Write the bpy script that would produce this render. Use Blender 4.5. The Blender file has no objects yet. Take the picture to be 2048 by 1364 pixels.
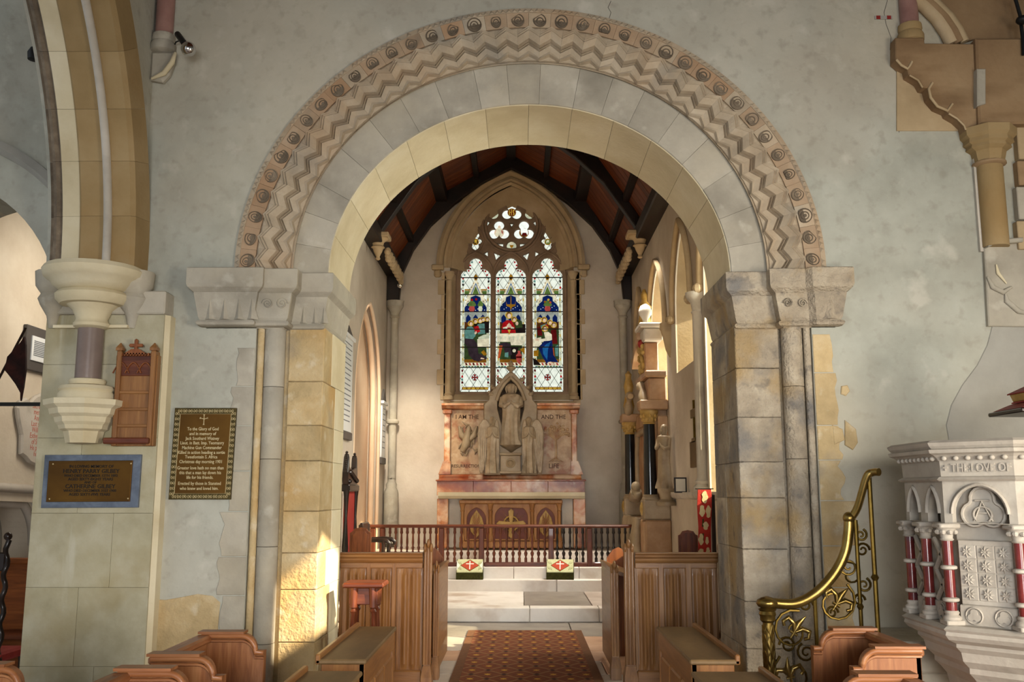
import bpy, bmesh, math, random
from mathutils import Vector, Matrix
random.seed(7)
PI = math.pi
S = bpy.context.scene
COL = S.collection

# ------------------------------------------------------------------ camera, light, exposure
F, EYE = 1900.0, 1.65
PIT, YAW = math.atan((985-682)/F), math.atan(16/F)
cd = bpy.data.cameras.new('camera'); cam = bpy.data.objects.new('camera', cd); COL.objects.link(cam)
cam.location = (0, 0, EYE); cam.rotation_euler = (PI/2+PIT, 0, YAW)
cd.sensor_width = 36; cd.lens = 36*F/2048; cd.clip_start = 0.05; cd.clip_end = 200
S.camera = cam

W = bpy.data.worlds.new('world'); S.world = W; W.use_nodes = True
bg = W.node_tree.nodes['Background']
bg.inputs['Color'].default_value = (0.84, 0.93, 1.0, 1); bg.inputs['Strength'].default_value = 0.6

def light(name, typ, loc, energy, color, rot=None, aim=None, **kw):
    d = bpy.data.lights.new(name, typ); d.energy = energy; d.color = color
    for k, v in kw.items(): setattr(d, k, v)
    o = bpy.data.objects.new(name, d); COL.objects.link(o); o.location = loc
    if aim is not None: o.rotation_euler = (Vector(aim)-Vector(loc)).to_track_quat('-Z', 'Y').to_euler()
    return o
SUN_AZ, SUN_EL = math.radians(22), math.radians(30)
SUN_DIR = Vector((-math.cos(SUN_EL)*math.cos(SUN_AZ), math.cos(SUN_EL)*math.sin(SUN_AZ), -math.sin(SUN_EL)))
sun = light('sun', 'SUN', (12, 0, 12), 15.0, (1.0, 0.84, 0.6), angle=math.radians(0.6))
sun.rotation_euler = SUN_DIR.to_track_quat('-Z', 'Y').to_euler()
# added fill lamps for nave and chancel; sanctuary_lamp follows the bulb under the truss
light('west_window_light', 'AREA', (0.4, -5.0, 1.6), 150, (0.98, 0.99, 1.0), aim=(0.2, 7, 0.2), shape='RECTANGLE', size=4.0, size_y=3.0, spread=math.radians(72))  # unseen fill lamp, added to brighten the lower nave walls
light('south_aisle_light', 'AREA', (4.6, 1.2, 1.7), 175, (1.0, 0.91, 0.77), spread=math.radians(100), aim=(1.6, 7.2, 0.6), shape='RECTANGLE', size=2.0, size_y=2.5)  # unseen fill lamp, added to lift and warm the right-hand wall

light('chancel_lamp_north', 'SPOT', (-1.9, 8.6, 5.0), 380, (1.0, 0.84, 0.62), aim=(-1.2, 18.4, 3.2), spot_size=math.radians(75), spot_blend=1.0, shadow_soft_size=0.25)  # added spot that lightens the chancel, no fixture behind it
light('chancel_lamp_south', 'SPOT', (1.9, 8.6, 5.0), 170, (1.0, 0.86, 0.66), aim=(-0.4, 18.4, 3.4), spot_size=math.radians(75), spot_blend=1.0, shadow_soft_size=0.25)  # weaker added fill on the other side of the arch
light('altar_lamp', 'SPOT', (-2.2, 15.6, 5.2), 880, (1.0, 0.9, 0.74), aim=(-2.05, 18.6, 1.9), spot_size=math.radians(48), spot_blend=1.0, shadow_soft_size=0.3)  # added spot making the glow low on the east wall
light('sanctuary_lamp', 'SPOT', (1.85, 14.6, 5.7), 1500, (1.0, 0.92, 0.8), aim=(-0.5, 14.0, 0.2), spot_size=math.radians(85), spot_blend=1.0, shadow_soft_size=0.3)
vs = S.view_settings
vs.view_transform = 'Standard'; vs.look = 'None'; vs.exposure = 0.2; vs.gamma = 1.0; vs.use_curve_mapping = False

# ------------------------------------------------------------------ projection helpers (true depth is always given)
_R = Matrix.Rotation(YAW, 3, 'Z') @ Matrix.Rotation(PI/2+PIT, 3, 'X')
def ray(px, py): return _R @ Vector(((px-1024)/F, (682-py)/F, -1))
def pY(px, py, Y):
    d = ray(px, py); t = Y/d.y; return Vector((d.x*t, Y, EYE+d.z*t))
def pX(px, py, X):
    d = ray(px, py); t = X/d.x; return Vector((X, d.y*t, EYE+d.z*t))
def pZ(px, py, Z):
    d = ray(px, py); t = (Z-EYE)/d.z; return Vector((d.x*t, d.y*t, Z))

# ------------------------------------------------------------------ materials
MT = {}
def mat(name, cols, scale=2.0, rough=0.8, bump=0.25, bscale=35.0, rand=0.12, metal=0.0, stretch=(1, 1, 1), stain=None, coat=0.0, detail=7.0, lo=0.3, hi=0.7, spec=0.3, dist=0.0, bdist=0.01):
    m = bpy.data.materials.new(name); m.use_nodes = True; MT[name] = m
    nt = m.node_tree; N = nt.nodes; L = nt.links; bs = N['Principled BSDF']
    tc = N.new('ShaderNodeTexCoord'); mp = N.new('ShaderNodeMapping'); mp.inputs['Scale'].default_value = stretch
    L.new(tc.outputs['Object'], mp.inputs['Vector'])
    oi = N.new('ShaderNodeObjectInfo')
    n1 = N.new('ShaderNodeTexNoise'); n1.noise_dimensions = '4D'; n1.inputs['Scale'].default_value = scale; n1.inputs['Detail'].default_value = detail; n1.inputs['Roughness'].default_value = 0.62; n1.inputs['Distortion'].default_value = dist
    L.new(mp.outputs[0], n1.inputs['Vector'])
    if rand > 0:
        w = N.new('ShaderNodeMath'); w.operation = 'MULTIPLY'; w.inputs[1].default_value = 7.0; L.new(oi.outputs['Random'], w.inputs[0]); L.new(w.outputs[0], n1.inputs['W'])
    rp = N.new('ShaderNodeValToRGB'); el = rp.color_ramp.elements
    while len(el) < len(cols): el.new(0.5)
    for i, c in enumerate(cols):
        el[i].position = lo+(hi-lo)*i/max(1, len(cols)-1); el[i].color = (*c, 1)
    L.new(n1.outputs['Fac'], rp.inputs['Fac']); out = rp.outputs['Color']
    for st in (stain or []):
        c, sc, a, b, amt = st[:5]
        n2 = N.new('ShaderNodeTexNoise'); n2.inputs['Scale'].default_value = sc; n2.inputs['Detail'].default_value = 5
        m2 = N.new('ShaderNodeMapping'); m2.inputs['Location'].default_value = (sc*3.1, 1.7, sc); m2.inputs['Scale'].default_value = st[5] if len(st) > 5 else (1, 1, 1)
        L.new(tc.outputs['Object'], m2.inputs['Vector']); L.new(m2.outputs[0], n2.inputs['Vector'])
        mr = N.new('ShaderNodeMapRange'); mr.inputs['From Min'].default_value = a; mr.inputs['From Max'].default_value = b; mr.inputs['To Max'].default_value = amt
        L.new(n2.outputs['Fac'], mr.inputs['Value'])
        mx = N.new('ShaderNodeMix'); mx.data_type = 'RGBA'; mx.inputs['B'].default_value = (*c, 1)
        L.new(mr.outputs[0], mx.inputs['Factor']); L.new(out, mx.inputs['A']); out = mx.outputs['Result']
    if rand > 0:
        mr = N.new('ShaderNodeMapRange'); mr.inputs['To Min'].default_value = 1-rand; mr.inputs['To Max'].default_value = 1+rand
        L.new(oi.outputs['Random'], mr.inputs['Value'])
        hs = N.new('ShaderNodeHueSaturation'); L.new(mr.outputs[0], hs.inputs['Value']); L.new(out, hs.inputs['Color']); out = hs.outputs['Color']
    L.new(out, bs.inputs['Base Color'])
    bs.inputs['Roughness'].default_value = rough; bs.inputs['Metallic'].default_value = metal; bs.inputs['Specular IOR Level'].default_value = spec; bs.inputs['Coat Weight'].default_value = coat
    if bump > 0:
        n3 = N.new('ShaderNodeTexNoise'); n3.inputs['Scale'].default_value = bscale; n3.inputs['Detail'].default_value = 6
        L.new(mp.outputs[0], n3.inputs['Vector'])
        ad = N.new('ShaderNodeMath'); ad.operation = 'ADD'; L.new(n3.outputs['Fac'], ad.inputs[0]); L.new(n1.outputs['Fac'], ad.inputs[1])
        bp = N.new('ShaderNodeBump'); bp.inputs['Strength'].default_value = bump; bp.inputs['Distance'].default_value = bdist
        L.new(ad.outputs[0], bp.inputs['Height']); L.new(bp.outputs[0], bs.inputs['Normal'])
    return m
def hexc(h, g=1.0):
    h = h.lstrip('#'); r = [int(h[i:i+2], 16)/255 for i in (0, 2, 4)]
    return tuple(min(1, (((c+0.055)/1.055)**2.4 if c > 0.04045 else c/12.92)*g) for c in r)
H = hexc
mat('plaster_nave', [H('#939387'), H('#a2a296'), H('#afafa3')], 2.2, 0.92, 0.6, 16, 0, stain=[(H('#8f8778'), 1.1, 0.5, 0.72, 0.5), (H('#b9b0a0'), 0.5, 0.45, 0.65, 0.55), (H('#c6c1b4'), 4.3, 0.6, 0.72, 0.45), (H('#827c6e'), 11, 0.54, 0.7, 0.35), (H('#c2b59c'), 0.33, 0.5, 0.62, 0.35)])
mat('plaster_warm', [H('#b9ab97'), H('#c9bda9'), H('#d6ccba')], 1.0, 0.9, 0.3, 20, 0, stain=[(H('#a4917a'), 0.8, 0.5, 0.75, 0.6)])
mat('plaster_chancel', [H('#ada08f'), H('#bfb3a2'), H('#cdc3b3')], 1.0, 0.9, 0.3, 20, 0, stain=[(H('#917f6c'), 0.7, 0.48, 0.75, 0.6)])
mat('plaster_peach', [H('#d6b493'), H('#e0c3a4'), H('#e8d2b8')], 0.9, 0.9, 0.2, 20, 0)
mat('plaster_patch', [H('#8a877f'), H('#99968d'), H('#a6a39a')], 1.5, 0.95, 0.5, 18, 0)
mat('stone_arch', [H('#928572'), H('#aa9a83'), H('#b9ab96')], 3.5, 0.9, 0.6, 30, 0.05, stain=[(H('#a98b6a'), 1.6, 0.5, 0.68, 0.6), (H('#8a8479'), 2.6, 0.55, 0.7, 0.6)])
mat('stone_orange', [H('#94806a'), H('#a38c72'), H('#ae9a82')], 4, 0.9, 0.6, 30, 0.06, stain=[(H('#9a7452'), 1.5, 0.48, 0.66, 0.55), (H('#6f675b'), 3.0, 0.6, 0.72, 0.5)])
mat('stone_dark', [H('#5a4f42'), H('#6f6252'), H('#85776506'[:7])], 9, 0.9, 0.5, 40, 0.2)
mat('stone_plain', [H('#958e80'), H('#a59e8f'), H('#b3ab9b')], 2.5, 0.92, 0.6, 24, 0.05, stain=[(H('#7d776a'), 2.2, 0.5, 0.68, 0.6), (H('#b3a78f'), 1.2, 0.5, 0.65, 0.5), (H('#c2bcae'), 6, 0.6, 0.7, 0.4)])
mat('stone_cream', [H('#bfb190'), H('#cdc0a0'), H('#d8ceb3')], 1.8, 0.88, 0.3, 28, 0.05, stain=[(H('#a48f66'), 1.6, 0.55, 0.75, 0.5)])
mat('stone_jamb', [H('#a08c66'), H('#b69f76'), H('#c4b290')], 3.6, 0.9, 0.8, 34, 0.07, stain=[(H('#b08a4f'), 1.5, 0.48, 0.66, 0.7), (H('#8f8575'), 3.0, 0.58, 0.72, 0.5), (H('#d2c8b2'), 7, 0.6, 0.7, 0.4)], bdist=.015)
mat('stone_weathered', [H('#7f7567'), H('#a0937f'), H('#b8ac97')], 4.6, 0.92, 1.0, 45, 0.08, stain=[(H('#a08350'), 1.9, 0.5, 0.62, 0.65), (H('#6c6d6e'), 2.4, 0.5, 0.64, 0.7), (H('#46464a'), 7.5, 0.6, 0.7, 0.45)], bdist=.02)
mat('stone_pier', [H('#948d72'), H('#a69f86'), H('#b4ae99')], 3.2, 0.9, 0.5, 20, 0.03, stain=[(H('#8f7f56'), 2.2, 0.52, 0.68, 0.5),(H('#a59a76'), 0.9, 0.5, 0.7, 0.6),(H('#8f835f'), 1.2, 0.52, 0.72, 0.55), (H('#c6c3b4'), 6, 0.62, 0.7, 0.4, (1, 1, 0.12))])
mat('stone_gold', [H('#87704a'), H('#967e57'), H('#a38d68')], 1.6, 0.88, 0.3, 28, 0.07, stain=[(H('#8f6f42'), 1.7, 0.52, 0.74, 0.5)])
mat('stone_brown', [H('#84694c'), H('#957a5a'), H('#a48b6b')], 1.8, 0.9, 0.35, 28, 0.06, stain=[(H('#5f4429'), 1.2, 0.52, 0.72, 0.6, (1, 1, 3))])
mat('stone_win', [H('#a08a69'), H('#b09a78'), H('#bda889')], 2.2, 0.88, 0.25, 30, 0.05)
mat('stone_tracery', [H('#75604a'), H('#87705a'), H('#957f67')], 3, 0.88, 0.25, 30, 0.0)
mat('stone_pale', [H('#ada598'), H('#bab2a5'), H('#c6bfb3')], 2.5, 0.8, 0.25, 34, 0.03, stain=[(H('#8f877b'), 4, 0.54, 0.72, 0.55)])
mat('stone_pulpit', [H('#968e82'), H('#a49c90'), H('#b1aa9e')], 2.5, 0.8, 0.25, 34, 0.02, stain=[(H('#7d766b'), 4, 0.54, 0.72, 0.55)])
mat('floor_slab', [H('#a3958a'), H('#b7a99c'), H('#c4b8ab')], 2.2, 0.5, 0.2, 26, 0.14, stain=[(H('#8a7562'), 1.3, 0.5, 0.7, 0.6)])
mat('floor_warm', [H('#a17a5f'), H('#b78f72'), H('#c7a68b')], 2.2, 0.45, 0.2, 26, 0.14, stain=[(H('#84634c'), 1.3, 0.5, 0.7, 0.6)])
mat('ledger', [H('#6f675e'), H('#857c71'), H('#968c80')], 3, 0.4, 0.15, 30, 0.1)
mat('step_white', [H('#cfc6bb'), H('#ded7cd'), H('#e6e0d8')], 2.0, 0.4, 0.15, 26, 0.06, stain=[(H('#a08468'), 1.6, 0.52, 0.68, 0.7)])
mat('marble_pinkshaft', [H('#7d5b54'), H('#8e6a62'), H('#9a776d')], 5, 0.35, 0.05, 30, 0.05)
mat('marble_grey_shaft', [H('#6b5c55'), H('#77675f'), H('#82726a')], 4, 0.35, 0.05, 30, 0.02)

# ------------------------------------------------------------------ mesh builder
WL = {}
def world_of(o): return WL.get(o.name, Vector((0, 0, 0)))
class G:
    def __init__(s): s.v = []; s.f = []
    def add(s, vs, fs):
        b = len(s.v); s.v += [tuple(v) for v in vs]; s.f += [tuple(i+b for i in f) for f in fs]; return s
    def loft(s, rings, closed=True, caps=True, loop=False):
        n = len(rings[0]); vs = [p for r in rings for p in r]; fs = []
        m = len(rings)
        for i in range(m if loop else m-1):
            a, b = i*n, ((i+1) % m)*n
            for j in range(n if closed else n-1):
                k = (j+1) % n; fs.append((a+j, a+k, b+k, b+j))
        if caps and closed and not loop: fs += [tuple(range(n))[::-1], tuple(range((m-1)*n, m*n))]
        return s.add(vs, fs)
    def box(s, x0, x1, y0, y1, z0, z1, b=0.0):
        if x0 > x1: x0, x1 = x1, x0
        if y0 > y1: y0, y1 = y1, y0
        if z0 > z1: z0, z1 = z1, z0
        if b <= 0:
            return s.loft([[(x0, y0, z), (x1, y0, z), (x1, y1, z), (x0, y1, z)] for z in (z0, z1)])
        b = min(b, (x1-x0)*.45, (y1-y0)*.45, (z1-z0)*.45)
        def ring(z, i): return [(x0+i, y0+b+0*i, z)] and [(x0+b+i*0, y0+i, z), (x1-b, y0+i, z), (x1-i, y0+b, z), (x1-i, y1-b, z), (x1-b, y1-i, z), (x0+b, y1-i, z), (x0+i, y1-b, z), (x0+i, y0+b, z)]
        def rin(z): return [(x0+b, y0+b, z), (x1-b, y0+b, z), (x1-b, y0+b, z), (x1-b, y1-b, z), (x1-b, y1-b, z), (x0+b, y1-b, z), (x0+b, y1-b, z), (x0+b, y0+b, z)]
        return s.loft([rin(z0), ring(z0+b, 0), ring(z1-b, 0), rin(z1)])
    def prism(s, poly, ax, a, b):
        fn = {'X': lambda p, t: (t, p[0], p[1]), 'Y': lambda p, t: (p[0], t, p[1]), 'Z': lambda p, t: (p[0], p[1], t)}[ax]
        return s.loft([[fn(p, a) for p in poly], [fn(p, b) for p in poly]])
    def lathe(s, prof, c=(0, 0, 0), n=16, a0=0, a1=2*PI, ax='Z', sx=1, sy=1):
        full = abs(a1-a0-2*PI) < 1e-6; k = n if full else n+1; rings = []
        for r, h in prof:
            ring = []
            for i in range(k):
                t = a0+(a1-a0)*i/n; x, y = r*math.cos(t)*sx, r*math.sin(t)*sy
                p = {'Z': (x, y, h), 'Y': (x, h, y), 'X': (h, x, y)}[ax]
                ring.append((c[0]+p[0], c[1]+p[1], c[2]+p[2]))
            rings.append(ring)
        return s.loft(rings)
    def cyl(s, c, r, h, n=16, ax='Z'): return s.lathe([(r, 0), (r, h)], c, n, ax=ax)
    def tube(s, path, r, n=8, caps=True, loop=False):
        path = [Vector(p) for p in path]; m = len(path); rings = []
        rr = r if isinstance(r, (list, tuple)) else [r]*m
        T0 = (path[1]-path[0]).normalized(); up = Vector((0, 0, 1)) if abs(T0.z) < 0.9 else Vector((0, 1, 0))
        nrm = (up-T0*up.dot(T0)).normalized()
        for i in range(m):
            if loop: T = path[(i+1) % m]-path[i-1]
            else: T = path[min(i+1, m-1)]-path[max(i-1, 0)]
            T = T.normalized() if T.length > 1e-9 else T0
            nrm = nrm-T*nrm.dot(T); nrm = nrm.normalized() if nrm.length > 1e-6 else T.orthogonal().normalized(); bn = T.cross(nrm)
            rings.append([path[i]+(nrm*math.cos(2*PI*j/n)+bn*math.sin(2*PI*j/n))*rr[i] for j in range(n)])
        return s.loft(rings, True, caps, loop)
    def sphere(s, c, r, n=14, m=9):
        if not isinstance(r, (list, tuple)): r = (r, r, r)
        rings = []
        for i in range(m+1):
            t = -PI/2+PI*i/m; ct = max(math.cos(t), 0.02)
            rings.append([(c[0]+r[0]*ct*math.cos(2*PI*j/n), c[1]+r[1]*ct*math.sin(2*PI*j/n), c[2]+r[2]*math.sin(t)) for j in range(n)])
        return s.loft(rings)
    def sweep(s, path, prof, closed=False, side=1):
        """path: plan points (x,y); prof: closed profile [(out,z)]; mitred; outward is to the right of travel times side"""
        P = [Vector((p[0], p[1])) for p in path]; m = len(P); rings = []
        for i in range(m):
            def nr(a, b):
                d = (b-a).normalized(); return Vector((d.y, -d.x))*side
            if closed: n1, n2 = nr(P[i-1], P[i]), nr(P[i], P[(i+1) % m])
            else:
                n1 = nr(P[i-1], P[i]) if i > 0 else nr(P[0], P[1]); n2 = nr(P[i], P[i+1]) if i < m-1 else n1
            bi = (n1+n2); k = 1/max(0.3, (1+n1.dot(n2))); bi = bi*k
            rings.append([(P[i].x+bi.x*o, P[i].y+bi.y*o, z) for o, z in prof])
        return s.loft(rings, True, not closed, closed)
    def ringseg(s, prof, cx, cz, t0, t1, n=4, taper=0):
        """sweep closed profile [(a,b,y)] along an ellipse arc"""
        rings = []
        for i in range(n+1):
            t = t0+(t1-t0)*i/n
            rings.append([(cx+a*math.cos(t), y, cz+b*math.sin(t)) for a, b, y in prof])
        return s.loft(rings)
    def xf(s, M):
        s.v = [tuple(M @ Vector(v)) for v in s.v]; return s
    def mesh(s, name, smooth=None):
        me = bpy.data.meshes.new(name); me.from_pydata(s.v, [], s.f)
        bm = bmesh.new(); bm.from_mesh(me); bmesh.ops.remove_doubles(bm, verts=bm.verts, dist=1e-6); bmesh.ops.dissolve_degenerate(bm, edges=bm.edges, dist=1e-7); bmesh.ops.recalc_face_normals(bm, faces=bm.faces); bm.to_mesh(me); bm.free()
        if smooth is not None:
            me.shade_smooth(); me.set_sharp_from_angle(angle=math.radians(smooth))
        return me
    def obj(s, name, m, parent=None, smooth=None, local=False):
        me = s.mesh(name, smooth); me.materials.append(MT[m] if isinstance(m, str) else m)
        return link(name, me, parent, local)
def link(name, me, parent=None, local=False):
    o = bpy.data.objects.new(name, me); COL.objects.link(o)
    if parent is not None:
        o.parent = parent
        if not local: o.location = -world_of(parent)
    return o
def tag(o, label=None, cat=None, group=None, kind=None):
    if label: o['label'] = label
    if cat: o['category'] = cat
    if group: o['group'] = group
    if kind: o['kind'] = kind
    return o
def thing(name, label, cat, loc=(0, 0, 0), group=None, rz=0.0):
    o = bpy.data.objects.new(name, None); COL.objects.link(o); o.location = loc; o.rotation_euler = (0, 0, rz); o.empty_display_size = 0.1
    WL[o.name] = Vector(loc); return tag(o, label, cat, group)
def struct(o, label=None): o['kind'] = 'structure'; (label and tag(o, label)); return o
def dup(o, parent=None, loc=None, rz=None, label=None):
    c = o.copy(); COL.objects.link(c); c.parent = parent
    if parent is None:
        if loc is not None: c.location = loc
        if rz is not None: c.rotation_euler = (0, 0, rz)
        if label: c['label'] = label
    for ch in o.children: dup(ch, c)
    return c
def plate(loops, y0, y1, bev=0.0, ax='Y', seg=0):
    """filled 2-D outline with holes, extruded y0..y1 ; loops of (u,w)"""
    cu = bpy.data.curves.new('tmp', 'CURVE'); cu.dimensions = '2D'; cu.fill_mode = 'BOTH'
    cu.extrude = abs(y1-y0)/2-bev; cu.bevel_depth = bev; cu.offset = -bev; cu.bevel_resolution = seg
    for lp in loops:
        sp = cu.splines.new('POLY'); sp.points.add(len(lp)-1); sp.use_cyclic_u = True
        for p, q in zip(sp.points, lp): p.co = (q[0], q[1], 0, 1)
    o = bpy.data.objects.new('tmp', cu)
    me = bpy.data.meshes.new_from_object(o)
    bpy.data.objects.remove(o); bpy.data.curves.remove(cu)
    g = G(); c = (y0+y1)/2
    fn = {'Y': lambda v: (v.x, c+v.z, v.y), 'X': lambda v: (c+v.z, v.x, v.y), 'Z': lambda v: (v.x, v.y, c+v.z)}[ax]
    g.add([fn(v.co) for v in me.vertices], [tuple(p.vertices) for p in me.polygons]); bpy.data.meshes.remove(me)
    return g
def text(txt, size, m, parent, M, name='inscription', ext=0.002, align='CENTER', sx=1.0, local=False, line=1.0, off=0.0):
    cu = bpy.data.curves.new('tmp', 'FONT'); cu.body = txt; cu.size = size; cu.extrude = ext; cu.align_x = align; cu.align_y = 'CENTER'; cu.space_line = line; cu.offset = off; cu.resolution_u = 2
    o = bpy.data.objects.new('tmp', cu)
    me = bpy.data.meshes.new_from_object(o); bpy.data.objects.remove(o); bpy.data.curves.remove(cu)
    me.transform(Matrix.Scale(sx, 4, (1, 0, 0))); me.transform(M); me.materials.clear(); me.materials.append(MT[m]); me.name = name
    return link(name, me, parent, local)
FACE_W = Matrix.Rotation(PI/2, 4, 'X')     # text standing up, read from the west (camera side)
def arc(cx, cz, r, t0, t1, n): return [(cx+r*math.cos(math.radians(t0+(t1-t0)*i/n)), cz+r*math.sin(math.radians(t0+(t1-t0)*i/n))) for i in range(n+1)]
def pointed(x0, x1, zs, zt, n=10):
    """pointed arch outline from (x0,zs) over apex to (x1,zs)"""
    w = (x1-x0)/2; h = zt-zs; R = (w*w+h*h)/(2*w); c = (x0+x1)/2
    L = []; a1 = math.asin(min(1, h/R))
    for i in range(n+1):
        a = a1*i/n; L.append((x0+R-R*math.cos(a), zs+R*math.sin(a)))
    return L+[(2*c-x, z) for x, z in reversed(L[:-1])]
# ------------------------------------------------------------------ floors and steps
g = G().box(-9, 6, -8, 7.2, -0.42, -0.12)
floor = struct(g.obj('floor', 'floor_slab'), 'worn stone floor of the nave')
chf = struct(G().box(-2.8, 2.4, 7.2, 12.72, -0.42, -0.03).obj('floor_chancel', 'ledger'), 'stone slab floor of the chancel')
def slabs(rows, z, m, parent, th=0.03):
    for (ya, yb, xs) in rows:
        for xa, xb, mm in xs:
            G().box(xa+.006, xb-.006, ya+.006, yb-.006, z-th, z+random.uniform(-.002, .002), .004).obj('slab', mm or m, parent)
rows = []
y = 7.2; k = 0
while y < 11.35:
    h = [0.62, 0.75, 0.55, 0.7][k % 4]; yb = min(y+h, 11.45)
    if 11.45-yb < .3: yb = 11.45
    xs = []; x = -2.8
    while x < 2.4:
        w = [0.9, 0.7, 1.1, 0.8][int((x*7+k*3) % 4)]; xb = min(x+w, 2.4)
        if 2.4-xb < .3: xb = 2.4
        xs.append((x, xb, 'floor_warm' if x > 0.2 or k % 3 == 1 else 'floor_slab')); x = xb
    rows.append((y, yb, xs)); y = yb; k += 1
rows.append((11.45, 12.65, [(-2.8, -1.75, 'floor_slab'), (-1.75, -1.15, 'floor_slab'), (-1.15, 0.62, 'ledger'), (0.62, 1.28, 'ledger'), (1.28, 2.4, 'floor_warm')]))
slabs(rows, 0.0, 'floor_slab', chf)
# steps: a platform of its own under its slabs
def step(name, y0, y1, z0, z1, xs, label, m, deep):
    st = struct(G().box(-2.8, 2.4, y0+.03, y1, z0-.42, z1-.03).obj(name, 'floor_slab'), label)
    for i in range(len(xs)-1):   # riser stones with nosing
        G().box(xs[i]+.004, xs[i+1]-.004, y0, y0+deep, z0+.002, z1, .008).obj('riser_stone', m, st)
    return st
s1 = step('floor_step_lower', 12.65, 14.72, 0, 0.178, [-2.8, -1.35, -1.05, 0.12, 1.02, 2.4], 'lowest broad stone step before the communion rail', 'step_white', 0.28)
slabs([(12.94, 14.72, [(-2.8, -1.45, 'step_white'), (-1.45, 0.05, 'step_white'), (0.05, 0.95, 'ledger'), (0.95, 2.4, 'floor_slab')])], 0.178, 'step_white', s1)
s2 = step('floor_step_middle', 14.72, 14.93, 0, 0.348, [-2.8, -1.72, 0.55, 2.4], 'middle pale stone step before the communion rail', 'step_white', 0.21)
s3 = step('floor_sanctuary', 14.93, 18.6, 0, 0.52, [-2.8, -1.9, -0.1, 0.9, 2.4], 'sanctuary floor above the top step', 'step_white', 0.3)
s4 = step('floor_step_altar', 16.35, 18.6, 0.45, 0.66, [-2.3, -1.1, 0.0, 1.0, 2.0], 'pale footpace step under the altar', 'step_white', 0.4)
# ------------------------------------------------------------------ nave east wall with chancel arch hole
CX, ZS = 0.075, 3.345
def ell(a, b, t): return (CX+a*math.cos(t), ZS+b*math.sin(t))
hole = [(-2.03, -0.5), (-2.03, ZS), *[ell(2.29, 2.175, PI-PI*i/64) for i in range(65)], (2.236, ZS), (2.236, -0.5)]
outer = [(-3.62, -0.5), (-3.62, 9.5), (5.4, 9.5), (5.4, -0.5)]
outl = [(-3.62, -0.5), (-3.62, 9.5), (5.4, 9.5), (5.4, -0.5)]+hole[::-1]
we = struct(plate([outl], 7.2, 8.2).obj('wall_nave_east', 'plaster_nave'), 'grey plastered east wall of the nave pierced by the round chancel arch')
# jambs: ashlar orders, shafts
tr = struct(bpy.data.objects.new('trim_chancel_arch', None), 'carved round Norman chancel arch with zigzag order and ring of medallions'); COL.objects.link(tr)
def jamb(sgn, xa, xi, xsh, m):
    """xa: inner arris X, xi: shaft-side edge of order face"""
    z = -0.1
    while z < 2.9:
        h = random.choice([.27, .31, .34, .38]); z1 = min(z+h, 2.93)
        if 2.93-z1 < .15: z1 = 2.93
        dep = random.choice([.32, .5]); j = random.uniform(0, .008)
        G().box(xa, xi, 7.3+j, 7.3+dep, z+.0015, z1-.0015, .006).obj('jamb_stone', m, tr)
        G().box(xa+sgn*.002, xi, 7.3+dep+.002, 8.2, z+.001, z1-.001, .003).obj('reveal_stone', 'stone_cream' if sgn > 0 else m, tr)
        z = z1
    # recess behind shaft
    xo = -2.03 if sgn > 0 else 2.236
    G().box(xi, xo, 7.33, 8.2, -.1, 2.95).obj('shaft_recess', m, tr)
    # quirk roll at wall arris
    xr = xo+sgn*.03
    G().lathe([(.028, -.1), (.028, 2.94)], (xr, 7.235, 0), 10).obj('edge_roll', m, tr, 40)
    zz = -.1
    for z1 in (.55, 1.25, 1.9, 2.45, 2.95):
        G().lathe([(.078, zz+.002), (.08, zz+.006), (.08, z1-.006), (.078, z1-.002)], (xsh, 7.275, 0), 20).obj('shaft_drum', 'stone_plain' if sgn > 0 else m, tr, 40); zz = z1
jamb(1, -1.525, -1.80, -1.90, 'stone_jamb')
jamb(-1, 1.67, 2.01, 2.10, 'stone_weathered')
# irregular quoins bonded into the plaster
def quoins(xe, sgn, ws, m, z=-.1):
    for i, (h, w, off) in enumerate(ws):
        n = 7; pts = []
        a, b = z+.004, z+h-.004
        left = [(xe, a), (xe, b)]
        rag = [(xe-sgn*(w+off*.5*math.sin(k*1.3+i*2)+random.uniform(-.008, .008)), b+(a-b)*k/n) for k in range(n+1)]
        plate([left+rag], 7.194-random.uniform(0, .003), 7.26, .003).obj('quoin_stone', m, tr); z += h
quoins(-2.035, 1, [(.34, .2, .02), (.3, .22, .02), (.36, .17, .03), (.28, .2, .02), (.33, .19, .03), (.3, .15, .02), (.34, .19, .02), (.3, .16, .02), (.3, .13, .02)], 'stone_plain')
quoins(2.24, -1, [(.4, .12, .02), (.36, .16, .03), (.3, .2, .03), (.3, .17, .04), (.33, .26, .03), (.3, .17, .05), (.26, .17, .03), (.4, .16, .01), (.3, .14, .01)], 'stone_jamb')
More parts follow.
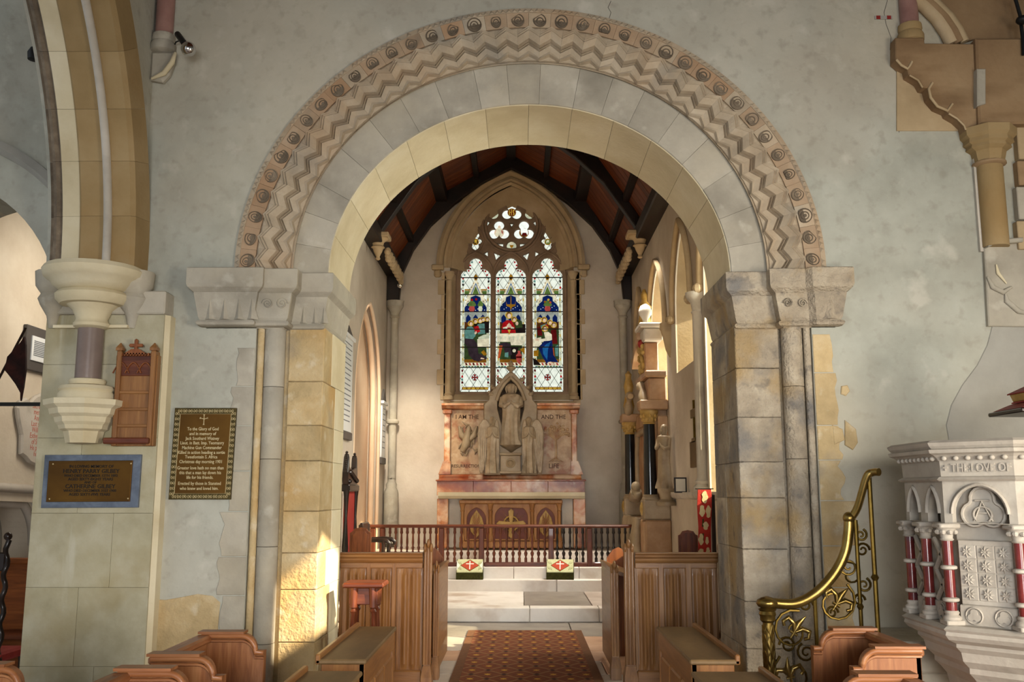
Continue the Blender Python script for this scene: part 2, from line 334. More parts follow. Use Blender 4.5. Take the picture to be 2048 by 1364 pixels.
# imposts and capitals
def impost(sgn, pts, mm):
    prof_ab = [(0, 3.155), (.045, 3.19), (.05, 3.20), (.055, 3.215), (.055, 3.335), (.045, 3.342), (0, 3.342), (-.12, 3.342), (-.12, 3.155)]
    prof_cap = [(-.045, 2.945), (-.03, 2.97), (.0, 3.13), (.005, 3.157), (-.12, 3.157), (-.12, 2.945)]
    prof_neck = [(-.05, 2.905), (-.025, 2.912), (-.015, 2.928), (-.025, 2.944), (-.05, 2.95), (-.13, 2.95), (-.13, 2.905)]
    side = 1 if sgn > 0 else -1
    for i, (nm, pr, m) in enumerate((('abacus', prof_ab, mm), ('capital', prof_cap, mm), ('necking', prof_neck, mm))):
        G().sweep(pts, pr, side=side).obj(nm, m, tr)
    x0, x1 = pts[2][0], pts[-1][0]
    xm = -1.82 if sgn > 0 else 2.02
    G().box(pts[0][0]+sgn*.08, xm, 7.2, 8.2, 2.9, 3.335).obj('capital_core', mm, tr)
    G().box(xm, x1-sgn*.06, 7.34, 8.2, 2.9, 3.335).obj('capital_core', mm, tr)
impL = [(-2.50, 7.24), (-2.48, 7.07), (-2.0, 7.07), (-2.0, 7.11), (-1.75, 7.11), (-1.75, 7.26), (-1.505, 7.26), (-1.505, 8.24)]
impR = [(2.50, 7.24), (2.48, 7.09), (2.24, 7.09), (2.20, 7.14), (1.96, 7.14), (1.96, 7.25), (1.65, 7.25), (1.65, 8.24)]
impost(1, impL, 'stone_plain'); impost(-1, impR, 'stone_weathered')
def dart(x, y, z0, z1, w, d, m):     # wedge carved on the capital face: two facets meeting on a ridge
    ya = y-.042*(z1-z0)/.18
    g = G().add([(x-w, y, z0), (x+w, y, z0), (x, y-d, z0), (x, ya, z1), (x-w, y+.03, z0), (x+w, y+.03, z0)], [(0, 2, 3), (2, 1, 3), (0, 1, 2), (0, 3, 1)])
    g.obj('carved_dart', m, tr)
for x in (-2.36, -2.25, -2.14, -2.04): dart(x, 7.112, 2.952, 3.12, .045, .036, 'stone_plain')
for x in (-1.69, -1.60, -1.53): dart(x, 7.302, 2.955, 3.11, .036, .026, 'stone_plain')
dart(2.36, 7.132, 2.955, 3.13, .07, .034, 'stone_weathered')
def volute(cx, y, cz, r, s, m):
    pts = [(cx+s*r*(1-t)*math.cos(t*4.4*PI), y, cz+r*(1-t)*math.sin(t*4.4*PI)) for t in [i/28 for i in range(28)]]
    G().tube(pts, [.0075*(1-i/50) for i in range(28)], 6).obj('volute', m, tr, 60)
volute(-1.82, 7.118, 3.08, .046, 1, 'stone_plain'); volute(-1.93, 7.118, 3.08, .042, -1, 'stone_plain')
volute(2.16, 7.135, 3.08, .036, 1, 'stone_weathered'); volute(2.05, 7.135, 3.08, .036, -1, 'stone_weathered')
# ------------------------------------------------------------------ arch rings
# inner plain order (face + soffit)
ths = [0]
nv = 19
for i in range(nv): ths.append(ths[-1]+random.uniform(.85, 1.15))
ths = [t*PI/ths[-1] for t in ths]
for i in range(nv):
    g_ = .0006
    a0, a1, b0, b1 = 1.585, 1.875, 1.414, 1.765; j = random.uniform(0, .004); e = .006
    prof = [(a0+e, b0+e, 7.30+j), (a1, b1, 7.30+j), (a1, b1, 8.2), (a0, b0, 8.2), (a0, b0, 7.308+j)]
    G().ringseg(prof, CX, ZS, ths[i]+g_, ths[i+1]-g_, 6).obj('voussoir', 'stone_plain', tr, 40)
# soffit skin blocks, smooth cream
ths2 = [PI*i/14 for i in range(15)]
for i in range(14):
    prof = [(1.579, 1.408, 7.315), (1.586, 1.415, 7.31), (1.586, 1.415, 8.2), (1.579, 1.408, 8.2)]
    G().ringseg(prof, CX, ZS, ths2[i]+.001, ths2[i+1]-.001, 8).obj('soffit_stone', 'stone_cream', tr, 40)
# quirk roll between orders
G().ringseg([(1.875+.016*math.cos(q), 1.765+.016*math.sin(q), 7.285+.02*math.sin(q+.7)) for q in [i*PI/4 for i in range(8)]], CX, ZS, 0, PI, 72).obj('roll_moulding', 'stone_arch', tr, 50)
# zigzag order
NZ = 35
zprof = [(0, .0, 0), (.012, -.012, 0), (.02, -.02, 1), (.033, -.012, 1), (.045, -.034, 1), (.058, -.024, 1), (.07, -.042, 1), (.125, -.012, 1), (.137, .03, 1), (.15, .012, 1), (.16, .04, 1), (.17, .018, 1), (.215, .028, 1), (.235, .02, .75), (.245, .055, .7), (.255, .06, 0), (.26, .09, 0)]
A = .03
def zvous(t0, t1):
    g = G(); rings = []
    for u, tri in ((0, -1), (.25, 0), (.5, 1), (.75, 0), (1, -1)):
        t = t0+(t1-t0)*u; ring = []
        for dr, dy, k in zprof:
            a = 2.135-dr*1.0+A*tri*k; b = 2.02-dr*.98+A*tri*k
            ring.append((CX+a*math.cos(t), 7.2+dy, ZS+b*math.sin(t)))
        a, b = 1.87, 1.76
        ring.append((CX+a*math.cos(t), 7.4, ZS+b*math.sin(t))); ring.append((CX+2.135*math.cos(t), 7.4, ZS+2.02*math.sin(t)))
        rings.append(ring)
    return g.loft(rings)
# constant arc-length parameter on an ellipse
def even(a, b, n):
    P_ = []; L = [0]; M_ = 720
    for i in range(M_+1): P_.append((a*math.cos(PI*i/M_), b*math.sin(PI*i/M_)))
    for i in range(M_): L.append(L[-1]+math.dist(P_[i], P_[i+1]))
    out = []; j = 0
    for k in range(n+1):
        s_ = L[-1]*k/n
        while j < M_-1 and L[j+1] < s_: j += 1
        out.append(PI*(j+(s_-L[j])/max(1e-9, L[j+1]-L[j]))/M_)
    return out
tz = even(2.0, 1.9, NZ)
for i in range(NZ): zvous(tz[i]+.0002, tz[i+1]-.0002).obj('zigzag_voussoir', 'stone_arch', tr)
# medallion order
NM = 38
tm = even(2.19, 2.08, NM)
for i in range(NM):
    j = random.uniform(-.003, .002)
    prof = [(2.137, 2.022, 7.19+j), (2.255, 2.14, 7.178+j), (2.255, 2.14, 7.4), (2.137, 2.022, 7.4)]
    vo = G().ringseg(prof, CX, ZS, tm[i]+.0004, tm[i+1]-.0004, 4).obj('medallion_voussoir', 'stone_orange' if random.random() < .75 else 'stone_arch', tr)
    t = (tm[i]+tm[i+1])/2; cx, cz = CX+2.195*math.cos(t), ZS+2.08*math.sin(t)
    r = random.uniform(.052, .06); ex = random.uniform(-.25, .35); sx_ = random.choice([1, .8, .9]); cutz = random.choice([9, .75, .6]); g = G(); rings = []
    for rr_, dy in ((1.0, .0), (.98, -.010), (.90, -.012), (.80, .004), (.62, .007), (.56, -.006), (.46, -.009), (.38, .004), (.26, .005), (.2, -.004), (.02, -.006)):
        rings.append([(r*sx_*(rr_*math.cos(q)), dy, r*(min(rr_*math.sin(q), cutz)+ex*(1-rr_))) for q in [2*PI*n_/18 for n_ in range(18)]])
    g.loft(rings)
    g.xf(Matrix.Translation((cx, 7.184+j, cz)) @ Matrix.Rotation(-(t-PI/2)+random.choice([0, .6, -.6, PI, 1.6]), 4, 'Y'))
    g.obj('medallion', 'stone_dark', vo, 40)
# hood edge with chip-carved triangles
prof = [(2.255, 2.14, 7.172), (2.295, 2.18, 7.18), (2.295, 2.18, 7.3), (2.255, 2.14, 7.3)]
G().ringseg(prof, CX, ZS, 0, PI, 90).obj('hood_edge', 'stone_arch', tr)
g = G(); NT = 150; tt = even(2.275, 2.16, NT)
for i in range(NT):
    if random.random() < .12: continue
    p = [ell(2.258, 2.143, tt[i]), ell(2.258, 2.143, tt[i+1]), ell(2.292, 2.177, (tt[i]+tt[i+1])/2)]
    c = ell(2.268, 2.153, (tt[i]+tt[i+1])/2)
    g.add([(q[0], 7.172, q[1]) for q in p]+[(c[0], 7.158, c[1])], [(0, 1, 3), (1, 2, 3), (2, 0, 3)])
g.obj('chip_carving', 'stone_arch', tr)['kind'] = 'stuff'
# ------------------------------------------------------------------ chancel shell
YN, YE = -2.62, 18.5          # north wall plane X, east wall plane Y
XS = 2.2
wn = struct(plate([[(8.2, -.2), (8.2, 6.3), (18.5, 6.3), (18.5, -.2), ] + [(17.75, -.2), (17.75, 3.2)] + [(y, z) for y, z in reversed(pointed(15.0, 17.75, 3.2, 4.95, 12))] + [(15.0, -.2)]], YN-.6, YN, ax='X').obj('wall_chancel_north', 'plaster_chancel'), 'plastered north wall of the chancel with a blocked pointed arch')
G().box(YN-.6, YN-.22, 14.9, 17.8, -.2, 5.2).obj('blocking', 'plaster_peach', wn)
# arch moulding of blocked arch
def yz_arch_tube(x, y0, y1, zs, zt, r, m, parent, name='arch_moulding', zb=None):
    pts = [(x, y, z) for y, z in pointed(y0, y1, zs, zt, 12)]
    if zb is not None: pts = [(x, y0, zb)]+pts+[(x, y1, zb)]
    return G().tube(pts, r, 8).obj(name, m, parent, 50)
yz_arch_tube(YN-.02, 15.02, 17.73, 3.2, 4.93, .035, 'plaster_peach', wn, zb=.6)
yz_arch_tube(YN-.12, 15.12, 17.63, 3.2, 4.8, .05, 'plaster_peach', wn, zb=.6)
# south wall with four splayed lancets
lan = [(10.0, 11.55), (11.95+.0, 13.05), (13.55, 14.85), (15.35, 16.45)]
WIN = [(8.75, 11.15, 1.66), (11.95, 13.25, 3.3), (14.1, 15.75, 2.9), (16.45, 17.6, 3.6)]
loops = [[(8.2, -.2), (8.2, 6.3), (18.5, 6.3), (18.5, -.2)]]
for a, b, zb in WIN: loops.append([(a, zb)]+pointed(a, b, 4.15, 5.2, 10)+[(b, zb)])
ws = struct(plate(loops, XS, XS+.12, ax='X').obj('wall_chancel_south', 'plaster_chancel'), 'plastered south wall of the chancel with pointed window embrasures')
for a, b, zb in WIN:                       # splay of each embrasure: inner outline to smaller outer light
    inn = [(a, zb)]+pointed(a, b, 4.15, 5.2, 10)+[(b, zb)]
    c = (a+b)/2; a2, b2 = a+.06, b-.18
    out = [(a2, zb+.1)]+pointed(a2, b2, 4.0, 4.85, 10)+[(b2, zb+.1)]
    G().loft([[(XS+.02, y, z) for y, z in inn], [(XS+.75, y, z) for y, z in out]], True, False).obj('window_splay', 'stone_win', ws)
    yz_arch_tube(XS-.03, a-.09, b+.09, 4.12, 5.33, .045, 'stone_win', ws, 'hood_mould')
    for yy in (a-.09, b+.09): G().sphere((XS-.05, yy, 4.08), .07, 8, 6).obj('label_stop', 'stone_win', ws)
lp2 = [[(8.2, -.2), (8.2, 7.5), (18.9, 7.5), (18.9, -.2)]]
for a, b, zb in WIN[:3]:
    c = (a+b)/2; a2, b2 = a+.06, b-.18
    lp2.append([(a2, zb+.1)]+pointed(a2, b2, 4.0, 4.85, 10)+[(b2, zb+.1)])
plate(lp2, XS+.75, XS+.95, ax='X').obj('outer_face', 'stone_win', ws)
glassm = bpy.data.materials.new('clear_glass'); glassm.use_nodes = True; MT['clear_glass'] = glassm
nt = glassm.node_tree; nt.nodes.clear(); o_ = nt.nodes.new('ShaderNodeOutputMaterial'); t_ = nt.nodes.new('ShaderNodeBsdfTransparent'); t_.inputs[0].default_value = (.93, .96, .93, 1); gl_ = nt.nodes.new('ShaderNodeBsdfGlossy'); gl_.inputs['Roughness'].default_value = .05
mx_ = nt.nodes.new('ShaderNodeMixShader'); mx_.inputs[0].default_value = .06; nt.links.new(t_.outputs[0], mx_.inputs[1]); nt.links.new(gl_.outputs[0], mx_.inputs[2]); nt.links.new(mx_.outputs[0], o_.inputs[0])
for i, (a, b, zb) in enumerate(WIN[:3]):
    c = (a+b)/2; a2, b2 = a+.06, b-.18
    w_ = struct(bpy.data.objects.new('window_%d' % (i+2), None)); COL.objects.link(w_)
    plate([[(a2, zb+.1)]+pointed(a2, b2, 4.0, 4.85, 10)+[(b2, zb+.1)]], XS+.84, XS+.85, ax='X').obj('pane', 'clear_glass', w_)
# masonry closing the side of the south wall above
# east wall with window hole
WX0, WX1, WZ, WT = -1.24, .88, 3.42, 7.45
EW = {}
def e(px, py, Y=18.5): v = pY(px, py, Y); return (v.x, v.z)
hx0, hx1 = e(900, 535)[0], e(1148, 535)[0]; zsp = e(1020, 545)[1]; ztop = e(1022, 372)[1]; zsill = e(1020, 800)[1]
hole_e = [(hx0, zsill)]+pointed(hx0, hx1, zsp, ztop, 16)+[(hx1, zsill)]
wee = struct(plate([[(-2.62, -.2), (-2.62, 9.4), (2.2, 9.4), (2.2, -.2)], hole_e], 18.5, 19.1).obj('wall_chancel_east', 'plaster_chancel'), 'plastered east wall of the chancel around the stained glass window')
# ------------------------------------------------------------------ roof
mat('roof_board', [H('#4a200c'), H('#66300f'), H('#7d4418')], 2.0, 0.55, 0.15, 30, 0.25, stretch=(1, 6, 1))
mat('roof_beam', [H('#0d0705'), H('#1a0d08'), H('#26140c')], 3, 0.5, 0.15, 30, 0.1, stretch=(1, 1, 1))
ce = struct(bpy.data.objects.new('ceiling_chancel', None), 'dark boarded timber roof of the chancel'); COL.objects.link(ce)
RP = [(-2.75, 5.75), (-1.56, 7.54), (-.17, 8.36), (1.22, 7.54), (2.4, 5.75)]
for k in range(4):
    (xa, za), (xb, zb) = RP[k], RP[k+1]; d = Vector((xb-xa, zb-za)).normalized(); nx, nz = -d.y*.05, d.x*.05
    if nz < 0: nx, nz = -nx, -nz
    NP = 42
    for i in range(NP):
        y0, y1 = 9.0+9.5*i/NP, 9.0+9.5*(i+1)/NP; sk = .0
        G().loft([[(xa, y0+.004, za), (xb, y0+.004+sk, zb), (xb+nx, y0+.004+sk, zb+nz), (xa+nx, y0+.004, za+nz)], [(xa, y1-.004, za), (xb, y1-.004+sk, zb), (xb+nx, y1-.004+sk, zb+nz), (xa+nx, y1-.004, za+nz)]]).obj('roof_plank', 'roof_board', ce)
    G().loft([[(xa+nx*1.1, 8.2, za+nz*1.1), (xb+nx*1.1, 8.2, zb+nz*1.1), (xb+nx*3, 8.2, zb+nz*3), (xa+nx*3, 8.2, za+nz*3)], [(xa+nx*1.1, 19, za+nz*1.1), (xb+nx*1.1, 19, zb+nz*1.1), (xb+nx*3, 19, zb+nz*3), (xa+nx*3, 19, za+nz*3)]]).obj('roof_deck', 'roof_beam', ce)
for (x, z), s in zip(RP[1:4], (.11, .09, .11)):
    G().prism([(x-s, z-s*1.5), (x+s, z-s*1.5), (x+s, z+.1), (x-s, z+.1)], 'Y', 8.2, 18.5).obj('purlin', 'roof_beam', ce)
for x, z in ((-2.5, 5.95), (2.1, 5.95)): G().box(x-.16, x+.16, 8.2, 18.5, z-.1, z+.12, .02).obj('wall_plate', 'roof_beam', ce)
def lerp(a, b, t): return (a[0]+(b[0]-a[0])*t, a[1]+(b[1]-a[1])*t)
for (ka, kb) in ((0, 1), (1, 2), (2, 3), (3, 4)):
    q = lerp(RP[ka], RP[kb], .5); G().box(q[0]-.05, q[0]+.05, 8.2, 18.5, q[1]-.1, q[1]+.02).obj('moulded_purlin', 'roof_beam', ce)
def truss(y, th=.18, zb=5.37):
    inn = [(-2.38, zb), (-2.33, max(5.9, zb+.1)), (-2.12, 6.4), (-1.78, 6.9), (-1.3, 7.36), (-.78, 7.75), (-.17, 8.08)]
    inn = inn+[(-.34-x, z) for x, z in reversed(inn[:-1])]
    out = [(-2.62, zb), (-2.62, max(5.95, zb+.05)), (-1.56, 7.6), (-.17, 8.42), (1.22, 7.6), (2.2, max(5.95, zb+.05)), (2.2, zb)]
    plate([inn+out[::-1]], y-th/2, y+th/2, .015).obj('truss', 'roof_beam', ce)
truss(18.36); truss(15.75, .18, 5.99)
# nave / transept south side, out of frame, added to block the sun, opening aimed to leave a patch
wns = struct(bpy.data.objects.new('wall_nave_south', None), 'plastered south wall of the nave with a tall window'); COL.objects.link(wns)
tgt = Vector((-1.7, 7.4, 1.1)); q = (5.0-tgt.x)/(-SUN_DIR.x); wpt = tgt-SUN_DIR*q
SW = (wpt.y, wpt.z)
plate([[(-9, -.3), (-9, 11), (7.2, 11), (7.2, -.3)], [(SW[0]-.3, SW[1]-.6), (SW[0]-.3, SW[1]+.1), (SW[0], SW[1]+.3), (SW[0]+.8, SW[1]+.1), (SW[0]+.8, SW[1]-.6)]], 5.0, 5.3, ax='X').obj('window_wall', 'plaster_nave', wns)

struct(G().box(-7.5, 5.4, -8, 8.2, 9.5, 9.8).obj('ceiling', 'roof_board'), 'boarded nave roof high above the camera')  # out of view, put in to keep skylight off the upper walls
for i, (a, b, zb) in enumerate(WIN[:3]):
    light('chancel_window_light', 'AREA', (XS+1.5, (a+b)/2, 3.4), 200 if i != 1 else 90, (1.0, .95, .86), aim=(XS-3, (a+b)/2+.6, 2.2), shape='RECTANGLE', size=1.2, size_y=2.2)
wnw = struct(plate([[(-7.5, -.3), (-7.5, 9.6), (5.4, 9.6), (5.4, -.3)], [(-4.2, .3), (-4.2, 4.0), (4.4, 4.0), (4.4, .3)]], -8.3, -8).obj('wall_nave_west', 'plaster_nave'), 'west wall of the nave behind the camera with a broad opening')  # added so skylight enters low and the wall tops stay darker
# ------------------------------------------------------------------ east window: stone, tracery, stained glass
def glass(name, c, s=1.0, lattice=None, var=0.25):
    m = bpy.data.materials.new('glass_'+name); m.use_nodes = True; MT['glass_'+name] = m
    nt = m.node_tree; N = nt.nodes; L = nt.links; N.clear()
    o = N.new('ShaderNodeOutputMaterial'); em = N.new('ShaderNodeEmission'); em.inputs['Strength'].default_value = s*.84
    tc = N.new('ShaderNodeTexCoord'); nz = N.new('ShaderNodeTexNoise'); nz.inputs['Scale'].default_value = 14; nz.inputs['Detail'].default_value = 4
    L.new(tc.outputs['Object'], nz.inputs['Vector'])
    rp = N.new('ShaderNodeValToRGB'); el = rp.color_ramp.elements; el[0].position = .35; el[1].position = .65
    el[0].color = (*[q*(1-var) for q in c], 1); el[1].color = (*[min(1, q*(1+var*.6)) for q in c], 1)
    L.new(nz.outputs['Fac'], rp.inputs['Fac']); out = rp.outputs['Color']
    if lattice:
        sp = N.new('ShaderNodeSeparateXYZ'); L.new(tc.outputs['Object'], sp.inputs[0]); fac = None
        def mth(op, a, b=None, v=None):
            q = N.new('ShaderNodeMath'); q.operation = op; L.new(a, q.inputs[0])
            if b is not None: L.new(b, q.inputs[1])
            if v is not None: q.inputs[1].default_value = v
            return q.outputs[0]
        x = mth('MULTIPLY', sp.outputs['X'], v=1/lattice[0]); z = mth('MULTIPLY', sp.outputs['Z'], v=1/lattice[1])
        l1 = mth('LESS_THAN', mth('FRACT', mth('ADD', x, z)), v=lattice[2]); l2 = mth('LESS_THAN', mth('FRACT', mth('SUBTRACT', x, z)), v=lattice[2])
        fac = mth('MAXIMUM', l1, l2)
        mx = N.new('ShaderNodeMix'); mx.data_type = 'RGBA'; mx.inputs['B'].default_value = (.06, .07, .05, 1); L.new(fac, mx.inputs['Factor']); L.new(out, mx.inputs['A']); out = mx.outputs['Result']
    L.new(out, em.inputs['Color']); L.new(em.outputs[0], o.inputs['Surface'])
glass('white', H('#e6ecdd'), 1.1, (.17, .26, .06), .12)
glass('clear', H('#eef4ea'), 1.15, None, .12)
glass('pale', H('#cfd3b4'), .9); glass('arch', H('#9fa59a'), .9); glass('yellow', H('#c9a53c'), .9); glass('gold', H('#a5741c'), .8); glass('amber', H('#8a5a1a'), .8)
glass('red', H('#a3161a'), 1.0); glass('darkred', H('#5e1414'), .8); glass('blue', H('#12245c'), .8); glass('sky', H('#1e5f96'), .9); glass('green', H('#3c4d2a'), .7); glass('leaf', H('#5f7a3a'), .8)
glass('teal', H('#5d8a80'), .9); glass('dark', H('#241c1a'), .7); glass('plum', H('#3d3036'), .7); glass('skin', H('#dcbfa0'), .95); glass('cloth', H('#e0d8b8'), 1.0); glass('orange', H('#b9542a'), .9); glass('rose', H('#b04a42'), .9); glass('brown', H('#5a3415'), .8); glass('hair', H('#7a5424'), .8)
mat('lead', [H('#15140f'), H('#1d1b15')], 5, .7, 0, 30, 0)
win = struct(bpy.data.objects.new('window_1', None), 'tall three-light stained glass east window with traceried head'); COL.objects.link(win)
YT = 18.80
K = .01013
def T(px, py): v = pY(px, py, YT); return (v.x, v.z)
def z1(x, y): return T(860+x*.1686, 330+y*.1686)
def z2(x, y): return T(880+x*.2126, 510+y*.2126)
LC = [T(951.2, 600)[0], T(1021.8, 600)[0], T(1095.2, 600)[0]]
zbot = T(1020, 784)[1]
head = [(-30, 553), (-29, 548), (-24, 541.5), (-18, 538.5), (-13, 538), (-12, 536), (-13.4, 530), (-11, 522.5), (-6.5, 518), (0, 516.4)]
head = head+[(-x, y) for x, y in reversed(head[:-1])]
def lightloop(c, grow=0): return [(c-.30-grow, zbot-grow)]+[(c+x*K*(1+grow*3), T(1020, y)[1]+grow) for x, y in head]+[(c+.30+grow, zbot-grow)]
def union(c, circ, n=48):
    out = []
    for i in range(n):
        t = 2*PI*i/n; dx, dy = math.cos(t), math.sin(t); best = 0
        for (cx, cy, r) in circ:
            b = cx*dx+cy*dy; disc = b*b-(cx*cx+cy*cy-r*r)
            if disc >= 0: best = max(best, b+math.sqrt(disc))
        out.append((c[0]+dx*best, c[1]+dy*best))
    return out
U = .1686*K
def tref(cx, cy, d=68, r=60): return union(z1(cx, cy), [(d*U*math.cos(math.radians(a)), d*U*math.sin(math.radians(a)), r*U) for a in (90, 210, 330)])
def quat(cx, cy): return union(z1(cx, cy), [(0, 70*U, 46*U), (0, 118*U, 28*U), (0, 148*U, 10*U), (0, -62*U, 42*U), (0, -98*U, 12*U), (42*U, 0, 33*U), (-42*U, 0, 33*U)], 60)
def circ(cx, cy, r): c = z1(cx, cy); return [(c[0]+r*U*math.cos(2*PI*i/24), c[1]+r*U*math.sin(2*PI*i/24)) for i in range(24)]
def tri(*p): return [z1(x, y) for x, y in p]
def mir(p): return [(2*968-x, y) for x, y in p]
tris = []
for p in ([(782, 488), (866, 446), (820, 518)], [(664, 658), (714, 690), (666, 750)], [(762, 938), (868, 938), (866, 1000)], [(402, 1028), (450, 1055), (402, 1092)], [(686, 1030), (638, 1055), (686, 1090)], [(760, 1045), (838, 1078), (785, 1130)]):
    tris += [tri(*p), tri(*mir(p))]
tris.append(tri((944, 700), (992, 700), (968, 744)))
big = [tref(970, 560, 66, 58), tref(820, 790), tref(1115, 790)]
quats = [quat(540, 910), quat(1397, 910)]
rounds = [circ(755, 592, 57), circ(1183, 592, 57), circ(968, 965, 58)]
tx0, tx1 = hx0-.1, hx1+.1
tout = [(tx0, zsill-.1)]+pointed(tx0, tx1, zsp-.05, ztop+.12, 16)+[(tx1, zsill-.1)]
plate([tout]+[lightloop(c) for c in LC]+big+quats+rounds+tris, YT-.07, YT+.09, .022, seg=1).obj('tracery', 'stone_tracery', win)
for pts, r in ((circ(968, 722, 308), .035), (circ(968, 722, 345), .025)):
    G().tube([(x, YT-.075, z) for x, z in pts], r, 8, False, True).obj('tracery_rib', 'stone_tracery', win, 60)
for c in LC:
    p = pointed(c-.36, c+.36, T(1020, 556)[1], T(1020, 506)[1], 8)
    G().tube([(c-.36, YT-.075, zbot)]+[(x, YT-.075, z) for x, z in p]+[(c+.36, YT-.075, zbot)], .028, 8).obj('tracery_rib', 'stone_tracery', win, 60)
for cx in (540, 1397):
    c = z1(cx, 905); pts = [(c[0]+s*w, z) for s, w, z in ((0, 0, z1(0, 690)[1]), (-1, .13, z1(0, 830)[1]), (-1, .17, c[1]), (-1, .1, z1(0, 1010)[1]), (0, 0, z1(0, 1060)[1]), (1, .1, z1(0, 1010)[1]), (1, .17, c[1]), (1, .13, z1(0, 830)[1]))]
    G().tube([(x, YT-.07, z) for x, z in pts], .022, 8, False, True).obj('tracery_rib', 'stone_tracery', win, 60)
# glass panes
YG = YT+.03
for c in LC: plate([lightloop(c, .012)], YG, YG+.008).obj('pane', 'glass_white', win)
for lp in big: plate([lp], YG, YG+.008).obj('pane', 'glass_clear', win)
for lp in quats+tris: plate([lp], YG, YG+.008).obj('pane', 'glass_white', win)
for lp, m in zip(rounds, ('glass_pale', 'glass_pale', 'glass_pale')): plate([lp], YG, YG+.008).obj('pane', m, win)
# coloured pieces, gathered per colour and light
layers = {}
def piece(light_i, col, pts, lay):
    g = layers.setdefault((light_i, col), G()); y = YG-.002-.0012*lay; n = len(pts)
    g.add([(x, y, z) for x, z in pts], [tuple(range(n))])
def elp(cx, cz, rx, rz, n=12): return [(cx+rx*math.cos(2*PI*i/n), cz+rz*math.sin(2*PI*i/n)) for i in range(n)]
# head medallions
for (cx, cy, r, li, col, ins) in ((970, 560, 52, 3, 'amber', 'darkred'), (820, 800, 58, 4, 'skin', 'red'), (1115, 800, 58, 5, 'amber', 'darkred'), (540, 908, 40, 6, 'gold', 'dark'), (1397, 908, 40, 7, 'gold', 'leaf')):
    piece(li, col, circ(cx, cy, r), 1); piece(li, ins, circ(cx, cy, r*.74), 2)
piece(3, 'yellow', [z1(x, y) for x, y in ((940, 530), (948, 530), (948, 590), (940, 590))], 3); piece(3, 'yellow', [z1(x, y) for x, y in ((962, 520), (970, 520), (970, 590), (962, 590))], 3); piece(3, 'yellow', [z1(x, y) for x, y in ((945, 555), (966, 555), (966, 562), (945, 562))], 3); piece(3, 'yellow', [z1(x, y) for x, y in ((982, 530), (1000, 530), (1000, 540), (990, 545), (1002, 575), (1000, 590), (980, 588), (990, 575), (980, 550))], 3)
piece(4, 'cloth', [z1(x, y) for x, y in ((800, 740), (840, 735), (850, 800), (870, 840), (800, 850), (770, 820))], 3); piece(4, 'skin', circ(822, 730, 16), 4)
piece(5, 'clear', [z1(x, y) for x, y in ((1075, 760), (1090, 735), (1110, 745), (1155, 755), (1165, 800), (1155, 830), (1140, 800), (1100, 800), (1085, 830), (1075, 790))], 3)
piece(6, 'yellow', [z1(x, y) for x, y in ((526, 890), (545, 880), (556, 890), (556, 930), (546, 930), (542, 910), (530, 930))], 3); piece(7, 'cloth', [z1(x, y) for x, y in ((1380, 900), (1395, 885), (1412, 890), (1412, 925), (1400, 905), (1384, 928))], 3)
for cx, cy in ((755, 592), (1183, 592)):
    c = z1(cx, cy); piece(8, 'gold', [(c[0]+(.042 if k % 2 else .02)*math.cos(k*PI/8), c[1]+(.042 if k % 2 else .02)*math.sin(k*PI/8)) for k in range(16)], 1)
piece(8, 'gold', [z1(x, y) for x, y in ((945, 945), (992, 945), (985, 970), (972, 978), (972, 1000), (990, 1012), (946, 1012), (964, 1000), (964, 978), (952, 970))], 1); piece(8, 'cloth', circ(968, 925, 22), 2)
ZC = [330, 669, 1009]
def zz2(i, dx, y): return (LC[i]+dx*.2126*K, z2(669, y)[1])
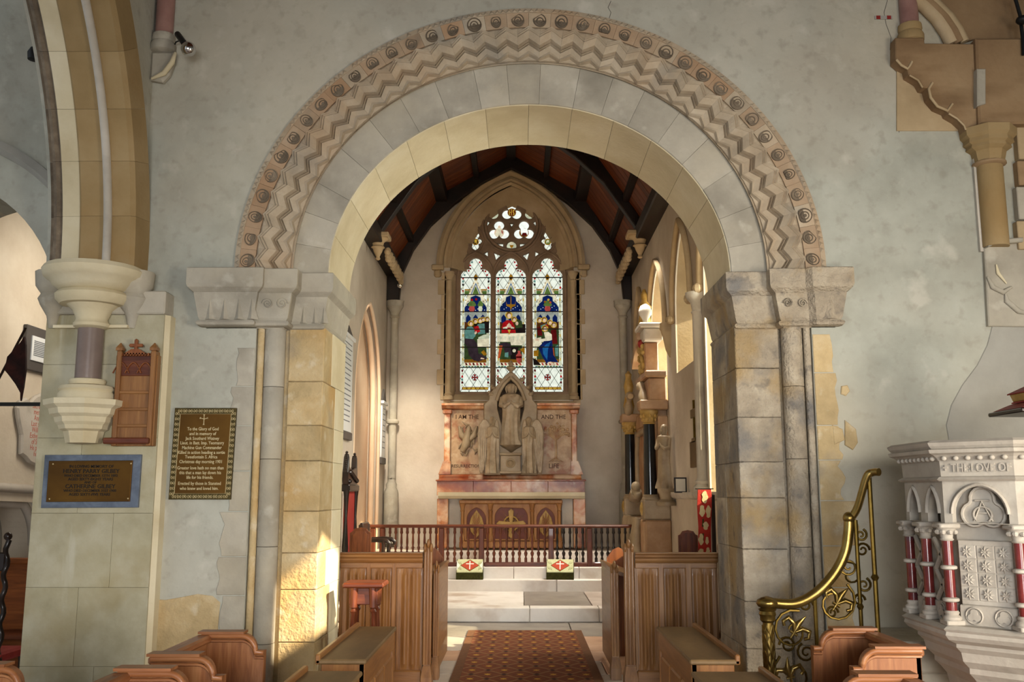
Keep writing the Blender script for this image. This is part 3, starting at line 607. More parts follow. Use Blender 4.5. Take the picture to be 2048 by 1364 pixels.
for i in range(3):
    P_ = lambda *q: [zz2(i, dx, y) for dx, y in q]
    sy = lambda L_: L_+[(-x, y) for x, y in reversed(L_)]
    # border blocks
    cols = ['red', 'teal', 'dark', 'pale']
    for k in range(5):
        for s in (-1, 1):
            y = 205+k*30; piece(i, cols[(k+(s > 0)) % 4], P_((s*112, y), (s*128, y), (s*128, y+22), (s*112, y+22)), 1)
    for k, (dx, y) in enumerate(((-60, 95), (-57, 125), (-40, 65), (40, 65), (60, 95), (57, 125), (-100, 150), (-75, 145), (100, 150), (75, 145), (-118, 185), (118, 185))):
        piece(i, ['red', 'darkred', 'teal', 'red'][k % 4], P_((dx*.9-8, y-8), (dx*.9+8, y-8), (dx*.9+8, y+8), (dx*.9-8, y+8)), 1)
    for k in range(6):
        for s in (-1, 1):
            y = 1075+k*28; piece(i, ['darkred', 'pale', 'red', 'teal'][k % 4], P_((s*112, y), (s*128, y), (s*128, y+22), (s*112, y+22)), 1)
    # side shafts
    for s in (-1, 1):
        piece(i, 'pale', P_((s*106, 330), (s*128, 330), (s*128, 1040), (s*106, 1040)), 1)
        for k in range(12): piece(i, 'yellow' if k % 2 else 'arch', P_((s*110, 350+k*56), (s*120, 350+k*56), (s*120, 376+k*56), (s*110, 376+k*56)), 2)
    piece(i, 'gold', P_((-104, 318), (104, 318), (104, 332), (-104, 332)), 1); piece(i, 'leaf', P_((-104, 334), (104, 334), (104, 372), (-104, 372)), 1)
    piece(i, 'cloth', P_((0, 205), (90, 425), (105, 500), (-105, 500), (-90, 425)), 2)
    for s in (-1, 1):
        piece(i, 'sky', P_((0, 258), (s*46, 368), (s*38, 368), (0, 275)), 3)
        for k in range(5): piece(i, 'gold', [(q[0]+x, q[1]+z) for q in [zz2(i, s*(22+k*18), 262+k*40)] for x, z in ((-.013, 0), (0, -.016), (.013, 0), (0, .016))], 4)
        piece(i, 'amber', P_((s*62, 432), (s*104, 505), (s*104, 480), (s*70, 425)), 3)
    piece(i, 'leaf', P_((0, 290), (32, 368), (-32, 368)), 3)
    piece(i, 'gold', P_((0, 172), (22, 205), (10, 235), (-10, 235), (-22, 205)), 3); piece(i, 'dark', P_((-12, 205), (12, 205), (6, 225), (-6, 225)), 4)
    piece(i, 'pale', P_((-110, 534), (-110, 488), (-85, 448), (-55, 426), (-52, 390), (0, 366), (52, 390), (55, 426), (85, 448), (110, 488), (110, 534)), 4)
    piece(i, 'blue', P_((-103, 532), (-103, 492), (-80, 457), (-50, 432), (-45, 395), (0, 376), (45, 395), (50, 432), (80, 457), (103, 492), (103, 532)), 5)
    for k in range(9): piece(i, 'clear', elp(*zz2(i, -85+k*21, 470+((k*37) % 50)), .008, .008, 6), 6)
    # scene background
    piece(i, 'arch', P_((-104, 538), (104, 538), (104, 640), (-104, 640)), 1)
    for k in (-68, 0, 68): piece(i, 'blue', P_((k-22, 640), (k-22, 585), (k, 556), (k+22, 585), (k+22, 640)), 2)
    piece(i, 'brown', P_((-104, 628), (104, 628), (104, 700), (-104, 700)), 2); piece(i, 'green', P_((-104, 690), (104, 690), (104, 985), (-104, 985)), 1)
    piece(i, 'amber', P_((-104, 980), (104, 980), (104, 1010), (-104, 1010)), 2); piece(i, 'cloth', P_((-104, 1010), (104, 1010), (104, 1040), (-104, 1040)), 2)
    for k in range(6): piece(i, 'rose' if k % 2 else 'darkred', P_((-96+k*34, 1012), (-80+k*34, 1012), (-70+k*34, 1036), (-88+k*34, 1036)), 3)
    for k in range(9): piece(i, 'leaf' if k % 2 else 'teal', P_((-118+k*27, 1042), (-98+k*27, 1042), (-98+k*27, 1056), (-118+k*27, 1056)), 2)
    c = zz2(i, -4, 1150); piece(i, 'darkred', elp(*c, .066, .066, 16), 2)
    for k in range(8): t = k*PI/4; piece(i, 'clear' if k % 2 else 'rose', [(c[0]+.014*math.cos(t), c[1]+.014*math.sin(t)), (c[0]+.056*math.cos(t-.25), c[1]+.056*math.sin(t-.25)), (c[0]+.056*math.cos(t+.25), c[1]+.056*math.sin(t+.25))], 3)
    piece(i, 'amber', P_((-122, 1240), (122, 1240), (122, 1266), (-122, 1266)), 2)
    for k in range(6): piece(i, 'yellow', P_((-112+k*40, 1246), (-82+k*40, 1246), (-82+k*40, 1260), (-112+k*40, 1260)), 3)
# pots, chandelier
for i, dx, col in ((0, -35, 'rose'), (0, 45, 'pale'), (2, 0, 'rose')):
    s = 1 if col == 'rose' else .7
    piece(i, 'leaf', [zz2(i, dx+x*s, y) for x, y in ((-40, 470), (-20, 435), (0, 425), (25, 440), (42, 470), (15, 490), (-15, 490))], 7)
    piece(i, col, [zz2(i, dx+x*s, y) for x, y in ((-20, 480), (20, 480), (30, 505), (18, 530), (-18, 530), (-30, 505))], 8)
for i, dx, y, col in ((0, -35, 420, 'red'), (0, 5, 415, 'red'), (2, -25, 440, 'amber'), (2, 8, 420, 'yellow'), (2, 25, 445, 'orange')): piece(i, col, elp(*zz2(i, dx, y), .025, .025, 8), 9)
piece(1, 'gold', [zz2(1, x, y) for x, y in ((-45, 430), (-38, 462), (-5, 462), (-3, 385), (3, 385), (5, 462), (38, 462), (45, 430), (42, 478), (10, 490), (0, 520), (-10, 490), (-42, 478))], 7)
# figures (zoom coordinates of the scene band)
def q7(x, y): return T(880+x*.1367, 600+y*.1367)
def fig(i, col, pts, lay): piece(i, col, [q7(x, y) for x, y in pts], lay)
def headp(i, x, y, s=1.0, halo='yellow', lay=5):
    c = q7(x, y); r = .058*s; piece(i, halo, elp(c[0], c[1]+r*.1, r, r), lay-.4); piece(i, 'hair', elp(c[0]-.004, c[1]+.012*s, r*.68, r*.72), lay-.2); piece(i, 'skin', elp(c[0]+.006, c[1]-.006, r*.52, r*.62), lay)
fig(0, 'dark', [(480, 300), (720, 260), (715, 480), (540, 480)], 3)
fig(0, 'teal', [(550, 350), (650, 340), (660, 490), (560, 500), (530, 420)], 5); fig(0, 'red', [(500, 390), (560, 370), (590, 460), (540, 480), (490, 460)], 6)
for x, y, s in ((690, 280, .9), (630, 285, .9), (585, 300, 1), (515, 310, 1)): headp(0, x, y, s, lay=6)
fig(0, 'cloth', [(545, 570), (720, 555), (718, 690), (545, 690)], 6); fig(0, 'pale', [(560, 545), (640, 505), (720, 500), (720, 560), (560, 575)], 6.5)
fig(0, 'teal', [(400, 390), (460, 380), (500, 420), (520, 520), (480, 570), (370, 560), (360, 450)], 7); fig(0, 'skin', [(500, 480), (530, 450), (540, 480), (515, 505)], 8)
fig(0, 'plum', [(365, 560), (490, 570), (545, 640), (560, 780), (620, 800), (700, 850), (560, 900), (490, 880), (420, 800), (400, 690), (355, 620)], 7.5); headp(0, 450, 345, 1.05, lay=9)
fig(0, 'gold', [(600, 760), (640, 730), (690, 800), (640, 810)], 6.8); fig(0, 'skin', [(600, 840), (650, 850), (640, 865), (590, 860)], 8)
fig(1, 'red', [(900, 420), (920, 330), (980, 290), (1050, 300), (1090, 380), (1110, 480), (900, 480)], 5); fig(1, 'dark', [(1100, 350), (1250, 350), (1250, 480), (1110, 480)], 4); fig(1, 'green', [(1090, 300), (1140, 275), (1200, 310), (1210, 400), (1110, 410)], 5.5)
fig(1, 'skin', [(975, 370), (1010, 330), (1045, 370), (1030, 400), (990, 400)], 6); fig(1, 'cloth', [(920, 400), (985, 380), (985, 420), (925, 425)], 6); fig(1, 'cloth', [(1035, 380), (1085, 400), (1080, 425), (1035, 420)], 6)
headp(1, 1008, 225, 1.3, lay=7); headp(1, 1085, 285, 1.0, lay=8); piece(1, 'skin', elp(*q7(1125, 340), .03, .04), 8)
fig(1, 'cloth', [(835, 490), (1250, 480), (1250, 600), (1200, 660), (1040, 660), (1030, 610), (835, 610)], 6.5)
for k in range(6): fig(1, 'pale', [(870+k*62, 530), (910+k*62, 530), (890+k*62, 595)], 6.8)
fig(1, 'yellow', [(990, 430), (1035, 430), (1025, 462), (1016, 470), (1028, 498), (998, 498), (1010, 470), (1000, 462)], 8)
fig(1, 'plum', [(860, 640), (960, 615), (1030, 640), (1050, 800), (960, 830), (930, 700), (870, 690)], 7); fig(1, 'teal', [(950, 770), (1000, 760), (1000, 840), (945, 830)], 7.2); fig(1, 'orange', [(870, 665), (915, 665), (875, 850), (845, 850)], 7.3)
fig(1, 'dark', [(1040, 690), (1150, 680), (1130, 870), (1030, 860)], 6.9); fig(1, 'rose', [(1135, 740), (1180, 740), (1175, 775), (1198, 810), (1190, 880), (1165, 930), (1145, 930), (1118, 880), (1112, 810), (1140, 775)], 8); fig(1, 'darkred', [(1114, 820), (1196, 820), (1194, 850), (1116, 850)], 8.5); fig(1, 'gold', [(1170, 720), (1240, 680), (1240, 800)], 6.9)
piece(1, 'cloth', elp(*q7(1085, 740), .035, .035), 7.5)
fig(2, 'darkred', [(1420, 400), (1480, 380), (1500, 520), (1430, 520)], 4); fig(2, 'teal', [(1470, 370), (1560, 340), (1570, 430), (1480, 430)], 4.5); fig(2, 'darkred', [(1620, 440), (1700, 420), (1720, 640), (1640, 640)], 4.6); fig(2, 'red', [(1540, 350), (1580, 360), (1590, 420), (1545, 400)], 5)
for x, y, s in ((1455, 295, 1), (1525, 290, 1.05), (1610, 330, 1), (1665, 365, 1.1)): headp(2, x, y, s, lay=6)
fig(2, 'cloth', [(1355, 570), (1480, 540), (1490, 640), (1420, 700), (1355, 700)], 5); fig(2, 'cloth', [(1520, 470), (1580, 460), (1635, 500), (1640, 580), (1520, 620), (1460, 600), (1450, 570), (1540, 560)], 7)
fig(2, 'blue', [(1520, 600), (1640, 590), (1650, 700), (1660, 800), (1730, 910), (1620, 900), (1560, 930), (1500, 830), (1440, 700)], 7.5); fig(2, 'sky', [(1560, 640), (1620, 610), (1580, 720), (1570, 880), (1510, 790), (1500, 700)], 8)
headp(2, 1535, 420, 1.2, lay=9); fig(2, 'skin', [(1400, 560), (1450, 570), (1445, 600), (1390, 590)], 8); fig(2, 'orange', [(1620, 700), (1665, 695), (1680, 830), (1650, 850)], 7.2); fig(2, 'teal', [(1680, 680), (1730, 650), (1730, 820), (1690, 820)], 4.8); fig(2, 'gold', [(1370, 740), (1440, 730), (1440, 820), (1370, 820)], 4.8); fig(2, 'dark', [(1360, 850), (1400, 860), (1480, 950), (1370, 950)], 5); fig(2, 'skin', [(1570, 910), (1620, 900), (1690, 940), (1660, 950)], 8)
for (i, c), g in layers.items(): g.obj('coloured_glass', 'glass_'+c, win)
for c in LC:
    for y in (212, 372, 534, 697, 867, 1058):
        z = z2(669, y)[1]; G().box(c-.31, c+.31, YG-.04, YG-.022, z-.009, z+.009).obj('saddle_bar', 'lead', win)
# embrasure: sloping sill, splayed jamb stones, nook shafts, hood
sl = [(18.46, zsill-.12), (18.46, zsill), (18.74, zbot+.0), (18.74, zsill-.12)]
G().prism([(18.44, zsill-.18), (18.44, zsill-.06), (18.78, zbot-.02), (18.9, zbot-.02), (18.9, zsill-.18)], 'X', hx0-.02, hx1+.02).obj('window_sill', 'stone_win', win)
for s, x0, x1 in ((1, hx0, LC[0]-.40), (-1, hx1, LC[2]+.40)):
    o = G(); z = zsill-.1
    while z < zsp:
        h = .42; o_ = G().prism([(x0-s*.1, 18.47), (x0+s*.03, 18.47), (x1, 18.72), (x1, 18.95), (x0-s*.1, 18.95)], 'Z', z+.002, min(z+h, zsp)-.002); o_.obj('jamb_stone', 'stone_win', win); z += h
    xs = x0-s*.02
    xq = e(898, 680)[0] if s > 0 else e(1147, 680)[0]
    zb, zt = e(1020, 800)[1], e(1020, 545)[1]
    G().lathe([(.10, zb), (.10, zb+.06), (.07, zb+.09), (.085, zb+.11), (.05, zb+.15), (.05, zt-.2), (.065, zt-.18), (.05, zt-.16), (.085, zt-.06), (.10, zt-.05), (.10, zt)], (xq, 18.45, 0), 14).obj('nook_shaft', 'stone_win', win, 40)
    # outer quoins toothed into the plaster
    z = zsill
    k = 0
    while z < zsp-.05:
        w = .17 if k % 2 else .1; xa = xq-s*.06
        G().box(xa, xa-s*w, 18.47, 18.55, z+.003, min(z+.3, zsp)-.003, .006).obj('quoin_stone', 'stone_win', win); z += .3; k += 1
def ring_pointed(x0, x1, zs, zt, prof, m, name, parent, n=16):
    """profile [(in,y)] swept along a pointed arch; in = distance inside the outline"""
    c = (x0+x1)/2; pts = pointed(x0, x1, zs, zt, n); rings = []
    for i, (x, z) in enumerate(pts):
        a = Vector(pts[max(i-1, 0)]); b = Vector(pts[min(i+1, len(pts)-1)]); d = (b-a).normalized(); nn = Vector((d.y, -d.x))
        k = 1.0
        if i == len(pts)//2:
            d1 = (Vector(pts[i])-a).normalized(); n1 = Vector((d1.y, -d1.x)); nn = Vector((0, -1)); k = 1/max(.3, n1.dot(nn))
        rings.append([(x+nn.x*q*k, y, z+nn.y*q*k) for q, y in prof])
    return G().loft(rings).obj(name, m, parent, 35)
hx = (e(873, 535)[0], e(1170, 535)[0])
zh = e(1020, 535)[1]
ring_pointed(hx[0], hx[1], zh, e(1022, 341)[1], [(0, 18.52), (0, 18.40), (.06, 18.37), (.10, 18.40), (.12, 18.44), (.14, 18.47), (.14, 18.52)], 'stone_win', 'hood_mould', win)
ring_pointed(hx[0]+.145, hx[1]-.145, zh, e(1022, 355)[1], [(0, 18.52), (0, 18.44), (.05, 18.42), (.08, 18.46), (.11, 18.44), (.15, 18.48), (.17, 18.55), (.17, 18.6)], 'stone_win', 'arch_order', win)
ring_pointed(hx0-.02, hx1+.02, zh, ztop+.02, [(0, 18.5), (.04, 18.5), (.30, 18.74), (.34, 18.8), (0, 18.8)], 'stone_win', 'arch_splay', win)
for x in (hx[0]+.03, hx[1]-.03): G().box(x-.12, x+.12, 18.36, 18.55, zh-.06, zh+.04, .02).obj('label_stop', 'stone_win', win); G().box(x-.07, x+.07, 18.4, 18.55, zh-.2, zh-.06, .03).obj('label_corbel', 'stone_win', win)
# wall shafts in the corners carrying the end truss
for x, s in ((-2.46, 1), (2.02, -1)):
    sh = struct(bpy.data.objects.new('trim_wall_shaft', None)); COL.objects.link(sh)
    G().lathe([(.075, 3.0), (.075, 5.05)], (x, 18.35, 0), 14).obj('shaft', 'stone_plain', sh, 40)
    G().lathe([(.075, 1.9), (.075, 2.95), (.12, 2.97), (.125, 3.01), (.1, 3.04), (.075, 3.05)], (x, 18.35, 0), 14).obj('lower_shaft', 'stone_plain', sh, 40)
    G().lathe([(.075, 5.03), (.1, 5.05), (.08, 5.08), (.09, 5.14), (.15, 5.24), (.17, 5.26), (.17, 5.34), (.18, 5.37), (.0, 5.37)], (x, 18.35, 0), 14).obj('capital', 'stone_plain', sh, 40)
    G().lathe([(.14, .7), (.14, 1.62), (.13, 1.68), (.1, 1.74), (.11, 1.8), (.075, 1.86), (.075, 1.92)], (x, 18.35, 0), 14).obj('base', 'stone_plain', sh, 40)
# corbels under the middle truss, with clustered hanging leaves
def corbel(x, y, z, s, label):
    c = thing('roof_corbel', label, 'corbel', (x, y, z-.4), 'carved corbels under the roof truss')
    G().box(x-.22, x+.2, y-.2, y+.2, z-.05, z+.03, .015).obj('abacus', 'stone_win', c)
    G().lathe([(.02, -.42), (.045, -.40), (.03, -.36), (.07, -.28), (.09, -.22), (.12, -.2), (.085, -.17), (.11, -.1), (.18, -.05)], (x, y, z), 12).obj('bell', 'stone_win', c, 40)
corbel(-2.42, 15.75, 5.38+.6, 1, 'carved stone corbel under the roof truss on the north wall'); corbel(2.02, 15.55, 5.95, -1, 'carved stone corbel under the roof truss on the south wall')
for s, x, lab in ((1, -2.3, 'north'), (-1, 1.9, 'south')):
    cn = struct(bpy.data.objects.new('trim_cornice_'+lab, None), 'row of carved leaf bosses along the %s wall head' % lab); COL.objects.link(cn)
    for k in range(7):
        y = 16.1+k*.3
        g = G()
        for a, b in ((0, 0), (.07, .05), (-.07, .05), (0, .1), (.05, -.05)): g.sphere((x, y+a, 5.72+b), .055, 7, 5)
        g.obj('leaf_boss', 'stone_win', cn)
# ------------------------------------------------------------------ more materials
mat('marble_orange', [H('#8f4a26'), H('#b4713f'), H('#c99a70'), H('#d8b995')], 3.2, 0.3, 0.05, 30, 0.1, stain=[(H('#6e2a17'), 1.6, 0.5, 0.62, 0.8), (H('#d9c2a5'), 2.5, 0.56, 0.64, 0.7)], dist=1.2)
mat('marble_cream', [H('#8a6a4a'), H('#a3835e'), H('#b89b76')], 5, 0.4, 0.1, 30, 0.05, stain=[(H('#8a4f2c'), 3.2, 0.5, 0.6, 0.8), (H('#c4ab88'), 4.1, 0.55, 0.65, 0.6)], dist=.8)
mat('alabaster', [H('#8b785c'), H('#9c896d'), H('#ad9b80')], 4, 0.45, 0.2, 30, 0.05, stain=[(H('#6b543b'), 3, 0.5, 0.7, 0.6)])
mat('statue_stone', [H('#96836a'), H('#ab987c'), H('#bfae94')], 5, 0.45, 0.3, 30, 0.05, stain=[(H('#6b543b'), 4, 0.52, 0.7, 0.6)])
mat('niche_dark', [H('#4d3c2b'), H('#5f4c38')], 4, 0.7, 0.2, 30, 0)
mat('ink', [H('#3a2416'), H('#452c1a')], 4, .8, 0, 30, 0)
def wood(n, cols, rough=.45, axis='Z', rand=.12, coat=.15):
    st = {'Z': (9, 9, .8), 'X': (.8, 9, 9), 'Y': (9, .8, 9)}[axis]
    return mat(n, cols, 3.2, rough, .12, 14, rand, stretch=st, coat=coat, dist=.6, lo=.28, hi=.72)
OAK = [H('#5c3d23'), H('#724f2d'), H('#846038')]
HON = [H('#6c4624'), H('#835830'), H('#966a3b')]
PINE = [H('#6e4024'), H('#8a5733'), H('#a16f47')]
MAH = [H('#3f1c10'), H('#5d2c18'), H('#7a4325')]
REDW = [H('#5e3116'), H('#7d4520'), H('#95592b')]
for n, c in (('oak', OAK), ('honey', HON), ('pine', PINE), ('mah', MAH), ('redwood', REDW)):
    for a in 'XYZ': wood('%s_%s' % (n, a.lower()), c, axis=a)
mat('desk_top', [H('#5e4a30'), H('#71593a'), H('#846a47')], 5, .55, .05, 30, .05, stretch=(1, .3, 1))
mat('dark_oak', [H('#120b08'), H('#1e120c'), H('#2c1a11')], 4, .35, .1, 30, .1, coat=.2)
mat('black_marble', [H('#0a0b0c'), H('#121416'), H('#1a1d1f')], 3, .18, .02, 30, .03, coat=.3)
mat('brass', [H('#665329'), H('#7f6938'), H('#96804c')], 6, .28, .05, 40, .05, metal=.9)
mat('brass_dark', [H('#4a3a15'), H('#5d4a1e'), H('#6f5a28')], 6, .35, .05, 40, .05, metal=.85)
mat('monument_stone', [H('#8d6a4b'), H('#a5825f'), H('#b89a7b')], 3, .5, .15, 30, .06, stain=[(H('#7d4e33'), 2.2, .5, .66, .6)])
mat('gilt', [H('#8a6a30'), H('#a98847'), H('#bda06a')], 8, .5, .2, 30, .05)
mat('paint_red', [H('#7d1f1a'), H('#94302a')], 8, .6, .1, 30, .05)
# ------------------------------------------------------------------ statues
def robed(h, w, d, arms='front', folds=9, hair=True):
    """one continuous robed figure, origin at feet, facing -Y"""
    prof = [(0, 1.0), (.03, 1.0), (.15, .86), (.3, .80), (.45, .80), (.55, .82), (.62, .84), (.70, .92), (.77, 1.0), (.81, .86), (.835, .5), (.85, .3), (.868, .29), (.885, .34), (.91, .40), (.935, .42), (.96, .38), (.985, .24), (1.0, .05)]
    rings = []
    n = 36
    for t, k in prof:
        ring = []; body = t < .8
        for i in range(n):
            a = 2*PI*i/n; f = (1+(.20*math.cos(folds*a+1.3*math.sin(t*6))+.06*math.cos(2*folds*a+2))*(1-t*1.05)) if body else 1
            rx, ry = w/2*k*f, d/2*(min(k, .92) if body else k*1.15*(w/d)*.9)*f
            x, y = rx*math.cos(a), ry*math.sin(a)
            if .885 < t < .97 and abs(math.cos(a)) < .2 and math.sin(a) < 0: y -= .03*h*(1 if t < .93 else .4)*.5     # nose and beard
            if t < .04 and math.sin(a) < -.5: y -= .03*h
            ring.append((x, y, t*h))
        rings.append(ring)
    g = G().loft(rings)
    g.sphere((0, .012*h, h*.945), (w*.235, w*.22, h*.062), 12, 8)
    for s in (-1, 1): g.tube([(s*w*.2, .0, h*.96), (s*w*.235, 0, h*.91), (s*w*.2, -.01*h, h*.85)], [w*.05, w*.07, w*.03], 6)
    g.tube([(0, -w*.22, h*.915), (0, -w*.26, h*.885), (0, -w*.2, h*.86)], [w*.07, w*.08, w*.03], 6).tube([(0, -w*.23, h*.945), (0, -w*.275, h*.922)], [w*.02, w*.035], 6)
    if arms == 'front':
        for s in (-1, 1): g.tube([(s*w*.42, 0, h*.77), (s*w*.46, -d*.2, h*.64), (s*w*.3, -d*.55, h*.62), (s*w*.06, -d*.68, h*.67), (s*.0, -d*.66, h*.71)], [w*.13, w*.14, w*.12, w*.06, w*.03], 8)
    elif arms == 'pray':
        for s in (-1, 1): g.tube([(s*w*.42, 0, h*.77), (s*w*.44, -d*.25, h*.63), (s*w*.2, -d*.6, h*.66), (s*w*.03, -d*.7, h*.72), (s*.0, -d*.7, h*.79)], [w*.13, w*.13, w*.1, w*.05, w*.02], 8)
    return g
# ------------------------------------------------------------------ reredos
YR = 18.12
def r3(x, y, Y=YR): return pY(860+.1686*x, 730+.1686*y, Y)
def rx(x, y=900, Y=YR): return r3(x, y, Y).x
def rz(y, Y=YR): return r3(960, y, Y).z
rd = thing('reredos', 'cream and orange marble altarpiece with gabled niche below the stained window', 'reredos', (rx(960), 18.3, 1.9))
zb_, zt_ = rz(1300), rz(530)
for a, b in ((240, 640), (1270, 1680)):
    G().box(rx(a), rx(b), YR, 18.49, zb_, zt_, .01).obj('panel', 'marble_cream', rd)
for a, b, s in ((170, 242, 1), (1678, 1742, -1)):
    G().box(rx(a), rx(b), YR-.07, 18.49, zb_, zt_, .012).obj('pilaster', 'marble_orange', rd)
    c = (rx(a)+rx(b))/2; G().box(c-.09, c+.09, YR-.1, 18.49, zt_-.09, zt_, .02).obj('pilaster_cap', 'marble_orange', rd)
    G().prism([(c-.07, zb_+.25), (c+.07, zb_+.25), (c+.07-.0+(.09 if s < 0 else 0), zb_), (c-.07-(.09 if s > 0 else 0), zb_)], 'Y', YR-.08, 18.49).obj('scroll_foot', 'marble_orange', rd)
for a, b in ((145, 640), (1270, 1772)):
    x0, x1 = rx(a, 490), rx(b, 490); z0, z1_ = rz(532), rz(462)
    G().prism([(YR-.02, z0), (YR-.10, z0+.02), (YR-.12, z0+.06), (YR-.17, z0+.075), (YR-.17, z1_), (18.49, z1_), (18.49, z0)], 'X', x0, x1).obj('cornice', 'marble_orange', rd)
x0, x1 = rx(110, 1330), rx(1790, 1330)
G().prism([(YR-.06, zb_), (YR-.1, zb_-.03), (YR-.09, zb_-.07), (YR-.16, zb_-.1), (YR-.16, rz(1364)), (18.49, rz(1364)), (18.49, zb_)], 'X', x0, x1).obj('base_moulding', 'marble_orange', rd)
# central niche slab with vesica recess
ves = [(960, 165), (890, 235), (835, 330), (800, 430), (800, 520), (830, 640), (880, 800), (925, 900), (960, 950), (995, 900), (1040, 800), (1085, 640), (1115, 520), (1115, 430), (1085, 330), (1030, 235)]
gab = [(640, 1300), (640, 470), (700, 410), (705, 340), (770, 270), (830, 200), (890, 130), (920, 100), (960, 88), (1000, 100), (1030, 130), (1090, 200), (1150, 270), (1210, 340), (1215, 410), (1270, 470), (1270, 1300)]
def l3(L, Y=18.0): return [(lambda v: (v.x, v.z))(r3(x, y, Y)) for x, y in L]
plate([l3(gab), l3(ves)], 17.98, 18.46, .012).obj('niche_surround', 'alabaster', rd)
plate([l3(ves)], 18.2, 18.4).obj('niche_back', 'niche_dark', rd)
g = G()
for k in range(28):     # radiating flutes in the niche
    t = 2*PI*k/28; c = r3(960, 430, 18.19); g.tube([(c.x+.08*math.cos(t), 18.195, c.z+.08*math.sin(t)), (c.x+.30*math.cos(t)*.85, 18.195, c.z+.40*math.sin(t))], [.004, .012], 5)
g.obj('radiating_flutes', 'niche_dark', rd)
crk = G()
vsl = l3([(960, 150), (885, 222), (826, 318), (790, 425)]); vsr = l3([(960, 150), (1035, 222), (1090, 318), (1126, 425)])
for L_ in (vsl, vsr): G().tube([(x, 17.97, z) for x, z in L_], .035, 8).obj('niche_moulding', 'alabaster', rd, 50)
for s in (-1, 1):
    for x, y in ((235, 345), (205, 268), (130, 175)):
        c = r3(960+s*x, y, 18.0); gg = G().sphere((c.x, 18.0, c.z), (.055, .06, .04), 8, 6).sphere((c.x+s*.04, 18.0, c.z+.035), .03, 8, 6); gg.obj('crocket', 'alabaster', rd, 60)
c = r3(960, 60, 18.0); G().lathe([(.03, -.12), (.05, -.06), (.03, -.02), (.09, .03), (.1, .06), (.04, .08), (.05, .12), (.02, .18), (.002, .2)], (c.x, 18.05, c.z), 8).obj('finial', 'alabaster', rd, 40)
# carved words
for t, x, y, s_ in (('I AM THE', 440, 618, .115), ('RESURRECTION', 428, 1200, .082), ('AND THE', 1465, 618, .115), ('LIFE', 1470, 1200, .125)):
    p = r3(x, y, YR); text(t, s_, 'ink', rd, Matrix.Translation((p.x, YR-.002, p.z)) @ FACE_W, sx=.95, off=.001)
# reliefs: phoenix in flames, tree of life
g = G(); c = r3(450, 900, YR)
random.seed(3)
for k in range(46):
    a = random.uniform(0, 2*PI); rr = random.uniform(.02, .26); x, z = c.x+rr*math.cos(a)*.85, c.z+rr*math.sin(a)*1.25
    p = [(x, YR-.005, z), (x+random.uniform(-.05, .05), YR-.035, z+.05), (x+random.uniform(-.08, .08), YR-.01, z+.12)]; g.tube(p, [.012, .024, .004], 6)
g.tube([(c.x-.1, YR-.03, c.z-.2), (c.x-.03, YR-.05, c.z-.05), (c.x+.0, YR-.05, c.z+.15), (c.x+.03, YR-.04, c.z+.27)], [.05, .09, .06, .03], 8)
for s in (-1, 1): g.tube([(c.x, YR-.04, c.z), (c.x+s*.12, YR-.035, c.z+.1), (c.x+s*.17, YR-.03, c.z+.28)], [.05, .06, .02], 8)
g.obj('phoenix_relief', 'alabaster', rd, 60)
g = G(); c = r3(1490, 850, YR)
g.tube([(c.x, YR-.01, c.z-.42), (c.x+.01, YR-.025, c.z-.2), (c.x, YR-.02, c.z+.05)], [.03, .02, .012], 6)
for k in range(14):
    a = PI*k/13; g.tube([(c.x, YR-.02, c.z-.08), (c.x+.13*math.cos(a), YR-.02, c.z+.03+.1*math.sin(a)), (c.x+.25*math.cos(a), YR-.012, c.z+.02+.18*math.sin(a))], [.012, .008, .004], 5)
    for q in range(5):
        rr = random.uniform(.1, .27); g.sphere((c.x+rr*math.cos(a), YR-.014, c.z+.03+rr*.75*math.sin(a)+random.uniform(-.03, .03)), (.026, .012, .02), 6, 4)
for k in range(8): g.tube([(c.x, YR-.01, c.z-.4), (c.x+.02*(k-3.5)*1.5, YR-.01, c.z-.46), (c.x+.04*(k-3.5), YR-.008, c.z-.48)], [.01, .008, .004], 5)
g.obj('tree_relief', 'marble_cream', rd, 60)
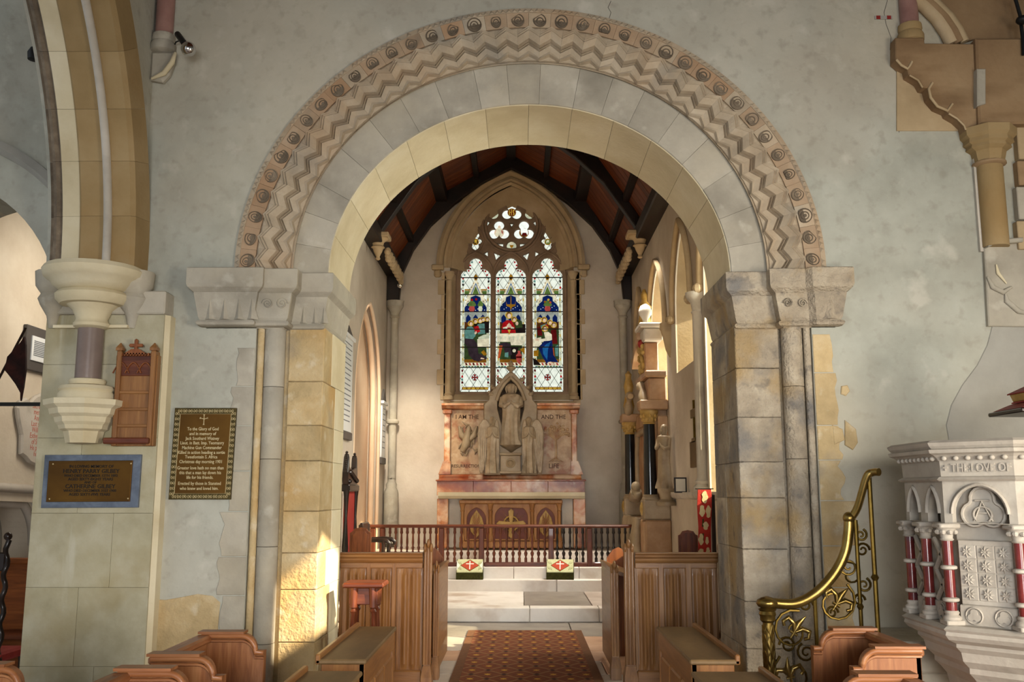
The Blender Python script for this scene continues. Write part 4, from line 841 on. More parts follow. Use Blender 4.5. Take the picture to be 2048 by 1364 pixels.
# statues standing on the reredos
p = r3(962, 950, 17.98); hC = r3(962, 222, 17.98).z-p.z
ch = robed(hC, .40, .26).xf(Matrix.Translation((p.x, 17.98, p.z))).obj('robed_statue', 'statue_stone', None, 50)
tag(ch, 'tall pale robed statue with joined hands in the gabled niche', 'statue')
pl = G().lathe([(.02, -.14), (.1, -.08), (.19, -.03), (.22, 0), (.0, 0)], (p.x, 18.0, p.z), 12).obj('statue_bracket', 'alabaster', rd, 40)
for nm, xx, s in (('north', 735, -1), ('south', 1180, 1)):
    p = r3(xx+(5 if s < 0 else -5), 1285, 17.9); hA = r3(xx, 615, 17.9).z-p.z
    an = thing('angel_statue', 'pale angel statue with long folded wings on the %s side of the niche' % nm, 'statue', (p.x, 17.9, p.z), 'angel statues flanking the niche')
    robed(hA, .24, .22, 'pray', 7).xf(Matrix.Translation((p.x, 17.9, p.z))).obj('figure', 'statue_stone', an, 50)
    for sd, wd in ((s, 1.2), (-s, .5)):
        out = [(0, .80), (.03, .9), (.07, .955), (.13, .95), (.18, .87), (.205, .7), (.205, .4), (.19, .15), (.17, .0), (.12, .0), (.07, .3), (.02, .6)]
        wg = plate([[(p.x+sd*(.03+x*wd), p.z+z*hA) for x, z in out]], 17.87, 17.95, .015)
        w_ = wg.obj('wing', 'statue_stone', an)
        for k in range(4):
            xx_ = p.x+sd*(.08+.03*k)*wd+sd*.02
            G().tube([(xx_, 17.87, p.z+hA*.78), (xx_+sd*.015, 17.865, p.z+hA*.4), (xx_+sd*.01, 17.87, p.z+hA*.05)], [.006, .016, .008], 5).obj('feather', 'statue_stone', w_, 60)
    G().box(p.x-.15, p.x+.15, 17.8, 18.0, p.z-.03, p.z+.0, .01).obj('base', 'alabaster', an)
# tabernacle box
x0, x1, z0, z1_ = rx(835, 1200, 17.75), rx(1075, 1200, 17.75), rz(1290, 17.75), rz(1040, 17.75)
tb = thing('tabernacle', 'small pale stone tabernacle with round boss between the angels', 'tabernacle', ((x0+x1)/2, 17.85, z0))
G().box(x0, x1, 17.75, 17.98, z0, z1_-.05, .012).obj('body', 'alabaster', tb); G().box(x0-.02, x1+.02, 17.72, 17.98, z1_-.05, z1_, .015).obj('cornice', 'alabaster', tb); G().box(x0-.02, x1+.02, 17.72, 17.98, z0, z0+.05, .012).obj('plinth', 'alabaster', tb)
G().lathe([(.09, 0), (.085, -.02), (.06, -.035), (.055, -.02), (.03, -.05), (.002, -.06)], ((x0+x1)/2, 17.75, (z0+z1_)/2), 16, ax='Y').obj('boss', 'alabaster', tb, 40)
# gradine and altar
def a4(x, y, Y): return pY(840+.176*x, 930+.176*y, Y)
gd = thing('altar_gradine', 'polished orange and cream marble shelf behind the altar slab', 'shelf', (rx(960), 17.9, 1.65))
z0, z1_ = 1.60, a4(1030, 165, 17.72).z
xs_ = [a4(x, 250, 17.72).x for x in (190, 605, 1035, 1455, 1875)]
for i in range(4): G().box(xs_[i]+.002, xs_[i+1]-.002, 17.73, 18.05, z0, z1_-.03, .004).obj('marble_block', 'marble_orange', gd)
G().box(xs_[0]-.02, xs_[-1]+.02, 17.69, 18.05, z1_-.032, z1_, .01).obj('shelf_top', 'marble_orange', gd)
al = thing('altar', 'stone altar slab on orange marble pillars with carved wooden frontal', 'altar', (rx(960), 17.7, .66))
xa, xb = a4(205, 350, 17.3).x, a4(1875, 350, 17.3).x
G().prism([(17.3, 1.59), (17.3, 1.655), (17.72, 1.655), (17.72, 1.54), (17.36, 1.54)], 'X', xa, xb).obj('slab', 'stone_cream', al)
for a, b in ((195, 320), (1745, 1880)): G().box(a4(a, 600, 17.5).x, a4(b, 600, 17.5).x, 17.45, 17.75, .66, 1.54, .01).obj('pillar', 'marble_orange', al)
for a, b in ((325, 480), (1610, 1740)): G().box(a4(a, 600, 17.6).x, a4(b, 600, 17.6).x, 17.62, 17.7, .66, 1.54, .01).obj('side_panel', 'stone_pale', al)
YF = 17.48
fx = [a4(x, 600, YF).x for x in (480, 800, 1275, 1585)]; zt_ = 1.52; zF = .70
mat('frontal_wood', [H('#7a4f2b'), H('#96683c'), H('#ab7d4d')], 3, .5, .15, 14, .05, stretch=(4, 9, 1))
mat('frontal_red', [H('#5a2a1e'), H('#6b3527'), H('#79432f')], 4, .5, .1, 14, .05)
fr = G().box(fx[0]-.03, fx[3]+.03, YF+.08, YF+.12, .66, zt_).obj('frontal', 'frontal_red', al)
G().box(fx[0]-.06, fx[3]+.06, YF-.03, YF+.1, zt_-.07, zt_, .015).obj('frontal_cornice', 'frontal_wood', al); G().box(fx[0]-.05, fx[3]+.05, YF-.02, YF+.1, .66, .78, .015).obj('frontal_plinth', 'frontal_wood', al)
for x in fx: G().lathe([(.05, .78), (.05, .84), (.035, .87), (.028, .9), (.028, 1.30), (.045, 1.32), (.03, 1.34), (.05, 1.42), (.06, 1.45)], (x, YF+.03, 0), 10).obj('frontal_column', 'frontal_wood', al, 40)
for i in range(3):
    x0, x1 = fx[i]+.05, fx[i+1]-.05; w = x1-x0; cx = (x0+x1)/2
    hz = 1.38
    arch = [(x0, .8)]+[(x, z) for x, z in pointed(x0+.03, x1-.03, 1.15 if i != 1 else 1.22, hz, 8)]+[(x1, .8)]
    outp = [(x0-.02, .79), (x0-.02, 1.45), (x1+.02, 1.45), (x1+.02, .79)]
    inner = [(x0+.03, .82)]+pointed(x0+.03, x1-.03, 1.15 if i != 1 else 1.2, hz, 8)+[(x1-.03, .82)]
    plate([outp, inner], YF+.03, YF+.08, .008).obj('frontal_tracery', 'frontal_wood', al)
    if i != 1:
        vs_ = [(cx, 1.34), (cx-.1, 1.2), (cx-.13, 1.08), (cx-.1, .95), (cx, .84), (cx+.1, .95), (cx+.13, 1.08), (cx+.1, 1.2)]
        plate([vs_], YF+.05, YF+.085, .008).obj('frontal_vesica', 'gilt', al)
        g = G()
        for s in (-1, 1):
            for k in range(5): g.tube([(cx, YF+.04, .92+k*.05), (cx+s*.05, YF+.035, 1.0+k*.055), (cx+s*(.09-.01*k), YF+.045, 1.06+k*.05)], [.012, .01, .004], 5)
        g.tube([(cx, YF+.04, .86), (cx, YF+.04, 1.28)], .012, 5); g.obj('vine_carving', 'frontal_wood', al, 60)
    else:
        c = a4(1035, 665, YF+.03); g = G()
        for k in range(16):
            t = 2*PI*k/16+.2; L_ = .30 if k % 2 else .25
            g.add([(c.x+.06*math.cos(t-.12), YF+.06, c.z+.06*math.sin(t-.12)), (c.x+.06*math.cos(t+.12), YF+.06, c.z+.06*math.sin(t+.12)), (c.x+L_*math.cos(t), YF+.06, c.z+L_*math.sin(t)), (c.x+.1*math.cos(t), YF+.035, c.z+.1*math.sin(t))], [(0, 1, 3), (1, 2, 3), (2, 0, 3), (0, 2, 1)])
        g.obj('sun_rays', 'gilt', al)
        cr = []
        for k in range(4):
            a = PI/2*k
            for (u, v) in ((.028, .03), (.05, .22), (.0, .27), (-.05, .22), (-.028, .03)): cr.append((c.x+u*math.cos(a)*-1+v*math.sin(a)*1, c.z+u*math.sin(a)*1+v*math.cos(a)))
        plate([cr], YF+.02, YF+.05, .006).obj('cross', 'gilt', al)
        G().tube([(c.x+.13*math.cos(t), YF+.04, c.z+.13*math.sin(t)) for t in [2*PI*k/24 for k in range(24)]], .016, 6, False, True).obj('cross_ring', 'gilt', al, 60)
# ------------------------------------------------------------------ communion rail
YL = 15.06
def bal_mesh(h):
    return G().lathe([(.022, 0), (.022, .06), (.012, .08), (.026, .12), (.028, .14), (.012, .17), (.016, .19), (.024, .22), (.014, .25), (.02, .3), (.013, h-.1), (.024, h-.08), (.024, h-.06), (.02, h-.05), (.02, h)], (0, 0, 0), 10)
zr0, zr1 = .545, pY(1020, 1049, YL).z
balm = {}
def rail(name, label, px0, px1, posts, n_each, m, bm):
    x0, x1 = pY(px0, 1080, YL).x, pY(px1, 1080, YL).x
    t = thing(name, label, 'rail', ((x0+x1)/2, YL, .52), 'communion rail across the sanctuary step')
    G().prism([(YL-.05, zr1-.05), (YL-.06, zr1-.025), (YL-.045, zr1-.005), (YL-.02, zr1), (YL+.05, zr1), (YL+.06, zr1-.03), (YL+.045, zr1-.05)], 'X', x0, x1).obj('top_rail', m+'_x', t)
    G().box(x0, x1, YL-.035, YL+.035, .52, .585, .01).obj('bottom_rail', m+'_x', t)
    px_ = [pY((a+b)/2, 1080, YL).x for a, b in posts]
    for x in px_: G().box(x-.042, x+.042, YL-.045, YL+.045, .52, zr1-.05, .012).obj('post', m+'_z', t)
    if bm not in balm:
        me = bal_mesh(zr1-.05-.585).mesh('baluster', 40); me.materials.append(MT[bm]); balm[bm] = me
    for (a, b), n in n_each:
        xa_, xb_ = pY(a, 1080, YL).x, pY(b, 1080, YL).x
        for k in range(n):
            o = link('baluster', balm[bm], t); o.location = Vector((xa_+(xb_-xa_)*(k+.5)/n, YL, .585))-world_of(t)
rail('communion_rail', 'brown turned-baluster communion rail left of the gate', 740, 968, [(741, 750), (757, 773), (878, 888), (958, 968)], [((774, 878), 9), ((889, 957), 5)], 'mah', 'mah_z')
rail('communion_rail', 'low balustered gate in the middle of the communion rail', 968.6, 1096.4, [], [((969, 1096), 10)], 'mah', 'mah_z')
rail('communion_rail', 'communion rail right of the gate with dark turned balusters', 1097, 1291, [(1097, 1107), (1173, 1185), (1281, 1291)], [((1108, 1172), 5), ((1186, 1280), 8)], 'mah', 'dark_oak')
# ------------------------------------------------------------------ kneelers
mat('kneeler_cream', [H('#b9b98b'), H('#c6c79b'), H('#d0d1a9')], 40, .95, .4, 120, .02)
mat('kneeler_dark', [H('#2b2a10'), H('#3a3915'), H('#47451b')], 30, .95, .4, 120, .02)
mat('kneeler_red', [H('#a8402a'), H('#bb4f34')], 40, .95, .3, 120, .02)
mat('thread_white', [H('#e6e2d4'), H('#efece0')], 40, .95, .2, 120, .02)
mat('thread_green', [H('#4a4d1c'), H('#5c5f28')], 40, .95, .2, 120, .02)
def kneeler(pxa, pxb, rz_, label, var):
    a = pY(pxa, 1150, 14.74); b = pY(pxb, 1150, 14.74); w = b.x-a.x; cx = (a.x+b.x)/2
    t = thing('kneeler', label, 'kneeler', (cx, 14.9, .348), 'embroidered kneelers at the communion rail'); t.rotation_euler = (0, 0, rz_)
    d0, z0, z1_ = -.14, .0, .14
    def loc(g, n, m, p=None): return g.obj(n, m, p or t, None, True)
    body = loc(G().prism([(-.16, 0), (-.16, .10), (.025, .29), (.025, 0)], 'X', -w/2, w/2), 'body', 'kneeler_dark')
    sl = math.atan2(.19, .185); L_ = math.hypot(.19, .185)
    M_ = Matrix.Translation((0, -.16, .10)) @ Matrix.Rotation(sl, 4, 'X')
    top = loc(G().box(-w/2+.008, w/2-.008, .006, L_-.006, -.01, .014, .006).xf(M_), 'top_cover', 'kneeler_cream')
    def flat(pts, z, n, m): loc(G().loft([[(x, y, z-.004) for x, y in pts], [(x, y, z) for x, y in pts]]).xf(M_), n, m, top)
    cy = L_*.5
    flat([(-.145, cy), (0, .02), (.145, cy), (0, L_-.02)], .0165, 'diamond', 'thread_green'); flat([(-.135, cy), (0, .03), (.135, cy), (0, L_-.03)], .0185, 'diamond', 'kneeler_red')
    flat([(-.008, .055), (.008, .055), (.008, cy+.02), (.06, cy+.02), (.06, cy+.036), (.008, cy+.036), (.008, L_-.05), (-.008, L_-.05), (-.008, cy+.036), (-.06, cy+.036), (-.06, cy+.02), (-.008, cy+.02)], .021, 'cross', 'thread_white')
    for s in (-1, 1):
        flat([(s*w/2*.97, .04), (s*.15, cy), (s*w/2*.97, L_-.04)], .0155, 'side_patch', 'thread_white' if var else 'kneeler_cream')
        for q in (.08, L_-.08):
            for k in range(3): flat([(s*(.13+k*.022)-.004, q-.035+k*.01), (s*(.13+k*.022)+.004, q-.035+k*.01), (s*(.15+k*.02), q+.035)], .016, 'stitching', 'thread_green')
kneeler(912, 966, 0, 'embroidered kneeler with red diamond and cross left of the rail gate', 1); kneeler(1094, 1149, -.07, 'embroidered kneeler with red diamond and cross right of the rail gate', 0)
# ------------------------------------------------------------------ carpet
mat('carpet_border', [H('#5c3a22'), H('#6d4729')], 20, .95, .2, 120, 0)
m = mat('carpet_field', [H('#5c2e18'), H('#6e3a1e'), H('#7b4526')], 14, .97, .25, 150, 0)
nt = m.node_tree; N = nt.nodes; L = nt.links; bs = N['Principled BSDF']; base = bs.inputs['Base Color'].links[0].from_socket
tc = N.new('ShaderNodeTexCoord'); sp = N.new('ShaderNodeSeparateXYZ'); L.new(tc.outputs['Object'], sp.inputs[0])
def mt(op, a, b=None, v=None):
    q = N.new('ShaderNodeMath'); q.operation = op
    L.new(a, q.inputs[0])
    if b is not None: L.new(b, q.inputs[1])
    if v is not None: q.inputs[1].default_value = v
    return q.outputs[0]
u = mt('MULTIPLY', sp.outputs['X'], v=1/.30); w = mt('MULTIPLY', sp.outputs['Y'], v=1/.42)
d1 = mt('FRACT', mt('ADD', u, w)); d2 = mt('FRACT', mt('SUBTRACT', u, w))
a1 = mt('ABSOLUTE', mt('SUBTRACT', d1, v=.5)); a2 = mt('ABSOLUTE', mt('SUBTRACT', d2, v=.5))
line = mt('GREATER_THAN', mt('MAXIMUM', a1, a2), v=.455)
mot = mt('LESS_THAN', mt('MAXIMUM', a1, a2), v=.10); mot2 = mt('LESS_THAN', mt('MULTIPLY', a1, a2), v=.0016)
mot3 = mt('MULTIPLY', mot2, mt('LESS_THAN', mt('MAXIMUM', a1, a2), v=.24))
mot = mt('MAXIMUM', mot, mot3)
lat = mt('GREATER_THAN', mt('MINIMUM', a1, a2), v=.38)
out = base
for fac, c in ((line, H('#86623c')), (lat, H('#3f2214')), (mot, H('#b5862f'))):
    mx = N.new('ShaderNodeMix'); mx.data_type = 'RGBA'; mx.inputs['B'].default_value = (*c, 1); L.new(fac, mx.inputs['Factor']); L.new(out, mx.inputs['A']); out = mx.outputs['Result']
L.new(out, bs.inputs['Base Color'])
c0, c1 = pZ(897, 1364, .012), pZ(1208, 1364, .012); cf = pZ(1052, 1260, .012).y
cw = thing('carpet', 'red-brown patterned runner carpet with gold lozenges on the chancel floor', 'carpet', (.03, 9.5, 0))
xL, xR = pZ(900, 1358, .012).x, pZ(1206, 1358, .012).x
G().box(xL, xR, 8.0, cf, 0.001, .010).obj('border', 'carpet_border', cw)
G().box(xL+.085, xR-.085, 8.0, cf-.03, .003, .013).obj('field', 'carpet_field', cw)
# ------------------------------------------------------------------ choir stalls inside the arch
def linenfold(x0, x1, z0, z1, y, m, parent):
    n = 24; pts = []
    for i in range(n+1):
        u = i/n; d = .011*(1+math.cos(u*PI*6))*(.3+.7*math.sin(PI*u)); pts.append((x0+(x1-x0)*u, y-d))
    fs = pts+[(x1, y+.02), (x0, y+.02)]
    top = [(p[0], y) for p in pts]+[(x1, y+.02), (x0, y+.02)]
    g = G().loft([[(a, b, z0) for a, b in top], [(a, b, z0+.05) for a, b in fs], [(a, b, z1-.06) for a, b in fs], [(a, b, z1) for a, b in top]])
    return g.obj('linenfold_panel', m, parent)
def endpost(xa, xb, y, ztop, m, parent, deep=.09, pl=True):
    """moulded bench end with rounded leafy top"""
    c = (xa+xb)/2; w = (xb-xa)/2
    g = G().box(c-w*.72, c+w*.72, y+.01, y+deep, 0.0, ztop-.06)
    for q in (-.62, 0, .62): g.lathe([(w*.30, .2), (w*.30, ztop-.09), (w*.12, ztop-.05)], (c+q*w, y+.015, 0), 10)
    p = g.obj('end_post', m, parent, 40)
    g = G()
    for q, h in ((-.6, -.075), (0, -.04), (.6, -.075)): g.sphere((c+q*w, y+deep*.4, ztop+h), (w*.42, deep*.55, .045), 10, 7)
    g.obj('post_top', m, p, 60)
    if pl:
        G().loft([[(c-w*1.15, y-.03, 0), (c+w*1.15, y-.03, 0), (c+w*1.15, y+deep+.03, 0), (c-w*1.15, y+deep+.03, 0)], [(c-w*1.15, y-.03, .1), (c+w*1.15, y-.03, .1), (c+w*1.15, y+deep+.03, .1), (c-w*1.15, y+deep+.03, .1)], [(c-w*.8, y, .19), (c+w*.8, y, .19), (c+w*.8, y+deep, .19), (c-w*.8, y+deep, .19)]]).obj('post_foot', m, p)
    return p
def stall(side, label, po, pan, pi, low, muntin, panels, m):
    Y = 8.45
    X = lambda p: pY(p, 1200, Y).x
    t = thing('choir_stall', label, 'choir stall', (X((pan[0]+pan[1])/2), Y+.4, 0), 'choir stalls inside the chancel arch')
    x0, x1 = X(pan[0]), X(pan[1]); ztop = pY(1040, 1105, Y).z; zc = pY(1040, 1125, Y).z; zp = pY(1040, 1079, Y).z
    G().prism([(Y-.02, zc), (Y-.035, zc+.02), (Y-.03, zc+.035), (Y-.05, zc+.05), (Y-.045, zc+.065), (Y-.06, zc+.08), (Y-.06, ztop), (Y+.06, ztop), (Y+.06, zc)], 'X', x0, x1).obj('cap_rail', m+'_x', t)
    G().box(x0, x1, Y+.02, Y+.05, 0, zc).obj('back_board', m+'_z', t)
    for a, b in muntin: G().box(X(a), X(b), Y-.005, Y+.03, .14, zc, .008).obj('muntin', m+'_z', t)
    zt = zc-.05
    G().box(x0, x1, Y-.004, Y+.03, zt, zc, .006).obj('top_rail', m+'_x', t); G().box(x0, x1, Y-.01, Y+.03, .0, .15, .012).obj('plinth_rail', m+'_x', t)
    for a, b in panels: linenfold(X(a), X(b), .15, zt, Y+.018, m+'_z', t)
    endpost(X(po[0]), X(po[1]), Y-.03, zp, m+'_z', t); endpost(X(pi[0]), X(pi[1]), Y-.03, zp, m+'_z', t)
    # seat, kneeling desk and low front behind the screen
    s = 1 if side == 'n' else -1
    xi = X(pi[1] if s > 0 else pi[0])
    xd = pY((low[0]+low[1])/2, 1200, 8.95).x
    endpost(pY(low[0], 1200, 8.9).x, pY(low[1], 1200, 8.9).x, 8.86, pY(1040, 1122, 8.9).z, m+'_z', t, .08)
    G().box(xd-.02, xd+.02, 8.95, 10.1, .05, .92, .004).obj('desk_front', m+'_y', t)
    G().prism([(xd+s*.03, .93), (xd-s*.30, .82), (xd-s*.30, .85), (xd+s*.03, .965)], 'Y', 8.9, 10.12).obj('book_board', m+'_y', t)
    xo = X(po[0] if s > 0 else po[1])
    G().box(xi-s*.55, xo+s*.02, 8.55, 10.1, .40, .45, .01).obj('seat', m+'_y', t)
    for yy in (8.6, 10.02): G().box(xi-s*.5, xi-s*.44, yy, yy+.05, 0, .4).obj('seat_leg', m+'_z', t)
    # far bench end with arched top
    e0 = xd-s*.16; G().prism([(e0-.12, 0), (e0-.12, .98), (e0-.06, 1.06), (e0, 1.09), (e0+.06, 1.06), (e0+.12, .98), (e0+.12, 0)], 'Y', 10.1, 10.16).obj('bench_end', 'redwood_z', t)
    return t
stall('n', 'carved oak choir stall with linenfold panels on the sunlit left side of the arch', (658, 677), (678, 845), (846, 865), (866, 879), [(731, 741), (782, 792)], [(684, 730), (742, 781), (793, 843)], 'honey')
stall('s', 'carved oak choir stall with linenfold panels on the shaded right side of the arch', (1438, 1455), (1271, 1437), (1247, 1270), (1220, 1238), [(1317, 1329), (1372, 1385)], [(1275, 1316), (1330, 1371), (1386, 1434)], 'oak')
# small stool in front of the left stall
st = thing('stool', 'small brown wooden stool with turned legs before the left choir stall', 'stool', (-1.24, 7.8, 0))
a, b = pY(690, 1165, 7.75), pY(772, 1165, 7.75); zt = pY(730, 1163, 7.75).z
G().box(a.x, b.x, 7.62, 7.92, zt-.04, zt, .012).obj('seat_top', 'mah_x', st); G().box(a.x+.05, b.x-.05, 7.66, 7.88, zt-.17, zt-.04, .006).obj('apron', 'mah_x', st)
for x in (a.x+.055, b.x-.055):
    for y in (7.67, 7.87):
        sx = -1 if x < (a.x+b.x)/2 else 1
        G().lathe([(.03, 0), (.03, .05), (.022, .08), (.018, .2), (.024, .5), (.016, zt-.24), (.028, zt-.22), (.016, zt-.20), (.03, zt-.19), (.034, zt-.04)], (0, 0, 0), 10).xf(Matrix.Translation((x, y, 0)) @ Matrix.Shear('XY', 4, (-sx*.04, 0)) ).obj('leg', 'mah_z', st, 40)
# clergy chairs behind the stalls
def chair(px0, px1, ptop, Y, label, m, arm=None):
    x0, x1 = pY(px0, 1080, Y).x, pY(px1, 1080, Y).x; zt = pY(1040, ptop, Y).z; c = (x0+x1)/2; w = x1-x0
    t = thing('clergy_chair', label, 'chair', (c, Y, 0))
    top = [(x0, .5), (x0, zt-.06), (x0+w*.12, zt-.045), (x0+w*.22, zt-.012), (c, zt), (x1-w*.22, zt-.012), (x1-w*.12, zt-.045), (x1, zt-.06), (x1, .5)]
    plate([top], Y, Y+.04, .006).obj('backrest', m+'_z', t)
    ins = [(c+(x-c)*.78, .55+(z-.5)*.9) for x, z in top]
    plate([ins], Y-.012, Y+.01, .005).obj('back_panel', m+'_z', t)
    s = 1
    G().box(x0, x1, Y+.02, Y+.45, .42, .47, .01).obj('seat', m+'_x', t)
    for x in (x0+.02, x1-.02):
        for y in (Y+.02, Y+.42): G().box(x-.02, x+.02, y-.02, y+.02, 0, .42, .004).obj('leg', m+'_z', t)
        am = arm or m+'_y'
        G().box(x-.025, x+.025, Y+.03, Y+.42, .68, .71, .008).obj('armrest', am, t); G().lathe([(.02, .45), (.012, .52), (.024, .58), (.012, .64), (.02, .68)], (x, Y+.4, 0), 8).obj('arm_post', am, t, 40)
chair(699, 742, 1055, 10.7, 'brown panelled clergy chair with shaped back behind the left stall', 'redwood')
chair(1357, 1396, 1060, 10.7, 'dark brown clergy chair with shaped back behind the right stall', 'mah')
# dark carved armchair near the rail
ac = thing('armchair', 'black carved armchair with scrolled arm before the communion rail', 'chair', (-1.95, 12.2, 0))
xa, xb = pY(735, 1085, 12.2).x, pY(784, 1085, 12.2).x
G().box(xa-.05, xb-.1, 12.0, 12.5, .42, .5, .02).obj('seat', 'dark_oak', ac); zt = pY(760, 1082, 12.0).z
for y in (12.0, 12.48):
    G().tube([(xa-.05, y, zt+.0), (xa+.15, y, zt+.01), (xb-.04, y, zt), (xb, y, zt-.03), (xb-.01, y, zt-.07)], [.02, .026, .028, .026, .016], 8).obj('armrest', 'dark_oak', ac, 50); G().lathe([(.03, 0), (.02, .1), (.035, .42), (.02, .55), (.035, .7), (.02, zt-.05), (.028, zt)], (xb-.08, y, 0), 10).obj('arm_post', 'dark_oak', ac, 40)
    G().box(xa-.08, xa-.02, y-.03, y+.03, 0, zt+.2, .008).obj('back_post', 'dark_oak', ac)
G().box(xa-.07, xa-.03, 12.0, 12.48, .6, zt+.22, .01).obj('backrest', 'dark_oak', ac)
# tall mitre-backed bishop's chair against the north wall
bc = thing('bishop_chair', 'tall dark carved chair with mitre-shaped top and red back panel by the north wall', 'chair', (-2.4, 14.0, .0))
Xc = -2.42
def b8(x, y): return pX(640+.264*x, 750+.264*y, Xc)
ya, yb = b8(205, 900).y-.05, b8(300, 900).y
yb = ya+.75
def bz(y): return b8(255, y).z
yc = (ya+yb)/2; zb_, zm, zt = bz(840), bz(740), bz(608)
mit = [(ya, zb_), (ya-.02, zm), (ya+.02, (zm+zt)/2), (ya+.06, zt), (ya+.10, (zm+zt)/2-.05), (yc, zm+.03), (yb-.10, (zm+zt)/2-.05), (yb-.06, zt), (yb-.02, (zm+zt)/2), (yb+.02, zm), (yb, zb_)]
plate([mit], Xc-.06, Xc+.02, .012, ax='X').obj('mitre_top', 'dark_oak', bc)
g = G()
for s, yy in ((1, ya), (-1, yb)):
    for k in range(9): g.sphere((Xc-.02, yy+s*(-.01+.008*k), zm+.05+(zt-zm)*k/9), .022, 6, 4)
g.obj('crockets', 'dark_oak', bc)
G().box(Xc-.08, Xc+.05, ya-.03, yb+.03, zb_-.08, zb_+.02, .02).obj('carved_rail', 'dark_oak', bc)
g = G()
for k in range(10): g.sphere((Xc+.03, ya+.08+(yb-ya-.16)*((k*3) % 10)/9, zb_+.06+(zm-zb_-.06)*((k*7) % 10)/9), (.03, .05, .035), 7, 5)
g.obj('mitre_carving', 'dark_oak', bc)
G().box(Xc-.05, Xc, ya+.08, yb-.08, .6, zb_-.08).obj('back_panel', 'paint_red', bc)
for yy in (ya, yb): G().lathe([(.035, 0), (.035, .5), (.025, .55), (.045, .9), (.02, 1.3), (.035, zb_-.15), (.045, zb_-.06)], (Xc, yy, 0), 10).obj('back_post', 'dark_oak', bc, 40)
G().box(Xc, Xc+.45, ya, yb, .42, .5, .02).obj('seat', 'dark_oak', bc)
for yy in (ya, yb): G().box(Xc+.38, Xc+.45, yy-.03, yy+.03, 0, .45, .01).obj('front_leg', 'dark_oak', bc)
# red banner on the right
mat('banner_red', [H('#8a1f18'), H('#a02a20'), H('#ae372b')], 6, .9, .3, 60, 0)
mat('banner_cream', [H('#b9a478'), H('#c9b68b')], 6, .9, .3, 60, 0)
bn = thing('banner', 'red hanging banner with cream leaf shapes by the right jamb', 'banner', (2.0, 10.3, .9))
Yb = 10.3
def bb(x, y): v = pY(1220+.264*x, 750+.264*y, Yb); return (v.x, v.z)
out = [bb(665, 868), bb(768, 866), bb(772, 1000), bb(765, 1150), bb(768, 1360), bb(668, 1360), bb(670, 1150), bb(660, 1000)]
plate([out], Yb, Yb+.012, .003).obj('cloth', 'banner_red', bn)
G().box(bb(660, 866)[0]-.02, bb(772, 866)[0]+.02, Yb-.005, Yb+.025, bb(700, 866)[1], bb(700, 858)[1], .006).obj('batten', 'dark_oak', bn)
for (cx, cy, w, h) in ((718, 925, 22, 48), (698, 1030, 20, 45), (745, 1035, 18, 48), (725, 1142, 20, 32), (690, 1245, 18, 45), (735, 1255, 12, 30), (690, 1335, 20, 20), (742, 1330, 14, 25)):
    pts = [bb(cx+w*(1+.25*math.sin(5*t+cx))*math.cos(t), cy+h*math.sin(t)) for t in [2*PI*k/14 for k in range(14)]]
    plate([pts], Yb-.005, Yb+.002).obj('leaf_patch', 'banner_cream', bn)
for y0_, y1_ in ((1090, 1150), (1200, 1270)): plate([[bb(700, y0_), bb(712, y0_), bb(708, y1_), bb(696, y1_)]], Yb-.004, Yb+.002).obj('green_strip', 'kneeler_dark', bn)
# banner support post and stand on the floor
G().box(bb(770, 900)[0], bb(800, 900)[0], Yb+.04, Yb+.10, 0, bb(700, 900)[1], .01).obj('stand_post', 'dark_oak', bn)
# framed notice and leaflet on the window ledge
fr = thing('picture_frame', 'small black framed notice standing on the window ledge', 'frame', (2.1, 12.6, 1.6))
pz = 1.66
mat('paper', [H('#cfc6b2'), H('#dcd4c2')], 8, .8, 0, 30, 0)
ya, yb = 12.2, 12.75
xa, xb = pY(1220+.264*488, 980, 12.6).x, pY(1220+.264*583, 980, 12.6).x; zt = pY(1360, 750+.264*775, 12.6).z; zb_ = pY(1360, 750+.264*893, 12.6).z
G().box(xa, xb, 12.6, 12.63, zb_, zt, .004).obj('frame', 'dark_oak', fr); G().box(xa+.02, xb-.02, 12.592, 12.61, zb_+.02, zt-.02).obj('notice', 'paper', fr)
lf = G().box(0, .16, 0, .02, 0, .24, .003).xf(Matrix.Translation((pY(1380, 980, 12.4).x, 12.5, zb_)) @ Matrix.Rotation(.25, 4, 'Y')).obj('leaflet', 'plaster_patch'); tag(lf, 'grey leaflet leaning beside the framed notice on the ledge', 'leaflet')
# brass cross on its tablet
Xw = 2.17
def c6(x, y): v = pX(1220+.264*x, 750+.264*y, Xw); return (v.y, v.z)
bx_ = thing('wall_cross', 'slender brass cross above a small brass tablet on the south wall', 'cross', (2.18, 12.2, 2.0))
def qd(x0, y0, x1, y1): a, b = c6(x0, y0), c6(x1, y1); return min(a[0], b[0]), max(a[0], b[0]), min(a[1], b[1]), max(a[1], b[1])
for nm, q in (('shaft', qd(628, 190, 640, 490)), ('crosspiece', qd(612, 265, 660, 310)), ('tablet', qd(608, 508, 676, 695)), ('foot', qd(622, 480, 650, 508))):
    G().box(2.16, 2.2, q[0], q[1], q[2], q[3], .004).obj(nm, 'brass_dark', bx_)
# ledge under the south windows
ld = struct(bpy.data.objects.new('trim_ledge_south', None), 'pale stone sill ledge along the south wall'); COL.objects.link(ld)
G().prism([(2.2, 1.56), (2.14, 1.58), (2.12, 1.62), (2.12, 1.655), (2.25, 1.655), (2.25, 1.56)], 'Y', 8.3, 14.1).obj('ledge', 'stone_pale', ld)
